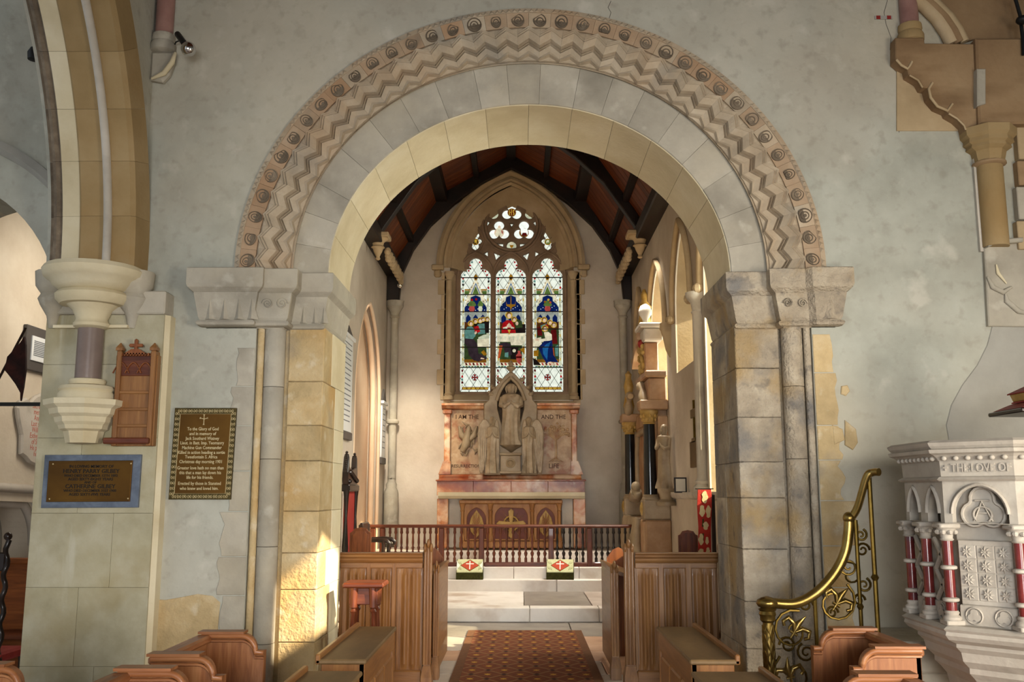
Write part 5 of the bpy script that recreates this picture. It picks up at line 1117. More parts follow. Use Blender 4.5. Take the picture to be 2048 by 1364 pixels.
# nook shafts of the south windows
for i, (yq, z0, z1_) in enumerate(((11.35, 1.66, 4.05), (13.75, 2.9, 4.1))):
    ns = struct(bpy.data.objects.new('trim_window_shaft', None)); COL.objects.link(ns)
    if i == 0: G().lathe([(.12, z0), (.12, z0+.05), (.085, z0+.09), (.1, z0+.12), (.07, z0+.16), (.07, z1_-.26), (.085, z1_-.24), (.07, z1_-.22), (.09, z1_-.12), (.14, z1_-.06), (.15, z1_-.02), (.15, z1_)], (2.16, yq, 0), 14).obj('shaft', 'stone_pale', ns, 40)
    else: G().lathe([(.02, z1_-.5), (.07, z1_-.4), (.1, z1_-.25), (.14, z1_-.1), (.15, z1_)], (2.2, yq, 0), 14).obj('corbel_cap', 'stone_win', ns, 40)
# memorial tablets on the north wall
mat('marble_white', [H('#cfd2d2'), H('#dcdedd')], 2, .4, .03, 30, 0)
mat('slate', [H('#4b4744'), H('#57524e')], 4, .5, .05, 30, 0)
mat('letter_grey', [H('#6b6f72'), H('#777b7e')], 4, .8, 0, 30, 0)
FACE_S = Matrix.Rotation(PI/2, 4, 'Z') @ Matrix.Rotation(PI/2, 4, 'X')      # read from the south (+X side)
def tablet(y0, y1, z0, z1_, label, lines, pedi):
    t = thing('memorial_tablet', label, 'memorial', (-2.6, (y0+y1)/2, z0))
    G().box(-2.64, -2.585, y0, y1, z0, z1_, .006).obj('slab', 'marble_white', t); G().box(-2.64, -2.57, y0-.04, y1+.04, z0-.12, z0, .01).obj('bracket_shelf', 'slate', t)
    G().box(-2.64, -2.55, y0-.05, y1+.05, z1_, z1_+.06, .01).obj('cornice', 'marble_white', t)
    plate([[(y0-.02, z1_+.06), ((y0+y1)/2, z1_+pedi), (y1+.02, z1_+.06)]], -2.64, -2.58, .005, ax='X').obj('pediment', 'slate', t)
    n = lines
    for k in range(n):
        w = (y1-y0)*random.uniform(.5, .8); z = z1_-.08-(z1_-z0-.16)*k/n
        text(random.choice(['IN MEMORY OF', 'SACRED TO THE', 'WHO DEPARTED', 'THIS PARISH', 'ALSO OF HIS WIFE']), (z1_-z0)/n*.5, 'letter_grey', t, Matrix.Translation((-2.584, (y0+y1)/2, z)) @ FACE_S, ext=.001, sx=.7) if False else G().box(-2.586, -2.5835, (y0+y1)/2-w/2, (y0+y1)/2+w/2, z-.008, z+.008).obj('inscription_line', 'letter_grey', t)
tablet(13.75, 14.55, 2.55, 3.95, 'white marble memorial tablet with dark bracket beside the left jamb', 16, .2)
tablet(17.82, 18.28, 2.3, 3.3, 'narrow white marble memorial tablet near the east corner shaft', 8, .3)
# reading desks before the arch
def rdesk(x0, x1, y0, y1, zt, s, label, m):
    t = thing('reading_desk', label, 'desk', ((x0+x1)/2, (y0+y1)/2, -.12), 'low panelled book desks before the arch')
    G().box(x0+.015, x1-.015, y0+.015, y1-.015, -.12, zt-.03, .006).obj('body', m+'_z', t)
    G().box(x0-.015, x1+.015, y0-.015, y1+.015, zt-.03, zt, .008).obj('top', 'desk_top', t)
    xl = x0 if s > 0 else x1
    G().box(xl-.015, xl+.015, y0-.015, y1+.015, zt-.03, zt+.03, .006).obj('book_lip', m+'_y', t)
    xp = x1-.015 if s > 0 else x0+.015
    n = 3
    for k in range(n):
        a = y0+.06+(y1-y0-.12)*k/n; b = y0+.06+(y1-y0-.12)*(k+1)/n
        G().box(xp-.012, xp+.012, a+.02, b-.02, .02, zt-.2, .01).obj('panel', m+'_z', t)
    G().box(xp-.018, xp+.018, y0+.015, y1-.015, zt-.16, zt-.03, .004).obj('frieze_board', m+'_y', t)
    for y in (y0+.015, y1-.055): G().box(xp-.016, xp+.016, y, y+.04, -.12, zt-.03, .004).obj('corner_stile', m+'_z', t)
zd = .65
rdesk(-1.23, -.95, 6.0, 7.42, zd, 1, 'plain oak book desk with sloping lip behind, left of the aisle nearest the arch', 'honey')
rdesk(-1.22, -.91, 4.3, 5.6, zd, 1, 'plain oak book desk left of the aisle in front, cut by the photo edge', 'honey')
rdesk(1.04, 1.315, 6.0, 7.42, zd, -1, 'plain oak book desk with panelled side, right of the aisle nearest the arch', 'honey')
rdesk(.98, 1.36, 4.3, 5.6, zd, -1, 'dark brown book desk right of the aisle in front, cut by the photo edge', 'oak')
# pine benches with shaped ends
def bend(t, xb, s, Y, zt, w=.37):
    """end panel: flat moulded top over the back, quarter-round shoulder to the front"""
    P = [(0, -.12), (0, zt), (.235, zt)]
    P += [(.235+.085*math.sin(a), zt-.095+.095*math.cos(a)) for a in [PI/2*k/8 for k in range(9)]][1:]+[(w, zt-.095), (w, -.12)]
    P = [(xb+s*u, z) for u, z in P]
    pn = plate([P], Y, Y+.055, .004).obj('end_panel', 'pine_z', t)
    cap = P[1:-1]
    G().tube([(x, Y-.006, z-.012) for x, z in cap], .016, 8).obj('end_moulding', 'pine_x', pn, 60)
    G().tube([(x, Y-.004, z-.04) for x, z in cap], .009, 6).obj('end_bead', 'pine_x', pn, 60)
    G().prism([(xb-s*.02, zt), (xb+s*.25, zt), (xb+s*.25, zt+.014), (xb-s*.02, zt+.014)], 'Y', Y-.022, Y+.077).obj('end_cap', 'pine_x', pn)
def bench(xb, s, Y0, Y1, zt, label, ends=(True, True), m='pine'):
    t = thing('bench', label, 'bench', (xb+s*.2, (Y0+Y1)/2, -.12), 'pine benches with scrolled ends in the nave')
    if ends[0]: bend(t, xb, s, Y0, zt)
    if ends[1]: bend(t, xb, s, Y1, zt)
    G().box(xb, xb+s*.03, Y0, Y1, -.05, zt-.03, .004).obj('backrest', 'pine_y', t); G().box(xb-s*.03, xb+s*.06, Y0+.02, Y1, zt-.05, zt-.005, .012).obj('cap_rail', 'pine_y', t)
    G().box(xb+s*.03, xb+s*.36, Y0, Y1, .30, .335, .006).obj('seat', 'pine_y', t)
zt = .826
xl = pY(405, 1260, 5.8).x
bench(xl, 1, 5.02, 5.8, zt, 'pine bench with two scrolled ends by the left pier', (True, True))
bench(xl, 1, 3.5, 4.62, zt, 'pine bench at the bottom edge left of the plain desks', (False, True))
bench(pY(8, 1318, 4.72).x-.235, 1, 3.3, 4.72, zt, 'pine bench end at the bottom left corner of the view', (False, True))
xr = pY(1746, 1250, 5.98).x
bench(xr, -1, 5.29, 5.98, zt, 'pine bench with two scrolled ends before the pulpit stair', (True, True))
bench(pY(1823, 1335, 4.51).x, -1, 3.5, 4.51, zt, 'pine bench at the bottom edge before the pulpit', (False, True))
# ------------------------------------------------------------------ painted wall monument in the south-east corner
XM = 1.95
def m6(x, y, X=XM): return pX(1220+.264*x, 750+.264*y, X)
def m5(x, y, X=XM): return pX(1220+.2567*x, 430+.2567*y, X)
mo = thing('wall_monument', 'tall painted stone monument with two black columns on the south wall', 'monument', (2.05, 15.4, .52))
yN, yF = m6(312, 650).y, m6(162, 650).y
zc0, zc1 = m6(312, 930).z, m6(312, 360).z
z2_ = m6(312, 240).z; z3 = m5(330, 1215).z
G().box(XM-.13, 2.2, yN-.2, yF+.2, .52, zc0-.32, .02).obj('plinth', 'monument_stone', mo)
for y in (yN, yF):
    G().box(XM-.16, 2.2, y-.18, y+.18, .6, zc0-.34, .015).obj('pier', 'monument_stone', mo)
    pd = G().box(XM-.15, 2.2, y-.17, y+.17, zc0-.32, zc0-.02, .02).obj('pedestal', 'alabaster', mo)
    G().lathe([(.10, 0), (.09, -.02), (.07, -.015), (.05, -.03), (.01, -.035)], (XM-.15, y, zc0-.16), 10, ax='X', sx=.7).obj('shield', 'gilt', pd, 40)
    co = G().lathe([(.10, zc0+.02), (.10, zc0+.1), (.085, zc1-.02)], (XM-.02, y, 0), 20).obj('column', 'black_marble', mo, 40)
    G().lathe([(.13, zc0-.02), (.13, zc0), (.105, zc0+.02), (.12, zc0+.035), (.1, zc0+.05)], (XM-.02, y, 0), 16).obj('column_base', 'alabaster', mo, 40)
    cp = G().lathe([(.085, zc1-.02), (.1, zc1), (.085, zc1+.01), (.09, zc1+.06), (.125, zc1+.13), (.14, zc1+.15), (.14, zc1+.19)], (XM-.02, y, 0), 12).obj('capital', 'gilt', mo, 40)
    g = G()
    for k in range(8):
        for q, r in ((.05, .095), (.1, .115)): a = 2*PI*k/8+q*8; g.sphere((XM-.02+r*math.cos(a), y+r*math.sin(a), zc1+q), (.025, .025, .03), 6, 4)
    g.obj('capital_leaves', 'gilt', cp)
    G().box(XM-.17, 2.2, y-.19, y+.19, zc1+.19, z2_+.1, .015).obj('entablature_block', 'monument_stone', mo)
G().box(XM+.08, 2.2, yN, yF, zc1+.05, z2_+.05, .01).obj('frieze', 'monument_stone', mo)
G().box(XM+.1, 2.2, yN-.1, yF+.1, zc0-.05, zc1+.1, .01).obj('back_panel', 'monument_stone', mo)
# recumbent niche arch between columns
yz_arch_tube(XM+.08, yN+.25, yF-.25, zc0+.6, zc1-.02, .05, 'alabaster', mo, 'niche_arch', zc0)
# upper stage: attic with cornice, scrolled pediment, arms
zA0 = z2_+.1
G().box(XM-.02, 2.2, yN-.05, yN+.9, zA0, z3-.06, .02).obj('attic', 'monument_stone', mo); G().box(XM-.08, 2.2, yN-.15, yN+1.0, z3-.06, z3+.04, .02).obj('attic_cornice', 'monument_stone', mo)
for s, y in ((1, yN+.15), (-1, yF-.1)):
    g = G(); c = (y, zA0-.02)
    g.tube([(XM-.06, y+s*(.05+.42*t), zA0+.28*math.sin(t*PI*.6)) for t in [k/10 for k in range(11)]], [.06+.02*math.sin(k) for k in range(11)], 8); g.obj('pediment_scroll', 'alabaster', mo, 50)
p0, p1 = m5(250, 1200, XM-.02), m5(340, 900, XM-.02)
ac = G().box(XM-.02, 2.15, yN+.35, yN+.85, z3+.04, m5(300, 960).z, .02).obj('achievement', 'monument_stone', mo)
g = G(); random.seed(5)
for k in range(40): g.sphere((XM-.04, yN+.38+random.random()*.44, z3+.08+random.random()*(m5(300, 960).z-z3-.1)), (.035, random.uniform(.02, .05), random.uniform(.025, .06)), 7, 5)
g.obj('mantling_carving', 'gilt', ac, 60)
G().sphere((XM-.06, yN+.45, m5(265, 1010).z), (.05, .06, .07), 8, 6).obj('red_cap', 'paint_red', ac, 60)
zp = m5(300, 830).z
G().box(XM-.12, 2.2, yN+.1, yN+.7, zp-.06, zp+.02, .02).obj('top_cornice', 'stone_pale', mo); G().box(XM-.05, 2.2, yN+.15, yN+.6, m5(300, 960).z, zp-.06, .02).obj('top_block', 'stone_pale', mo)
G().lathe([(.06, 0), (.04, .05), (.05, .08), (.1, .16), (.1, .22), (.07, .29), (.02, .32)], (XM, yN+.3, zp+.02), 12).obj('finial', 'stone_pale', mo, 40)
G().prism([(yN+.6, zp-.05), (yN+1.35, zp-.45), (yN+1.35, zp-.55), (yN+.6, zp-.17)], 'X', XM-.1, 2.2).obj('raking_cornice', 'monument_stone', mo)
G().lathe([(.06, 0), (.09, .1), (.05, .2), (.1, .28), (.12, .4), (.08, .6), (.12, .7), (.05, .8), (.06, .9), (.02, 1.0)], (2.08, yN+1.35, zp-.2), 10).obj('painted_crest', 'gilt', mo, 40)
G().lathe([(.06, 0), (.1, .15), (.06, .35), (.09, .5), (.05, .65), (.06, .72), (.01, .78)], (XM-.02, yF+.05, z2_+.1), 10).obj('painted_pinnacle', 'gilt', mo, 40)
# drapery and figures low on the monument
g = G()
for k in range(9): g.tube([(XM-.15, yN+.45+k*.2, .62), (XM-.19, yN+.5+k*.2, .9), (XM-.15, yN+.45+k*.2, zc0-.3)], [.08, .09, .06], 7)
g.obj('carved_drapery', 'alabaster', mo, 60)
ft = G(); ft.sphere((XM-.15, yN+.75, zc0+.05), (.1, .3, .1), 10, 7).sphere((XM-.17, yN+.55, zc0+.17), .075, 9, 7).tube([(XM-.17, yN+.55, zc0+.1), (XM-.16, yN+.7, zc0+.02), (XM-.15, yN+1.2, zc0-.02)], [.09, .11, .06], 8); ft.obj('reclining_figure', 'alabaster', mo, 60)
# standing figure beside the near column
p = m6(428, 860, 2.08); hS = m6(425, 370, 2.08).z-p.z
sf = robed(hS, .22, .18, 'front', 5).xf(Matrix.Translation((2.06, p.y, p.z)) @ Matrix.Rotation(-.7, 4, 'Z')).obj('standing_figure', 'alabaster', None, 50); tag(sf, 'small carved standing figure beside the near black column of the monument', 'statue')
fb = G().lathe([(.14, 0), (.14, .05), (.09, .09), (.1, .15), (.13, .2), (.13, .24)], (2.08, p.y, p.z-.24), 12).obj('figure_bracket', 'alabaster', mo, 40)
# ------------------------------------------------------------------ respond pier, arcade arch, aisle and chapel on the left
pr = struct(bpy.data.objects.new('trim_respond_pier', None), 'large ashlar respond pier of the north arcade'); COL.objects.link(pr)
XP0, XP1 = -3.585, -2.69
zs_ = [-.12, .42, .97, 1.5, 2.05, 2.6, 2.98]
for i in range(len(zs_)-1):
    cut = [-3.05, -3.2, -2.98, -3.25, -3.0, -3.15][i]
    for a, b in ((XP0, cut), (cut, XP1)):
        G().box(a+.0007, b-.0007, 7.05+random.uniform(0, .001), 7.24, zs_[i]+.0007, zs_[i+1]-.0007, .002).obj('ashlar_block', 'stone_pier', pr)
G().box(XP0, -3.02, 7.21, 8.2, -.12, 2.98).obj('pier_core', 'stone_pier', pr)
G().box(XP0-.0, XP1+.01, 7.02, 7.22, 2.98, 3.16, .01).obj('impost_block', 'stone_plain', pr)
G().prism([(XP1-.005, 7.06), (XP1+.03, 7.1), (XP1+.03, 7.21), (XP1-.005, 7.21)], 'Z', -.12, 2.98).obj('chamfer_strip', 'stone_cream', pr)
# corbelled half shaft
CXs, CYs = pY(167, 700, 6.88).x, 6.98
def zq(y): return pY(167, y, 6.8).z
rot8 = PI/8
def oct(prof, nm, m): G().lathe(prof, (0, 0, 0), 8).xf(Matrix.Translation((CXs, CYs, 0)) @ Matrix.Rotation(rot8, 4, 'Z')).obj(nm, m, pr)
def rnd(prof, nm, m): G().lathe(prof, (CXs, CYs, 0), 22).obj(nm, m, pr, 40)
rnd([(.092, zq(757)), (.092, zq(646))], 'marble_shaft', 'marble_grey_shaft')
rnd([(.2, zq(800)), (.2, zq(785)), (.185, zq(779)), (.2, zq(775)), (.185, zq(768)), (.12, zq(764)), (.13, zq(758)), (.125, zq(754)), (.095, zq(752))], 'shaft_base', 'stone_cream')
oct([(.02, zq(886)), (.12, zq(884)), (.14, zq(860)), (.17, zq(856)), (.18, zq(848)), (.2, zq(842)), (.21, zq(832)), (.24, zq(826)), (.25, zq(815)), (.285, zq(808)), (.29, zq(797)), (.05, zq(796))], 'corbel', 'stone_cream')
rnd([(.093, zq(650)), (.125, zq(646)), (.13, zq(640)), (.115, zq(635)), (.11, zq(630)), (.14, zq(612)), (.185, zq(602)), (.19, zq(600))], 'capital_bell', 'stone_cream')
rnd([(.1, zq(604)), (.23, zq(602)), (.265, zq(592)), (.27, zq(584)), (.25, zq(578)), (.22, zq(574)), (.23, zq(572))], 'capital_roll', 'stone_cream')
rnd([(.1, zq(575)), (.24, zq(574)), (.29, zq(564)), (.31, zq(556)), (.335, zq(552)), (.36, zq(546)), (.37, zq(536)), (.35, zq(527)), (.1, zq(525))], 'capital_abacus', 'stone_cream')
for x0, x1 in ((CXs-.3, CXs-.1), (CXs+.1, CXs+.26)): G().prism([(x0, zq(646)), (x1, zq(646)), (x1, zq(640)), (x0, zq(640))], 'Y', 7.0, 7.06).obj('string_fillet', 'stone_cream', pr)
for x in (CXs-.33, CXs+.27): G().lathe([(.03, zq(645)), (.05, zq(620)), (.1, zq(598)), (.12, zq(585)), (.1, zq(575)), (.14, zq(560)), (.15, zq(530))], (x, 7.06, 0), 12).obj('side_capital', 'stone_plain', pr, 40)
# arcade arch sweeping over towards the camera
ZA = zq(525)
arc_c = (3.98, ZA); Rr = 2.93
aa = struct(bpy.data.objects.new('trim_arcade_arch', None), 'golden moulded stone arch of the north arcade rising overhead'); COL.objects.link(aa)
prof = [(-2.90, .12), (-2.90, .03), (-2.93, .0), (-3.06, .0), (-3.07, -.02), (-3.085, -.035), (-3.105, -.035), (-3.12, -.02), (-3.13, .0), (-3.30, .0), (-3.31, .02), (-3.45, .02), (-3.47, .045), (-3.50, .03), (-3.53, .045), (-3.545, .1), (-3.57, .09), (-3.60, .13), (-3.60, .3), (-2.90, .3)]
ang = [0, .13, .27, .40, .54, .68, .83, .98, 1.15, 1.32, 1.5]
for i in range(len(ang)-1):
    rings = []
    for k in range(5):
        t = ang[i]+.0003+(ang[i+1]-ang[i]-.0006)*k/4
        rings.append([(x, arc_c[0]+(Rr+o)*math.cos(t), arc_c[1]+(Rr+o)*math.sin(t)) for x, o in prof])
    vv = G().loft([r[:10]+r[18:] for r in rings]).obj('arch_voussoir', 'stone_gold', aa, 35)
    G().loft([[r[9], r[10], r[11], (r[11][0], r[18][1], r[18][2]), (r[9][0], r[18][1], r[18][2])] for r in rings]).obj('limewashed_strip', 'stone_cream', aa, 35)
    G().loft([[*r[11:18], r[18], (r[11][0], r[18][1], r[18][2])] for r in rings]).obj('outer_moulding', 'stone_dark', aa, 35)
G().tube([(-3.095, arc_c[0]+(Rr-.012)*math.cos(t), arc_c[1]+(Rr-.012)*math.sin(t)) for t in [1.45*k/40 for k in range(41)]], .032, 8).obj('soffit_roll', 'stone_pale', aa, 60)
# nave north wall over the arch
arcpts = [(arc_c[0]+(Rr+.1)*math.cos(t), arc_c[1]+(Rr+.1)*math.sin(t)) for t in [1.57*k/20 for k in range(21)]]
wnn = struct(plate([[(7.2, ZA), (7.2, 9.5), (arcpts[-1][0], 9.5)]+arcpts[::-1]], -3.6, -2.955, ax='X').obj('wall_nave_north', 'plaster_nave'), 'plastered nave wall above the north arcade')
# aisle east wall with moulded arch into the chapel
za = pY(96, 640, 7.3).z
ax0, ax1 = -5.3, -3.60
ai = struct(plate([[(-7.5, -.3), (-7.5, 9.5), (-3.59, 9.5), (-3.59, za)]+pointed(ax0, ax1, za, za+1.12, 14)[::-1]+[(ax0, -.3)]], 7.22, 8.1).obj('wall_aisle_east', 'plaster_nave'), 'grey plastered aisle wall above the moulded chapel arch')
for nm, off, pf in (('inner_order', 0, [(0, 8.1), (0, 7.36), (-.02, 7.33), (-.06, 7.30), (-.10, 7.34), (-.14, 7.30), (-.14, 8.1)]), ('middle_order', 0, [(-.14, 7.4), (-.14, 7.28), (-.18, 7.24), (-.22, 7.27), (-.27, 7.25), (-.27, 7.4)]), ('outer_hood', 0, [(-.30, 7.3), (-.30, 7.2), (-.34, 7.15), (-.40, 7.18), (-.40, 7.3)])):
    ring_pointed(ax0, ax1, za, za+1.12, pf, 'plaster_patch' if nm != 'inner_order' else 'stone_plain', nm, ai)
# chapel walls beyond
XCH = -5.5
def cw(px, py): v = pX(px, py, XCH); return (v.y, v.z)
ar0, ar1 = cw(-60, 1020)[0], cw(95, 1020)[0]
zt_a = cw(38, 1000)[1]
wch = struct(plate([[(8.1, -.3), (8.1, 6), (16, 6), (16, -.3), (ar1, -.3), (ar1, 1.25)]+[(y, z) for y, z in reversed(pointed(ar0, ar1, 1.05, zt_a, 10))]+[(ar0, -.3)]], XCH-.5, XCH, ax='X').obj('wall_chapel_north', 'plaster_warm'), 'cream plastered chapel wall with memorial tablets and a low arch')
for k in range(3): yz_arch_tube(XCH+.01-.07*k, ar0-.12+.08*k, ar1+.12-.08*k, 1.05, zt_a+.14-.08*k, .05, 'stone_pale', wch, 'arch_roll')
G().box(XCH-.9, XCH-.5, 8.1, 16, -.3, 3).obj('recess_back', 'plaster_patch', wch)
G().box(-8, -2.9, 16, 16.2, -.3, 6).obj('end_wall', 'plaster_warm', wch)
G().box(-8, -3.2, 8.2, 16, 6.0, 6.2).obj('chapel_roof', 'plaster_warm', wch)
G().box(-8, -2.9, 8.2, 16, -.42, -.12).obj('chapel_floor', 'floor_slab', wch)
light('chapel_window_light', 'AREA', (-3.9, 10.5, 4.2), 45, (1.0, .9, .76), aim=(-5.5, 10.3, 1.8), shape='RECTANGLE', size=1.2, size_y=1.5)  # added fill inside the chapel, no window stands here
# framed tablet
FACE_SX = FACE_S
ft_ = thing('framed_memorial', 'white memorial tablet in a broad black frame on the chapel wall', 'memorial', (XCH, 10.8, 2.9))
a, b = cw(47, 648), cw(112, 755)
G().box(XCH, XCH+.05, a[0], b[0], b[1], a[1], .008).obj('frame', 'slate', ft_); G().box(XCH+.03, XCH+.065, a[0]+.10, b[0]-.10, b[1]+.11, a[1]-.11, .004).obj('plate', 'marble_white', ft_)
for k in range(9): G().box(XCH+.064, XCH+.067, a[0]+.14, b[0]-.14-.05*(k % 2), a[1]-.16-(a[1]-b[1]-.32)*k/9-.012, a[1]-.16-(a[1]-b[1]-.32)*k/9).obj('inscription_line', 'letter_grey', ft_)
mat('letter_red', [H('#a8503c'), H('#b8604a')], 4, .8, 0, 30, 0)
sc_ = thing('scroll_memorial', 'pale scroll-shaped memorial tablet with red lettering on the chapel wall', 'memorial', (XCH, 10.6, 1.9))
pts = [(25, 815), (32, 800), (45, 795), (52, 803), (62, 792), (76, 786), (110, 800), (110, 950), (60, 930), (50, 925), (42, 915), (33, 908), (34, 870), (28, 840)]
plate([[cw(*p) for p in pts]], XCH+.002, XCH+.062, .02, ax='X').obj('tablet', 'stone_pale', sc_)
for k in range(9):
    z0_ = cw(60, 812+k*12)[1]; y0_, y1_ = cw(52, 850)[0], cw(88, 850)[0]
    text(['Sacred to the', 'memory of', 'Annie and', 'Last surviving', 'William and', 'Esther Mature', 'of Stansted', 'He points us', 'heaven'][k], .085, 'letter_red', sc_, Matrix.Translation((XCH+.062, (y0_+y1_)/2, z0_)) @ FACE_S, ext=.001, sx=.9)
# iron tie bar across the chapel arch
tag(G().box(-5.4, -3.58, 7.58, 7.62, pY(40, 812, 7.6).z, pY(40, 805, 7.6).z).obj('tie_bar', 'lead'), 'thin black iron tie bar across the chapel arch', 'bar')
# old banner on a pole
mat('old_flag', [H('#14100f'), H('#2a1512'), H('#431f19')], 6, .95, .3, 40, 0)
fl = thing('flag', 'faded dark flag drooping from a pole on the chapel wall', 'flag', (-4.2, 8.6, 2.4))
def fp(x, y): return pY(x, y, 8.6)
G().tube([Vector((-5.48, 8.75, fp(-30, 810).z-.45)), fp(-30, 810), fp(52, 655)], .012, 6).obj('pole', 'dark_oak', fl)
cl = [(46, 672), (54, 690), (57, 740), (52, 775), (42, 802), (38, 785), (30, 768), (22, 750), (8, 740), (20, 715), (36, 690)]
g = plate([[(fp(*p).x, fp(*p).z) for p in cl]], 8.58, 8.62, .006); bm_ = [(x, y+.04*math.sin(x*38), z) for x, y, z in g.v]; g.v = bm_; g.obj('cloth', 'old_flag', fl)
for k in range(3): G().tube([fp(46-k*6, 690), fp(44-k*6, 735), fp(42-k*4, 785-k*10)], [.01, .022, .01], 6).obj('fold', 'old_flag', fl, 60)
# twisted-post chair and pew in the chapel
tc_ = thing('twist_chair', 'dark carved chair with barley-twist post in the chapel', 'chair', (-4.3, 8.3, -.12))
xq = pY(14, 1100, 8.0).x
def twist(x, y, z0, z1_, nm):
    n = 40; G().tube([(x+.012*math.cos(k*1.1), y+.012*math.sin(k*1.1), z0+(z1_-z0)*k/n) for k in range(n+1)], .022, 7).obj(nm, 'dark_oak', tc_, 60)
ztp = pY(14, 1080, 8.0).z
twist(xq, 8.0, -.12, ztp, 'twist_post'); G().sphere((xq, 8.0, ztp+.03), .035, 8, 6).obj('finial', 'dark_oak', tc_, 60); twist(xq-.45, 8.0, -.12, ztp, 'twist_post')
G().box(xq-.45, xq, 7.98, 8.03, ztp-.25, ztp-.1, .01).obj('crest_rail', 'dark_oak', tc_); G().box(xq-.45, xq+.02, 7.98, 8.4, .28, .36, .02).obj('seat', 'paint_red', tc_)
for x in (xq-.43, xq): G().lathe([(.025, -.12), (.02, 0), (.03, .28)], (x, 8.38, 0), 8).obj('front_leg', 'dark_oak', tc_, 40)
pw = thing('chapel_pew', 'brown wooden pew inside the chapel behind the twisted chair', 'pew', (-4.6, 9.5, -.12))
G().box(-5.3, -4.0, 9.5, 9.54, -.12, pY(40, 1118, 9.5).z, .006).obj('backrest', 'redwood_x', pw); G().box(-5.3, -4.0, 9.46, 9.58, pY(40, 1128, 9.5).z, pY(40, 1116, 9.5).z, .01).obj('cap_rail', 'redwood_x', pw); G().box(-5.3, -4.0, 9.1, 9.5, .3, .34, .006).obj('seat', 'mah_x', pw)
for x in (-5.3, -4.05): G().prism([(9.1, -.12), (9.1, .5), (9.25, .62), (9.54, .8), (9.54, -.12)], 'X', x, x+.05).obj('end_panel', 'mah_z', pw)
# ------------------------------------------------------------------ plaques and board on the pier and wall
hb = thing('hymn_board', 'oak hymn board with small cross and pinnacles on the pier', 'board', (-3.05, 7.0, 2.1))
YB = 6.99
def hp(x, y): v = pY(x, y, YB); return (v.x, v.z)
def hrect(a, b, c, d): p, q = hp(a, b), hp(c, d); return p[0], q[0], q[1], p[1]
x0, x1, z0, z1_ = hrect(233, 710, 306, 892)
G().box(x0, x1, YB, 7.05, z0, z1_, .004).obj('back_board', 'honey_z', hb)
for a, b in ((231, 240), (299, 309)):
    xa, xb = hp(a, 800)[0], hp(b, 800)[0]; G().box(xa, xb, YB-.03, 7.05, z0, hp(235, 702)[1], .006).obj('side_stile', 'honey_z', hb); c = (xa+xb)/2; w = (xb-xa)/2+.008; zz = hp(235, 702)[1]
    G().loft([[(c-w, YB-.035, zz), (c+w, YB-.035, zz), (c+w, YB+.02, zz), (c-w, YB+.02, zz)], [(c-w, YB-.035, zz+.02), (c+w, YB-.035, zz+.02), (c+w, YB+.02, zz+.02), (c-w, YB+.02, zz+.02)], [(c-.002, YB-.01, zz+.06), (c+.002, YB-.01, zz+.06), (c+.002, YB-.005, zz+.06), (c-.002, YB-.005, zz+.06)]]).obj('pinnacle', 'honey_z', hb)
for yy in (785, 819, 852): q = hp(270, yy)[1]; G().box(x0+.02, x1-.02, YB-.018, YB+.01, q-.01, q+.012, .004).obj('number_slat', 'honey_x', hb)
xa, xb, za_, zb2 = hrect(212, 893, 303, 883); G().box(xa-.0, xb, YB-.07, 7.05, za_-.02, za_+.025, .008).obj('bottom_shelf', 'mah_x', hb)
q0, q1 = hp(270, 752)[1], hp(270, 712)[1]; G().box(x0+.02, x1-.02, YB-.008, YB+.01, q0, q1, .004).obj('carved_panel', 'mah_x', hb)
cxh = hp(270, 700)[0]
for k in (-1, 0, 1): yz = [(cxh+k*.09-.06+.12*t, q0+.02+.08*math.sin(PI*t)) for t in [i/8 for i in range(9)]]; G().tube([(x, YB-.012, z) for x, z in yz], .006, 6).obj('tracery_carving', 'redwood_x', hb, 60)
for k in range(12): G().box(x0+.02+(x1-x0-.05)*k/12, x0+.03+(x1-x0-.05)*k/12, YB-.02, YB+.01, q1, q1+.02).obj('cresting', 'redwood_z', hb)
cr = [(270, 679), (280, 690), (273, 695)]
cz = hp(272, 691)[1]; cx_ = hp(273, 691)[0]
plate([[(cx_-.012, q1+.01), (cx_-.012, cz-.012), (cx_-.045, cz-.012), (cx_-.052, cz), (cx_-.045, cz+.012), (cx_-.012, cz+.012), (cx_-.012, cz+.04), (cx_, cz+.05), (cx_+.012, cz+.04), (cx_+.012, cz+.012), (cx_+.045, cz+.012), (cx_+.052, cz), (cx_+.045, cz-.012), (cx_+.012, cz-.012), (cx_+.012, q1+.01)]], YB-.015, YB+.01, .003).obj('cross', 'redwood_z', hb)
G().prism([(cx_-.09, q1+.01), (cx_-.03, q1+.05), (cx_+.03, q1+.05), (cx_+.09, q1+.01)], 'Y', YB-.02, YB+.02).obj('cross_foot', 'redwood_z', hb)
mat('blue_marble', [H('#454c58'), H('#586170'), H('#6c7684')], 6, .4, .05, 30, 0, dist=1.0)
mat('plaque_brass', [H('#4a3010'), H('#5e4016'), H('#71501e')], 1.5, .34, .05, 60, 0, metal=.65)
mat('plaque_rim', [H('#3a3016'), H('#554824')], 30, .4, .4, 60, 0, metal=.6)
mat('letter_black', [H('#140d06'), H('#1c130a')], 4, .7, 0, 30, 0)
mat('letter_gilt', [H('#b9a67a'), H('#c9b88e')], 4, .5, 0, 30, 0, metal=.2)
pq = thing('memorial_plaque', 'wide brass memorial plaque on a blue-grey marble slab on the pier', 'plaque', (-3.2, 7.04, 1.4))
def pp(x, y, Y=7.03): v = pY(x, y, Y); return (v.x, v.z)
quad = [pp(90, 910), pp(283, 909), pp(276, 1015), pp(82, 1016)]
plate([quad], 7.025, 7.06, .003).obj('marble_slab', 'blue_marble', pq)
quad = [pp(100, 922), pp(267, 921), pp(261, 1003), pp(94, 1004)]
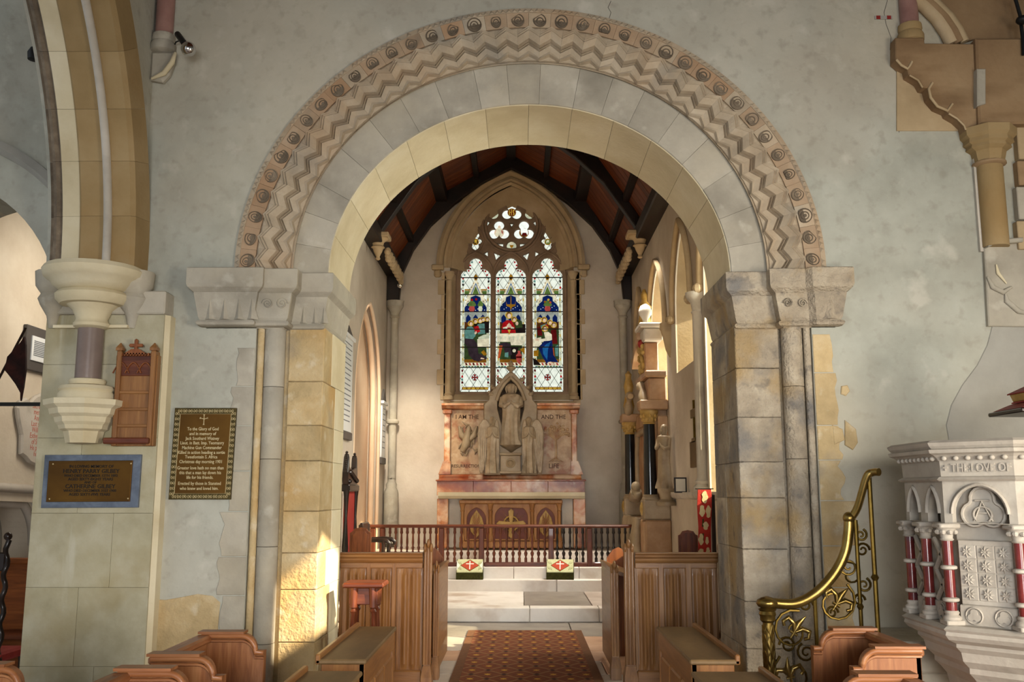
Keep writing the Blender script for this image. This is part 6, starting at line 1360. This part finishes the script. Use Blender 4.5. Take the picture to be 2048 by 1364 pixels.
br = plate([quad], 7.01, 7.03, .004).obj('brass_plate', 'plaque_brass', pq)
lq = [pp(104, 926), pp(263, 925), pp(257, 999), pp(98, 1000)]
G().tube([(x, 7.012, z) for x, z in lq], .0025, 4, False, True).obj('border_line', 'letter_black', br)
for i, (t, s, y) in enumerate((('IN LOVING MEMORY OF', .030, 933), ('HENRY PARRY GILBEY', .042, 942.5), ('WHO DIED DECEMBER 12TH 1892', .026, 951.5), ('AGED SIXTY-EIGHT YEARS', .028, 958.5), ('AND OF', .024, 965), ('CATHERINE GILBEY', .042, 973), ('WHO DIED DECEMBER 31ST 1900', .026, 981.5), ('AGED SIXTY-FIVE YEARS', .028, 989))):
    p = pp(183-(y-933)*.07, y, 7.009); text(t, s, 'letter_black', pq, Matrix.Translation((p[0], 7.009, p[1])) @ FACE_W, ext=.001, sx=1.0, off=.0005)
for x, y in ((106, 928), (262, 927), (99, 998), (256, 997)): p = pp(x, y, 7.008); G().sphere((p[0], 7.008, p[1]), (.006, .004, .006), 6, 4).obj('screw', 'letter_gilt', br)
p2 = thing('memorial_plaque', 'upright brass memorial plaque with patterned border and cross on the plaster wall', 'plaque', (-2.35, 7.18, 1.6))
quad = [pp(350, 816, 7.17), pp(473, 816, 7.17), pp(461, 999, 7.17), pp(337, 999, 7.17)]
plate([quad], 7.165, 7.2, .003).obj('border', 'plaque_rim', p2)
inn = [pp(361, 828, 7.16), pp(463, 828, 7.16), pp(451, 987, 7.16), pp(349, 987, 7.16)]
b2 = plate([inn], 7.155, 7.18, .002).obj('brass_plate', 'plaque_brass', p2)
G().tube([(x, 7.155, z) for x, z in inn], .003, 4, False, True).obj('border_line', 'letter_gilt', b2)
# interlaced border ornament, each a knot
for A_, B_, n in ((0, 1, 11), (1, 2, 16), (2, 3, 11), (3, 0, 16)):
    for k in range(n):
        t = (k+.5)/n; u = ((quad[A_][0]+inn[A_][0])/2*(1-t)+(quad[B_][0]+inn[B_][0])/2*t, (quad[A_][1]+inn[A_][1])/2*(1-t)+(quad[B_][1]+inn[B_][1])/2*t)
        G().tube([(u[0]+.014*math.cos(q), 7.163, u[1]+.010*math.sin(2*q)) for q in [2*PI*j/10 for j in range(10)]], .0025, 4, False, True).obj('border_knot', 'letter_gilt', p2)
L9 = [('To the Glory of God', 858), ('and in memory of', 867.5), ('Jack Southard Watney', 877), ('Lieut. in Batt. Imp. Yeomanry', 886), ('Machine Gun Commander', 895.5), ('Killed in action heading a sortie', 905), ('Tweefontein S. Africa', 914), ('Christmas day morning 1901', 923.5), ('Greater love hath no man than', 936), ('this that a man lay down his', 945.5), ('life for his friends.', 955), ('Erected by those in Stansted', 967), ('who knew and loved him.', 977)]
for t, y in L9: p = pp(406-(y-858)*.065, y, 7.152); text(t, .034, 'letter_gilt', p2, Matrix.Translation((p[0], 7.152, p[1])) @ FACE_W, ext=.001, sx=.82, off=.0004)
c = pp(408, 838, 7.152)
for dx, dz in ((0, .035), (0, -.045), (.03, .008), (-.03, .008)):
    G().tube([(c[0], 7.152, c[1]), (c[0]+dx*.7, 7.152, c[1]+dz*.7), (c[0]+dx, 7.152, c[1]+dz)], [.003, .003, .008], 5).obj('cross_arm', 'letter_gilt', b2)
# wall shaft stubs with corbels, and spotlights
mat('chrome', [H('#c9c9c9'), H('#dedede')], 3, .12, 0, 30, 0, metal=1.0)
mat('black_metal', [H('#0b0b0b'), H('#141414')], 3, .5, 0, 30, 0)
def wshaft(px0, px1, ybase, label, mm):
    c = pY((px0+px1)/2, ybase, 7.16); r = (pY(px1, ybase, 7.12).x-pY(px0, ybase, 7.12).x)/2
    t = struct(bpy.data.objects.new('trim_nave_wall_shaft', None), label); COL.objects.link(t)
    G().lathe([(r, c.z), (r, 7.5)], (c.x, 7.17, 0), 16).obj('shaft', 'marble_pinkshaft', t, 40)
    G().lathe([(r*1.05, c.z-.16), (r*1.42, c.z-.15), (r*1.45, c.z-.10), (r*1.2, c.z-.07), (r*1.3, c.z-.05), (r*1.25, c.z-.01), (r, c.z)], (c.x, 7.17, 0), 16).obj('shaft_base', mm, t, 40)
    return t, c, r
t1, c1, r1 = wshaft(310, 345, 68, 'pinkish marble wall shaft on a corbel above the pier', 'stone_plain')
plate([[(c1.x-r1*1.2, c1.z-.16), (c1.x+r1*1.4, c1.z-.16), (c1.x+r1*1.5, c1.z-.25), (c1.x+r1*1.0, c1.z-.36), (c1.x+.02, c1.z-.42), (c1.x-r1*1.2, c1.z-.40)]], 7.13, 7.2, .02).obj('corbel_block', 'stone_plain', t1)
G().tube([(c1.x-.06, 7.12, c1.z-.40), (c1.x+.04, 7.11, c1.z-.36), (c1.x+.10, 7.11, c1.z-.27), (c1.x+.12, 7.12, c1.z-.18)], [.01, .022, .022, .012], 8).obj('corbel_scroll', 'stone_cream', t1, 60)
sp_ = thing('spotlight', 'silver reflector spotlight on a black holder beside the pinkish shaft', 'lamp', (c1.x+.2, 7.1, c1.z-.1))
b = pY(377, 98, 6.95); a = pY(355, 68, 7.1)
G().tube([a, pY(368, 86, 7.0)], .024, 10).obj('holder', 'black_metal', sp_, 40); G().sphere((b.x, b.y, b.z), .058, 18, 12).obj('bulb', 'chrome', sp_, 60); G().tube([pY(362, 80, 7.05), pY(352, 84, 7.12), pY(348, 92, 7.18)], .006, 6).obj('bracket', 'black_metal', sp_, 60)
b = pY(68, 110, 7.18); s2 = G().lathe([(.01, -.05), (.045, -.04), (.05, .02), (.03, .06)], (b.x, b.y, b.z), 12).obj('spotlight', 'black_metal', None, 40); tag(s2, 'small black spotlight half hidden behind the golden arch', 'lamp')
for px, py, Y, lab in ((800, 571, 18.1, 'small reflector bulb by the capital on the north-east corner shaft'), (1315, 472, 15.3, 'small reflector bulb under the roof truss on the south wall')):
    v = pY(px, py, Y); t = thing('reflector_bulb', lab, 'lamp', (v.x, Y, v.z)); G().sphere((v.x, Y, v.z), .06, 14, 9).obj('bulb', 'chrome', t, 60); G().tube([(v.x, Y, v.z+.05), (v.x, Y+.05, v.z+.16)], .03, 8).obj('holder', 'black_metal', t, 50)
# ------------------------------------------------------------------ cut-back respond stones at the top right
t2, c2, r2 = wshaft(1802, 1838, 48, 'pinkish marble wall shaft on a brown stone bracket at the upper right', 'stone_gold')
rs = struct(bpy.data.objects.new('trim_cut_respond', None), 'brown cut-back stones of an old respond with scrolled bracket'); COL.objects.link(rs)
def zr(x, y, Y=7.1): v = pY(1780+.2493*x, .2493*y, Y); return (v.x, v.z)
def zpl(pts, y0, y1, nm, m, bev=.008): return plate([[zr(x, y, y0) for x, y in pts]], y0, y1, bev).obj(nm, m, rs)
zpl([(55, 480), (55, 1048), (640, 1048), (640, 480)], 7.188, 7.22, 'backing_slab', 'stone_win', .003)
zpl([(45, 300), (45, 480), (90, 520), (140, 545), (150, 595), (235, 645), (265, 700), (300, 705), (320, 780), (380, 850), (460, 885), (470, 910), (540, 950), (595, 1000), (610, 1045), (705, 1000), (675, 350), (280, 345), (275, 300)], 7.08, 7.2, 'scrolled_bracket', 'stone_brown')
zpl([(690, 305), (1250, 300), (1250, 985), (715, 995)], 7.04, 7.2, 'springer_block', 'stone_brown', .015)
g = G()
for pts, r in (([(55, 475), (95, 520), (145, 548), (165, 520), (180, 490)], .02), ([(345, 660), (315, 710), (330, 780), (385, 850), (465, 885), (505, 830)], .022), ([(160, 600), (230, 640), (265, 700)], .015), ([(475, 908), (545, 950), (600, 1005), (612, 1040)], .015)):
    q = [zr(x, y, 7.07) for x, y in pts]; g = G().tube([(x, 7.078, z) for x, z in q], r*.5, 8); g.obj('scroll_edge', 'stone_win', rs, 60)  # paler stone colour on these edges stands in for highlights
zpl([(700, 550), (770, 550), (770, 830), (700, 850)], 7.02, 7.1, 'patched_stone', 'stone_plain', .006)
# springing of the blocked arch above
for k, (x0, w_) in enumerate(((520, .06), (570, .05), (600, .035))):
    pts = [(x0-0, 335), (x0-45, 240), (x0-120, 130), (x0-220, 30), (x0-340, -60), (x0-480, -130)]
    q = [zr(x, y, 7.12) for x, y in pts]; G().tube([(x, 7.16-.02*k, z) for x, z in q], w_, 8).obj('arch_moulding', 'stone_win' if k != 1 else 'stone_brown', rs, 60)
zpl([(520, 335), (400, 130), (200, -60), (900, -60), (1250, -60), (1250, 310), (690, 310), (600, 335)], 7.17, 7.22, 'spandrel_stone', 'stone_brown', .004)
# capital and shaft
cc = pY(1993, 380, 7.08); 
def zs2(y): return pY(1993, y, 6.98).z
def oc(prof, nm, m): G().lathe(prof, (0, 0, 0), 8).xf(Matrix.Translation((cc.x, 7.16, 0)) @ Matrix.Rotation(PI/8, 4, 'Z')).obj(nm, m, rs)
oc([(.11, zs2(312)), (.13, zs2(290)), (.17, zs2(284)), (.165, zs2(278)), (.19, zs2(274)), (.185, zs2(266)), (.21, zs2(260)), (.215, zs2(246)), (.05, zs2(245))], 'capital', 'stone_gold')
G().lathe([(.10, zs2(318)), (.125, zs2(315)), (.125, zs2(311)), (.10, zs2(308))], (cc.x, 7.16, 0), 16).obj('necking', 'stone_brown', rs, 40)
G().lathe([(.098, zs2(482)), (.098, zs2(316))], (cc.x, 7.16, 0), 18).obj('shaft', 'stone_gold', rs, 40)
G().box(cc.x-.115, cc.x-.09, 7.17, 7.2, zs2(490), zs2(300)).obj('shaft_edge', 'stone_pale', rs); 
for k, (y0, y1) in enumerate(((240, 320), (322, 372), (374, 440), (442, 500))):
    a, b = pY(2036, y1, 7.15), pY(2110, y0, 7.15); G().box(a.x, b.x, 7.13, 7.22, a.z+.003, b.z-.003, .006).obj('respond_stone', random.choice(['stone_brown', 'stone_win', 'stone_plain']), rs)
def y6(x, y, Y=7.15): v = pY(1348+.3447*x, 450+.3446*y, Y); return (v.x, v.z)
plate([[y6(1805, 130), (y6(1805, 130)[0]+.06, y6(1810, 95)[1]), y6(2012, 80), y6(2300, 80), y6(2300, 590), y6(1830, 585)]], 7.16, 7.22, .008).obj('cut_corbel_stone', 'stone_plain', rs)
plate([[y6(1815, 95), y6(2010, 80), y6(2010, 105), y6(1850, 120), y6(1808, 135)]], 7.10, 7.2, .008).obj('string_stub', 'stone_plain', rs)
for pts, r in (([(1820, 300), (1850, 360), (1910, 390), (1960, 360)], .03), ([(1925, 400), (1930, 440), (2000, 500), (2080, 520)], .03), ([(1870, 230), (1880, 280), (1930, 340)], .02)):
    G().tube([(y6(x, y)[0], 7.15, y6(x, y)[1]) for x, y in pts], [r*.3]+[r*.7]*(len(pts)-2)+[r*.3], 8).obj('broken_scroll', 'stone_cream' if r < .03 else 'stone_plain', rs, 60)
# rough repaired plaster patch
pa = [(1985, 652), (1975, 690), (1955, 730), (1925, 770), (1903, 810), (1893, 850), (1898, 880), (1915, 915), (2150, 915), (2150, 652)]
plate([[(lambda v: (v.x, v.z))(pY(x, y, 7.19)) for x, y in pa]], 7.191, 7.22, .004).obj('plaster_repair', 'plaster_patch', we)
# bare stained stone below the plaster edge by the left pier
pb = [(297, 1198), (330, 1200), (365, 1194), (395, 1188), (425, 1192), (440, 1205), (436, 1250), (430, 1400), (290, 1400)]
plate([[(lambda v: (v.x, v.z))(pY(x, y, 7.195)) for x, y in pb]], 7.194, 7.22, .003).obj('bare_stone', 'stone_jamb', we)
# stones showing through by the right jamb
for pts in ([(1665, 850), (1685, 858), (1690, 880), (1668, 890)], [(1690, 840), (1712, 858), (1716, 885), (1706, 900), (1690, 890)], [(1683, 772), (1695, 770), (1700, 782), (1692, 792), (1682, 788)]):
    plate([[(lambda v: (v.x, v.z))(pY(x, y, 7.19)) for x, y in pts]], 7.186, 7.22, .006).obj('exposed_stone', 'stone_jamb', we)
# crack gauge and hairline cracks
mat('crack', [H('#4a4640'), H('#55504a')], 8, .95, 0, 30, 0)
def crack(pts): G().tube([(lambda v: (v.x, 7.1995, v.z))(pY(x, y, 7.2)) for x, y in pts], .0022, 4).obj('hairline_crack', 'crack', we)
crack([(1775, 0), (1768, 25), (1772, 48), (1782, 75), (1780, 100)]); crack([(1790, 110), (1797, 200), (1798, 265)]); crack([(1222, 2), (1216, 15), (1222, 25), (1218, 38)]); crack([(284, 300), (283, 400), (282, 470)])
x0, z0_ = (lambda v: (v.x, v.z))(pY(1750, 38, 7.19)); x1, z1_ = (lambda v: (v.x, v.z))(pY(1785, 31, 7.19))
cg = thing('crack_gauge', 'tiny crack gauge strip stuck across the wall crack at upper right', 'gauge', ((x0+x1)/2, 7.19, z0_)); G().box(x0, x1, 7.192, 7.2, z0_, z1_).obj('strip', 'plaster_patch', cg); G().box(x0+.012, x0+.045, 7.19, 7.194, z0_, z1_).obj('red_scale', 'paint_red', cg); G().box(x1-.045, x1-.012, 7.19, 7.194, z0_, z1_).obj('red_scale', 'paint_red', cg)
# dark cable and lamp at the edge
v = pY(2045, 40, 6.95); lm = thing('spotlight', 'black spotlight on a cable at the upper right edge', 'lamp', (v.x, 6.95, v.z)); G().sphere((v.x, 6.95, v.z), (.05, .05, .035), 10, 7).obj('head', 'black_metal', lm, 60)
G().tube([pY(2030, -5, 7.02), pY(2040, 30, 7.02), pY(2046, 80, 7.02), pY(2047, 110, 7.02)], .014, 6).obj('cable', 'black_metal', lm, 60)
# ------------------------------------------------------------------ pulpit
mat('pulpit_red', [H('#461616'), H('#62211f'), H('#7a302c')], 7, .25, .02, 30, .08, stain=[(H('#3c3a44'), 4, .56, .68, .7)], coat=.3)
pu = thing('pulpit', 'pale carved stone pulpit with red marble colonnettes and lettered cornice', 'pulpit', (3.02, 5.9, -.12))
OC = [(2.46, 6.17), (2.46, 5.62), (2.74, 5.34), (3.29, 5.34), (3.57, 5.62), (3.57, 6.17), (3.29, 6.45), (2.74, 6.45)]
ctr = Vector((3.015, 5.895))
def inset(d): return [tuple(Vector(p)+(ctr-Vector(p)).normalized()*d) for p in OC]
G().loft([[(x, y, z) for x, y in inset(.09)] for z in (.88, 1.74)]).obj('drum_core', 'stone_pulpit', pu)
def prof_sweep(prof, nm, m='stone_pulpit'): return G().sweep(OC, prof, True, 1).obj(nm, m, pu)
SG = 1
prof_sweep([(-.1, 1.715), (.02, 1.715), (.035, 1.725), (.02, 1.737), (.0, 1.745), (-.1, 1.745)], 'string_moulding')
prof_sweep([(-.1, 1.742), (.005, 1.742), (.01, 1.835), (-.1, 1.835)], 'lettered_band')
prof_sweep([(-.1, 1.832), (.015, 1.832), (.03, 1.85), (.05, 1.865), (.075, 1.875), (.08, 1.895), (.06, 1.9), (.075, 1.915), (.085, 1.935), (.06, 1.95), (-.1, 1.95)], 'cornice')
prof_sweep([(-.1, .80), (-.02, .80), (.03, .825), (.05, .85), (.045, .87), (.06, .885), (.03, .905), (-.1, .905)], 'base_moulding')
prof_sweep([(-.3, .56), (-.16, .56), (-.13, .6), (-.1, .63), (-.1, .66), (-.06, .7), (-.05, .75), (-.02, .78), (-.02, .802), (-.3, .802)], 'underside_moulding')
prof_sweep([(-.5, .30), (-.34, .30), (-.30, .36), (-.25, .40), (-.24, .45), (-.17, .5), (-.16, .56), (-.4, .56)], 'corbelled_foot')
prof_sweep([(-.55, -.12), (-.22, -.12), (-.22, .02), (-.34, .06), (-.36, .3), (-.55, .3)], 'stem')
def facet(i):
    A, B = Vector(OC[i]), Vector(OC[(i+1) % 8]); d = (B-A); L_ = d.length; d = d/L_; n = Vector((-d.y, d.x))
    if n.dot(A+B-2*ctr) < 0: n = -n
    return A, d, n, L_
def fmap(g, i):
    A, d, n, L_ = facet(i); out = []
    for u, o, z in g.v: p = A+d*u+n*o; out.append((p.x, p.y, z))
    g.v = out; return g
def col_mesh():
    g = G()
    return g
def column(x, y):
    b = Vector((x, y))
    c = G().box(x-.052, x+.052, y-.052, y+.052, .905, .935, .006).lathe([(.05, .935), (.05, .95), (.036, .962), (.042, .975), (.034, .985)], (x, y, 0), 14).obj('column_base', 'stone_pulpit', pu, 40)
    G().lathe([(.03, .98), (.03, 1.385)], (x, y, 0), 14).obj('marble_shaft', 'pulpit_red', pu, 40)
    for z in (1.045, 1.225): G().lathe([(.03, z-.014), (.044, z-.008), (.046, z), (.044, z+.008), (.03, z+.014)], (x, y, 0), 14).obj('shaft_ring', 'stone_pulpit', pu, 40)
    k = G().lathe([(.032, 1.375), (.04, 1.382), (.033, 1.39), (.036, 1.41), (.055, 1.44), (.058, 1.445)], (x, y, 0), 14).box(x-.06, x+.06, y-.06, y+.06, 1.445, 1.475, .008).obj('column_capital', 'stone_pulpit', pu, 40)
    g = G()
    for q in range(8): a = 2*PI*q/8; g.sphere((x+.05*math.cos(a), y+.05*math.sin(a), 1.425), (.018, .018, .015), 6, 4)
    g.obj('capital_leaves', 'stone_pulpit', k)
for i in range(0, 4):
    A, d, n, L_ = facet(i)
    column(A.x+n.x*-.01, A.y+n.y*-.01)
    if i in (0, 2): q = A+d*L_*.5; column(q.x, q.y)
A, d, n, L_ = facet(4); column(A.x, A.y)
def tre2(cx, cz, d, r): return union((cx, cz), [(d*math.cos(math.radians(a)), d*math.sin(math.radians(a)), r) for a in (90, 210, 330)], 30)
for i in range(0, 4):
    A, d, n, L_ = facet(i)
    outp = [(0, 1.475), (0, 1.716), (L_, 1.716), (L_, 1.475)]
    if i in (0, 2):
        hs = [[(a+.05, 1.478)]+pointed(a+.05, b-.05, 1.53, 1.685, 8)+[(b-.05, 1.478)] for a, b in ((0, L_/2), (L_/2, L_))]
    else:
        hs = [[(.045, 1.478)]+pointed(.045, L_-.045, 1.53, 1.695, 8)+[(L_-.045, 1.478)]]
    g = plate([outp]+hs, 0, 1, 0, ax='Y')       # u,(0..1 depth),z
    g.v = [(u, -.06+.06*o, z) for u, o, z in g.v]; fmap(g, i).obj('arch_panel', 'stone_pulpit', pu)
    for h_ in hs:
        q = [(u, .004, z) for u, z in h_[1:-1]]; gg = G().tube(q, .012, 6); fmap(gg, i).obj('arch_moulding', 'stone_pulpit', pu, 60)
    # low trefoil panels and lattice
    gb = G().box(.04, L_-.04, -.08, -.02, .905, 1.02, .006); fmap(gb, i).obj('trefoil_frieze', 'stone_pulpit', pu)
    m_ = 2
    for k in range(m_):
        cu = .04+(L_-.08)*(k+.5)/m_; rr = min(.045, (L_-.08)/m_*.45)
        gt = G().tube([(cu+rr*math.cos(t), -.018, .963+rr*math.sin(t)) for t in [2*PI*j/16 for j in range(16)]], .006, 6, False, True); fmap(gt, i).obj('trefoil_ring', 'stone_pulpit', pu, 60)
        gt = plate([tre2(cu, .963, rr*.42, rr*.42)], 0, 1); gt.v = [(u, -.022+.012*o, z) for u, o, z in gt.v]; fmap(gt, i).obj('trefoil', 'stone_pulpit', pu)
    if i == 1:
        gp = G().box(.05, L_-.05, -.08, -.035, 1.02, 1.38, .004); fmap(gp, i).obj('diaper_panel', 'stone_pulpit', pu)
        for r_ in range(4):
            for c_ in range(3):
                cu, cz = .05+(L_-.1)*(c_+.5)/3, 1.045+.31*(r_+.5)/4; s_ = (L_-.1)/3
                gt = G().box(cu-s_*.47, cu+s_*.47, -.037, -.031, cz-.037, cz+.037, .003); tl = fmap(gt, i).obj('diaper_tile', 'stone_pulpit', pu)
                gt = G()
                for q in range(8): a = 2*PI*q/8; gt.tube([(cu, -.028, cz), (cu+.018*math.cos(a), -.024, cz+.018*math.sin(a)), (cu+.034*math.cos(a), -.03, cz+.034*math.sin(a))], [.004, .006, .002], 5)
                gt.sphere((cu, -.026, cz), (.008, .008, .008), 6, 4); fmap(gt, i).obj('diaper_flower', 'stone_pulpit', tl)
        gt = plate([tre2(L_/2, 1.555, .055, .062)+[]], 0, 1); gt.v = [(u, -.075+.02*o, z) for u, o, z in gt.v]; fmap(gt, i).obj('tympanum', 'stone_pulpit', pu)
        q = tre2(L_/2, 1.555, .058, .066); gt = G().tube([(u, -.05, z) for u, z in q], .01, 6, False, True); fmap(gt, i).obj('tympanum_cusp', 'stone_pulpit', pu, 60)
        gt = G().tube([(L_/2-.05, -.045, 1.49), (L_/2, -.04, 1.60), (L_/2+.05, -.045, 1.49)], .007, 6).tube([(L_/2-.03, -.045, 1.535), (L_/2+.03, -.045, 1.535)], .006, 6).tube([(L_/2-.04, -.045, 1.605), (L_/2+.04, -.045, 1.605)], .006, 6).tube([(L_/2+.05*math.cos(t), -.04, 1.525+.045*math.sin(t)) for t in [math.radians(-50+280*j/14) for j in range(15)]], .006, 6)
        fmap(gt, i).obj('monogram', 'stone_pulpit', pu, 60)
    else:
        # crossed lattice of open strapwork
        for a, b in ((.05, L_/2-.05), (L_/2+.05, L_-.05)):
            for (p0, p1) in (((a, 1.03), (b, 1.2)), ((b, 1.03), (a, 1.2)), ((a, 1.2), (b, 1.38)), ((b, 1.2), (a, 1.38))):
                gt = G().tube([(p0[0], -.03, p0[1]), (p1[0], -.03, p1[1])], .016, 6); fmap(gt, i).obj('lattice_strap', 'stone_pulpit', pu)
# cornice ball ornaments and lettering
A, d, n, L_ = facet(1)
for i in (0, 1, 2):
    A, d, n, L_ = facet(i); k = int(L_/.058)
    for q in range(k):
        p = A+d*(L_*(q+.5)/k)+n*.035; G().sphere((p.x, p.y, 1.845), (.017, .017, .014), 8, 6).obj('ball_ornament', 'stone_pulpit', pu, 60)
def ftext(i, t, u, z, size, o=.006):
    A, d, n, L_ = facet(i); p = A+d*u+n*o
    M_ = Matrix(((d.x, 0, n.x, p.x), (d.y, 0, n.y, p.y), (0, 1, 0, z), (0, 0, 0, 1))); text(t, size, 'stone_pulpit', pu, M_, ext=.011, sx=.82, off=.0012)
ftext(1, '+ THE:LOVE OF', .20, 1.788, .066); ftext(2, ': CHRIST', .16, 1.788, .066)
# book rest, cushion and gold-edged book on the pulpit
bx0 = pY(2008, 825, 5.75)
br_ = thing('book_rest', 'dark wooden book rest on the pulpit rim', 'book rest', (2.98, 5.75, 1.95))
zb_ = pY(2020, 828, 5.7).z
G().box(bx0.x, bx0.x+.55, 5.55, 5.95, zb_, zb_+.025, .006).obj('board', 'dark_oak', br_); G().lathe([(.05, 1.95), (.03, 1.98), (.025, zb_)], (bx0.x+.28, 5.75, 0), 10).obj('stem', 'dark_oak', br_, 40)
cu_ = G().prism([(bx0.x+.02, zb_+.03), (bx0.x+.5, zb_+.03), (bx0.x+.5, zb_+.2), (bx0.x+.12, zb_+.07)], 'Y', 5.57, 5.93).obj('cushion', 'paint_red'); tag(cu_, 'red velvet cushion sloping on the pulpit book rest', 'cushion')
bk = thing('open_book', 'large gilt-edged book lying on the red pulpit cushion', 'book', (bx0.x+.3, 5.75, zb_+.1))
Mb = Matrix.Translation((bx0.x+.32, 5.75, zb_+.17)) @ Matrix.Rotation(-.42, 4, 'Y')
G().box(-.2, .22, -.15, .15, .0, .05, .004).xf(Mb).obj('pages', 'gilt', bk); G().box(-.21, .23, -.16, .16, .05, .058, .003).xf(Mb).obj('cover', 'paint_red', bk); G().box(-.21, .23, -.16, .16, -.008, 0, .003).xf(Mb).obj('cover', 'paint_red', bk)
# ------------------------------------------------------------------ brass pulpit stair rail
YQ = 6.45
ra = thing('stair_rail', 'brass pulpit stair rail with scrollwork and fleur-de-lis', 'railing', (1.75, YQ, -.12))
def rp(x, y, Y=YQ): return pY(x, y, Y)
nw = rp(1536, 1250); 
def nz(y): return rp(1536, y).z
G().lathe([(.055, -.12), (.055, -.06), (.035, 0), (.035, nz(1245)), (.05, nz(1240)), (.05, nz(1232)), (.058, nz(1228)), (.05, nz(1222)), (.06, nz(1218)), (.04, nz(1214))], (nw.x, YQ, 0), 14).obj('newel_post', 'brass', ra, 40)
g = G()
for s in range(6):
    for dr in (1, -1): g.tube([(nw.x+.036*math.cos(s*PI/3+dr*k*.35), YQ+.036*math.sin(s*PI/3+dr*k*.35), -.05+(nz(1250)+.05)*k/24) for k in range(25)], .006, 4)
g.obj('newel_lattice', 'brass', ra)
G().lathe([(.02, nz(1216)), (.06, nz(1213)), (.072, nz(1207)), (.065, nz(1200)), (.04, nz(1195)), (.005, nz(1192))], (nw.x, YQ, 0), 16).obj('newel_knob', 'brass', ra, 50)
def smooth(pts, n=6):
    P = [Vector(p) for p in pts]; out = []
    for i in range(len(P)-1):
        p0, p1, p2, p3 = P[max(i-1, 0)], P[i], P[i+1], P[min(i+2, len(P)-1)]
        for k in range(n):
            t = k/n; out.append(.5*((2*p1)+(p2-p0)*t+(2*p0-5*p1+4*p2-p3)*t*t+(3*p1-p0-3*p2+p3)*t**3))
    return out+[P[-1]]
G().tube(smooth([rp(1545, 1206), rp(1590, 1207), rp(1632, 1186), rp(1668, 1148), (rp(1690, 1105)), rp(1697, 1062), rp(1698, 1036)]), .034, 12).obj('handrail', 'brass', ra, 60)
G().sphere(rp(1698, 1036), .042, 12, 8).obj('rail_knuckle', 'brass', ra, 60)
up = [rp(1700, 1038), rp(1715, 1015, 6.42), rp(1733, 955, 6.36), rp(1745, 945, 6.34), rp(1758, 944, 6.3)]
G().tube(smooth(up), .026, 10).obj('upper_handrail', 'brass', ra, 60)
for x0, y0, x1, y1, r, Y in ((1629, 1185, 1633, 1420, .013, YQ), (1711, 1040, 1722, 1420, .014, 6.43), (1738, 950, 1757, 1420, .016, 6.36)):
    a = rp(x0, y0, Y); b = Vector((a.x, Y, -.12)); g = G().tube([a, b], r, 8)
    for q in (.35, .6): c = a.lerp(b, q); g.lathe([(r, -.02), (r*1.7, 0), (r, .02)], (c.x, Y, c.z), 10)
    g.obj('baluster', 'brass_dark', ra, 40)
def spiral(cx, cy, r, turns, a0, s, rad=.009):
    c = rp(cx, cy); k = r*YQ/1900*1.02; n = int(14*turns)
    pts = [(c.x+s*k*(1-.82*t)*math.cos(a0+2*PI*turns*t), YQ, c.z+k*(1-.82*t)*math.sin(a0+2*PI*turns*t)) for t in [i/n for i in range(n+1)]]
    G().tube(pts, [rad*(1-.3*i/n) for i in range(n+1)], 6).obj('scroll', 'brass_dark', ra, 60)
for a in ((1585, 1262, 40, 1.25, 1.2, 1, .01), (1575, 1290, 16, 1.6, 0, -1), (1613, 1305, 18, 1.6, 2, 1), (1612, 1210, 14, 1.5, 0, 1), (1670, 1205, 42, 1.2, 2.2, -1, .01), (1664, 1225, 12, 1.6, 0, 1), (1697, 1133, 20, 1.7, 1.5, 1), (1588, 1350, 42, 1.2, 2.2, 1, .01), (1700, 1150, 30, 1.1, 0, -1), (1725, 1100, 14, 1.5, 0, 1), (1722, 1070, 12, 1.5, 2, -1), (1728, 1170, 14, 1.5, 2, -1), (1718, 1200, 12, 1.4, 0, 1)): spiral(*a)
def fleur(cx, cy, s, rot):
    c = rp(cx, cy); g = G(); k = s*YQ/1900
    def m_(u, v): u2, v2 = u*math.cos(rot)-v*math.sin(rot), u*math.sin(rot)+v*math.cos(rot); return (c.x+u2*k, YQ, c.z+v2*k)
    g.tube([m_(0, -.6), m_(0, 0), m_(-.05, .5), m_(.1, 1.1)], [.006, .012, .02, .003], 7)
    for q in (-1, 1): g.tube([m_(0, -.1), m_(q*.3, .35), m_(q*.75, .45), m_(q*.9, .1), m_(q*.7, -.1)], [.01, .018, .018, .014, .012], 7)
    g.tube([m_(-.25, -.15), m_(.25, -.15)], .01, 6); g.obj('fleur_de_lis', 'brass', ra, 60)
fleur(1590, 1262, 32, -.6); fleur(1675, 1205, 32, -.6); fleur(1580, 1350, 30, .2)
# pulpit stair behind the rail
sr = struct(bpy.data.objects.new('floor_pulpit_stair', None), 'stone steps rising to the pulpit behind the brass rail'); COL.objects.link(sr)
for k in range(4): G().box(1.95+.16*k, 2.9, 6.52, 7.18, -.12+.2*k, .08+.2*k, .008).obj('stair_tread', 'stone_plain', sr)
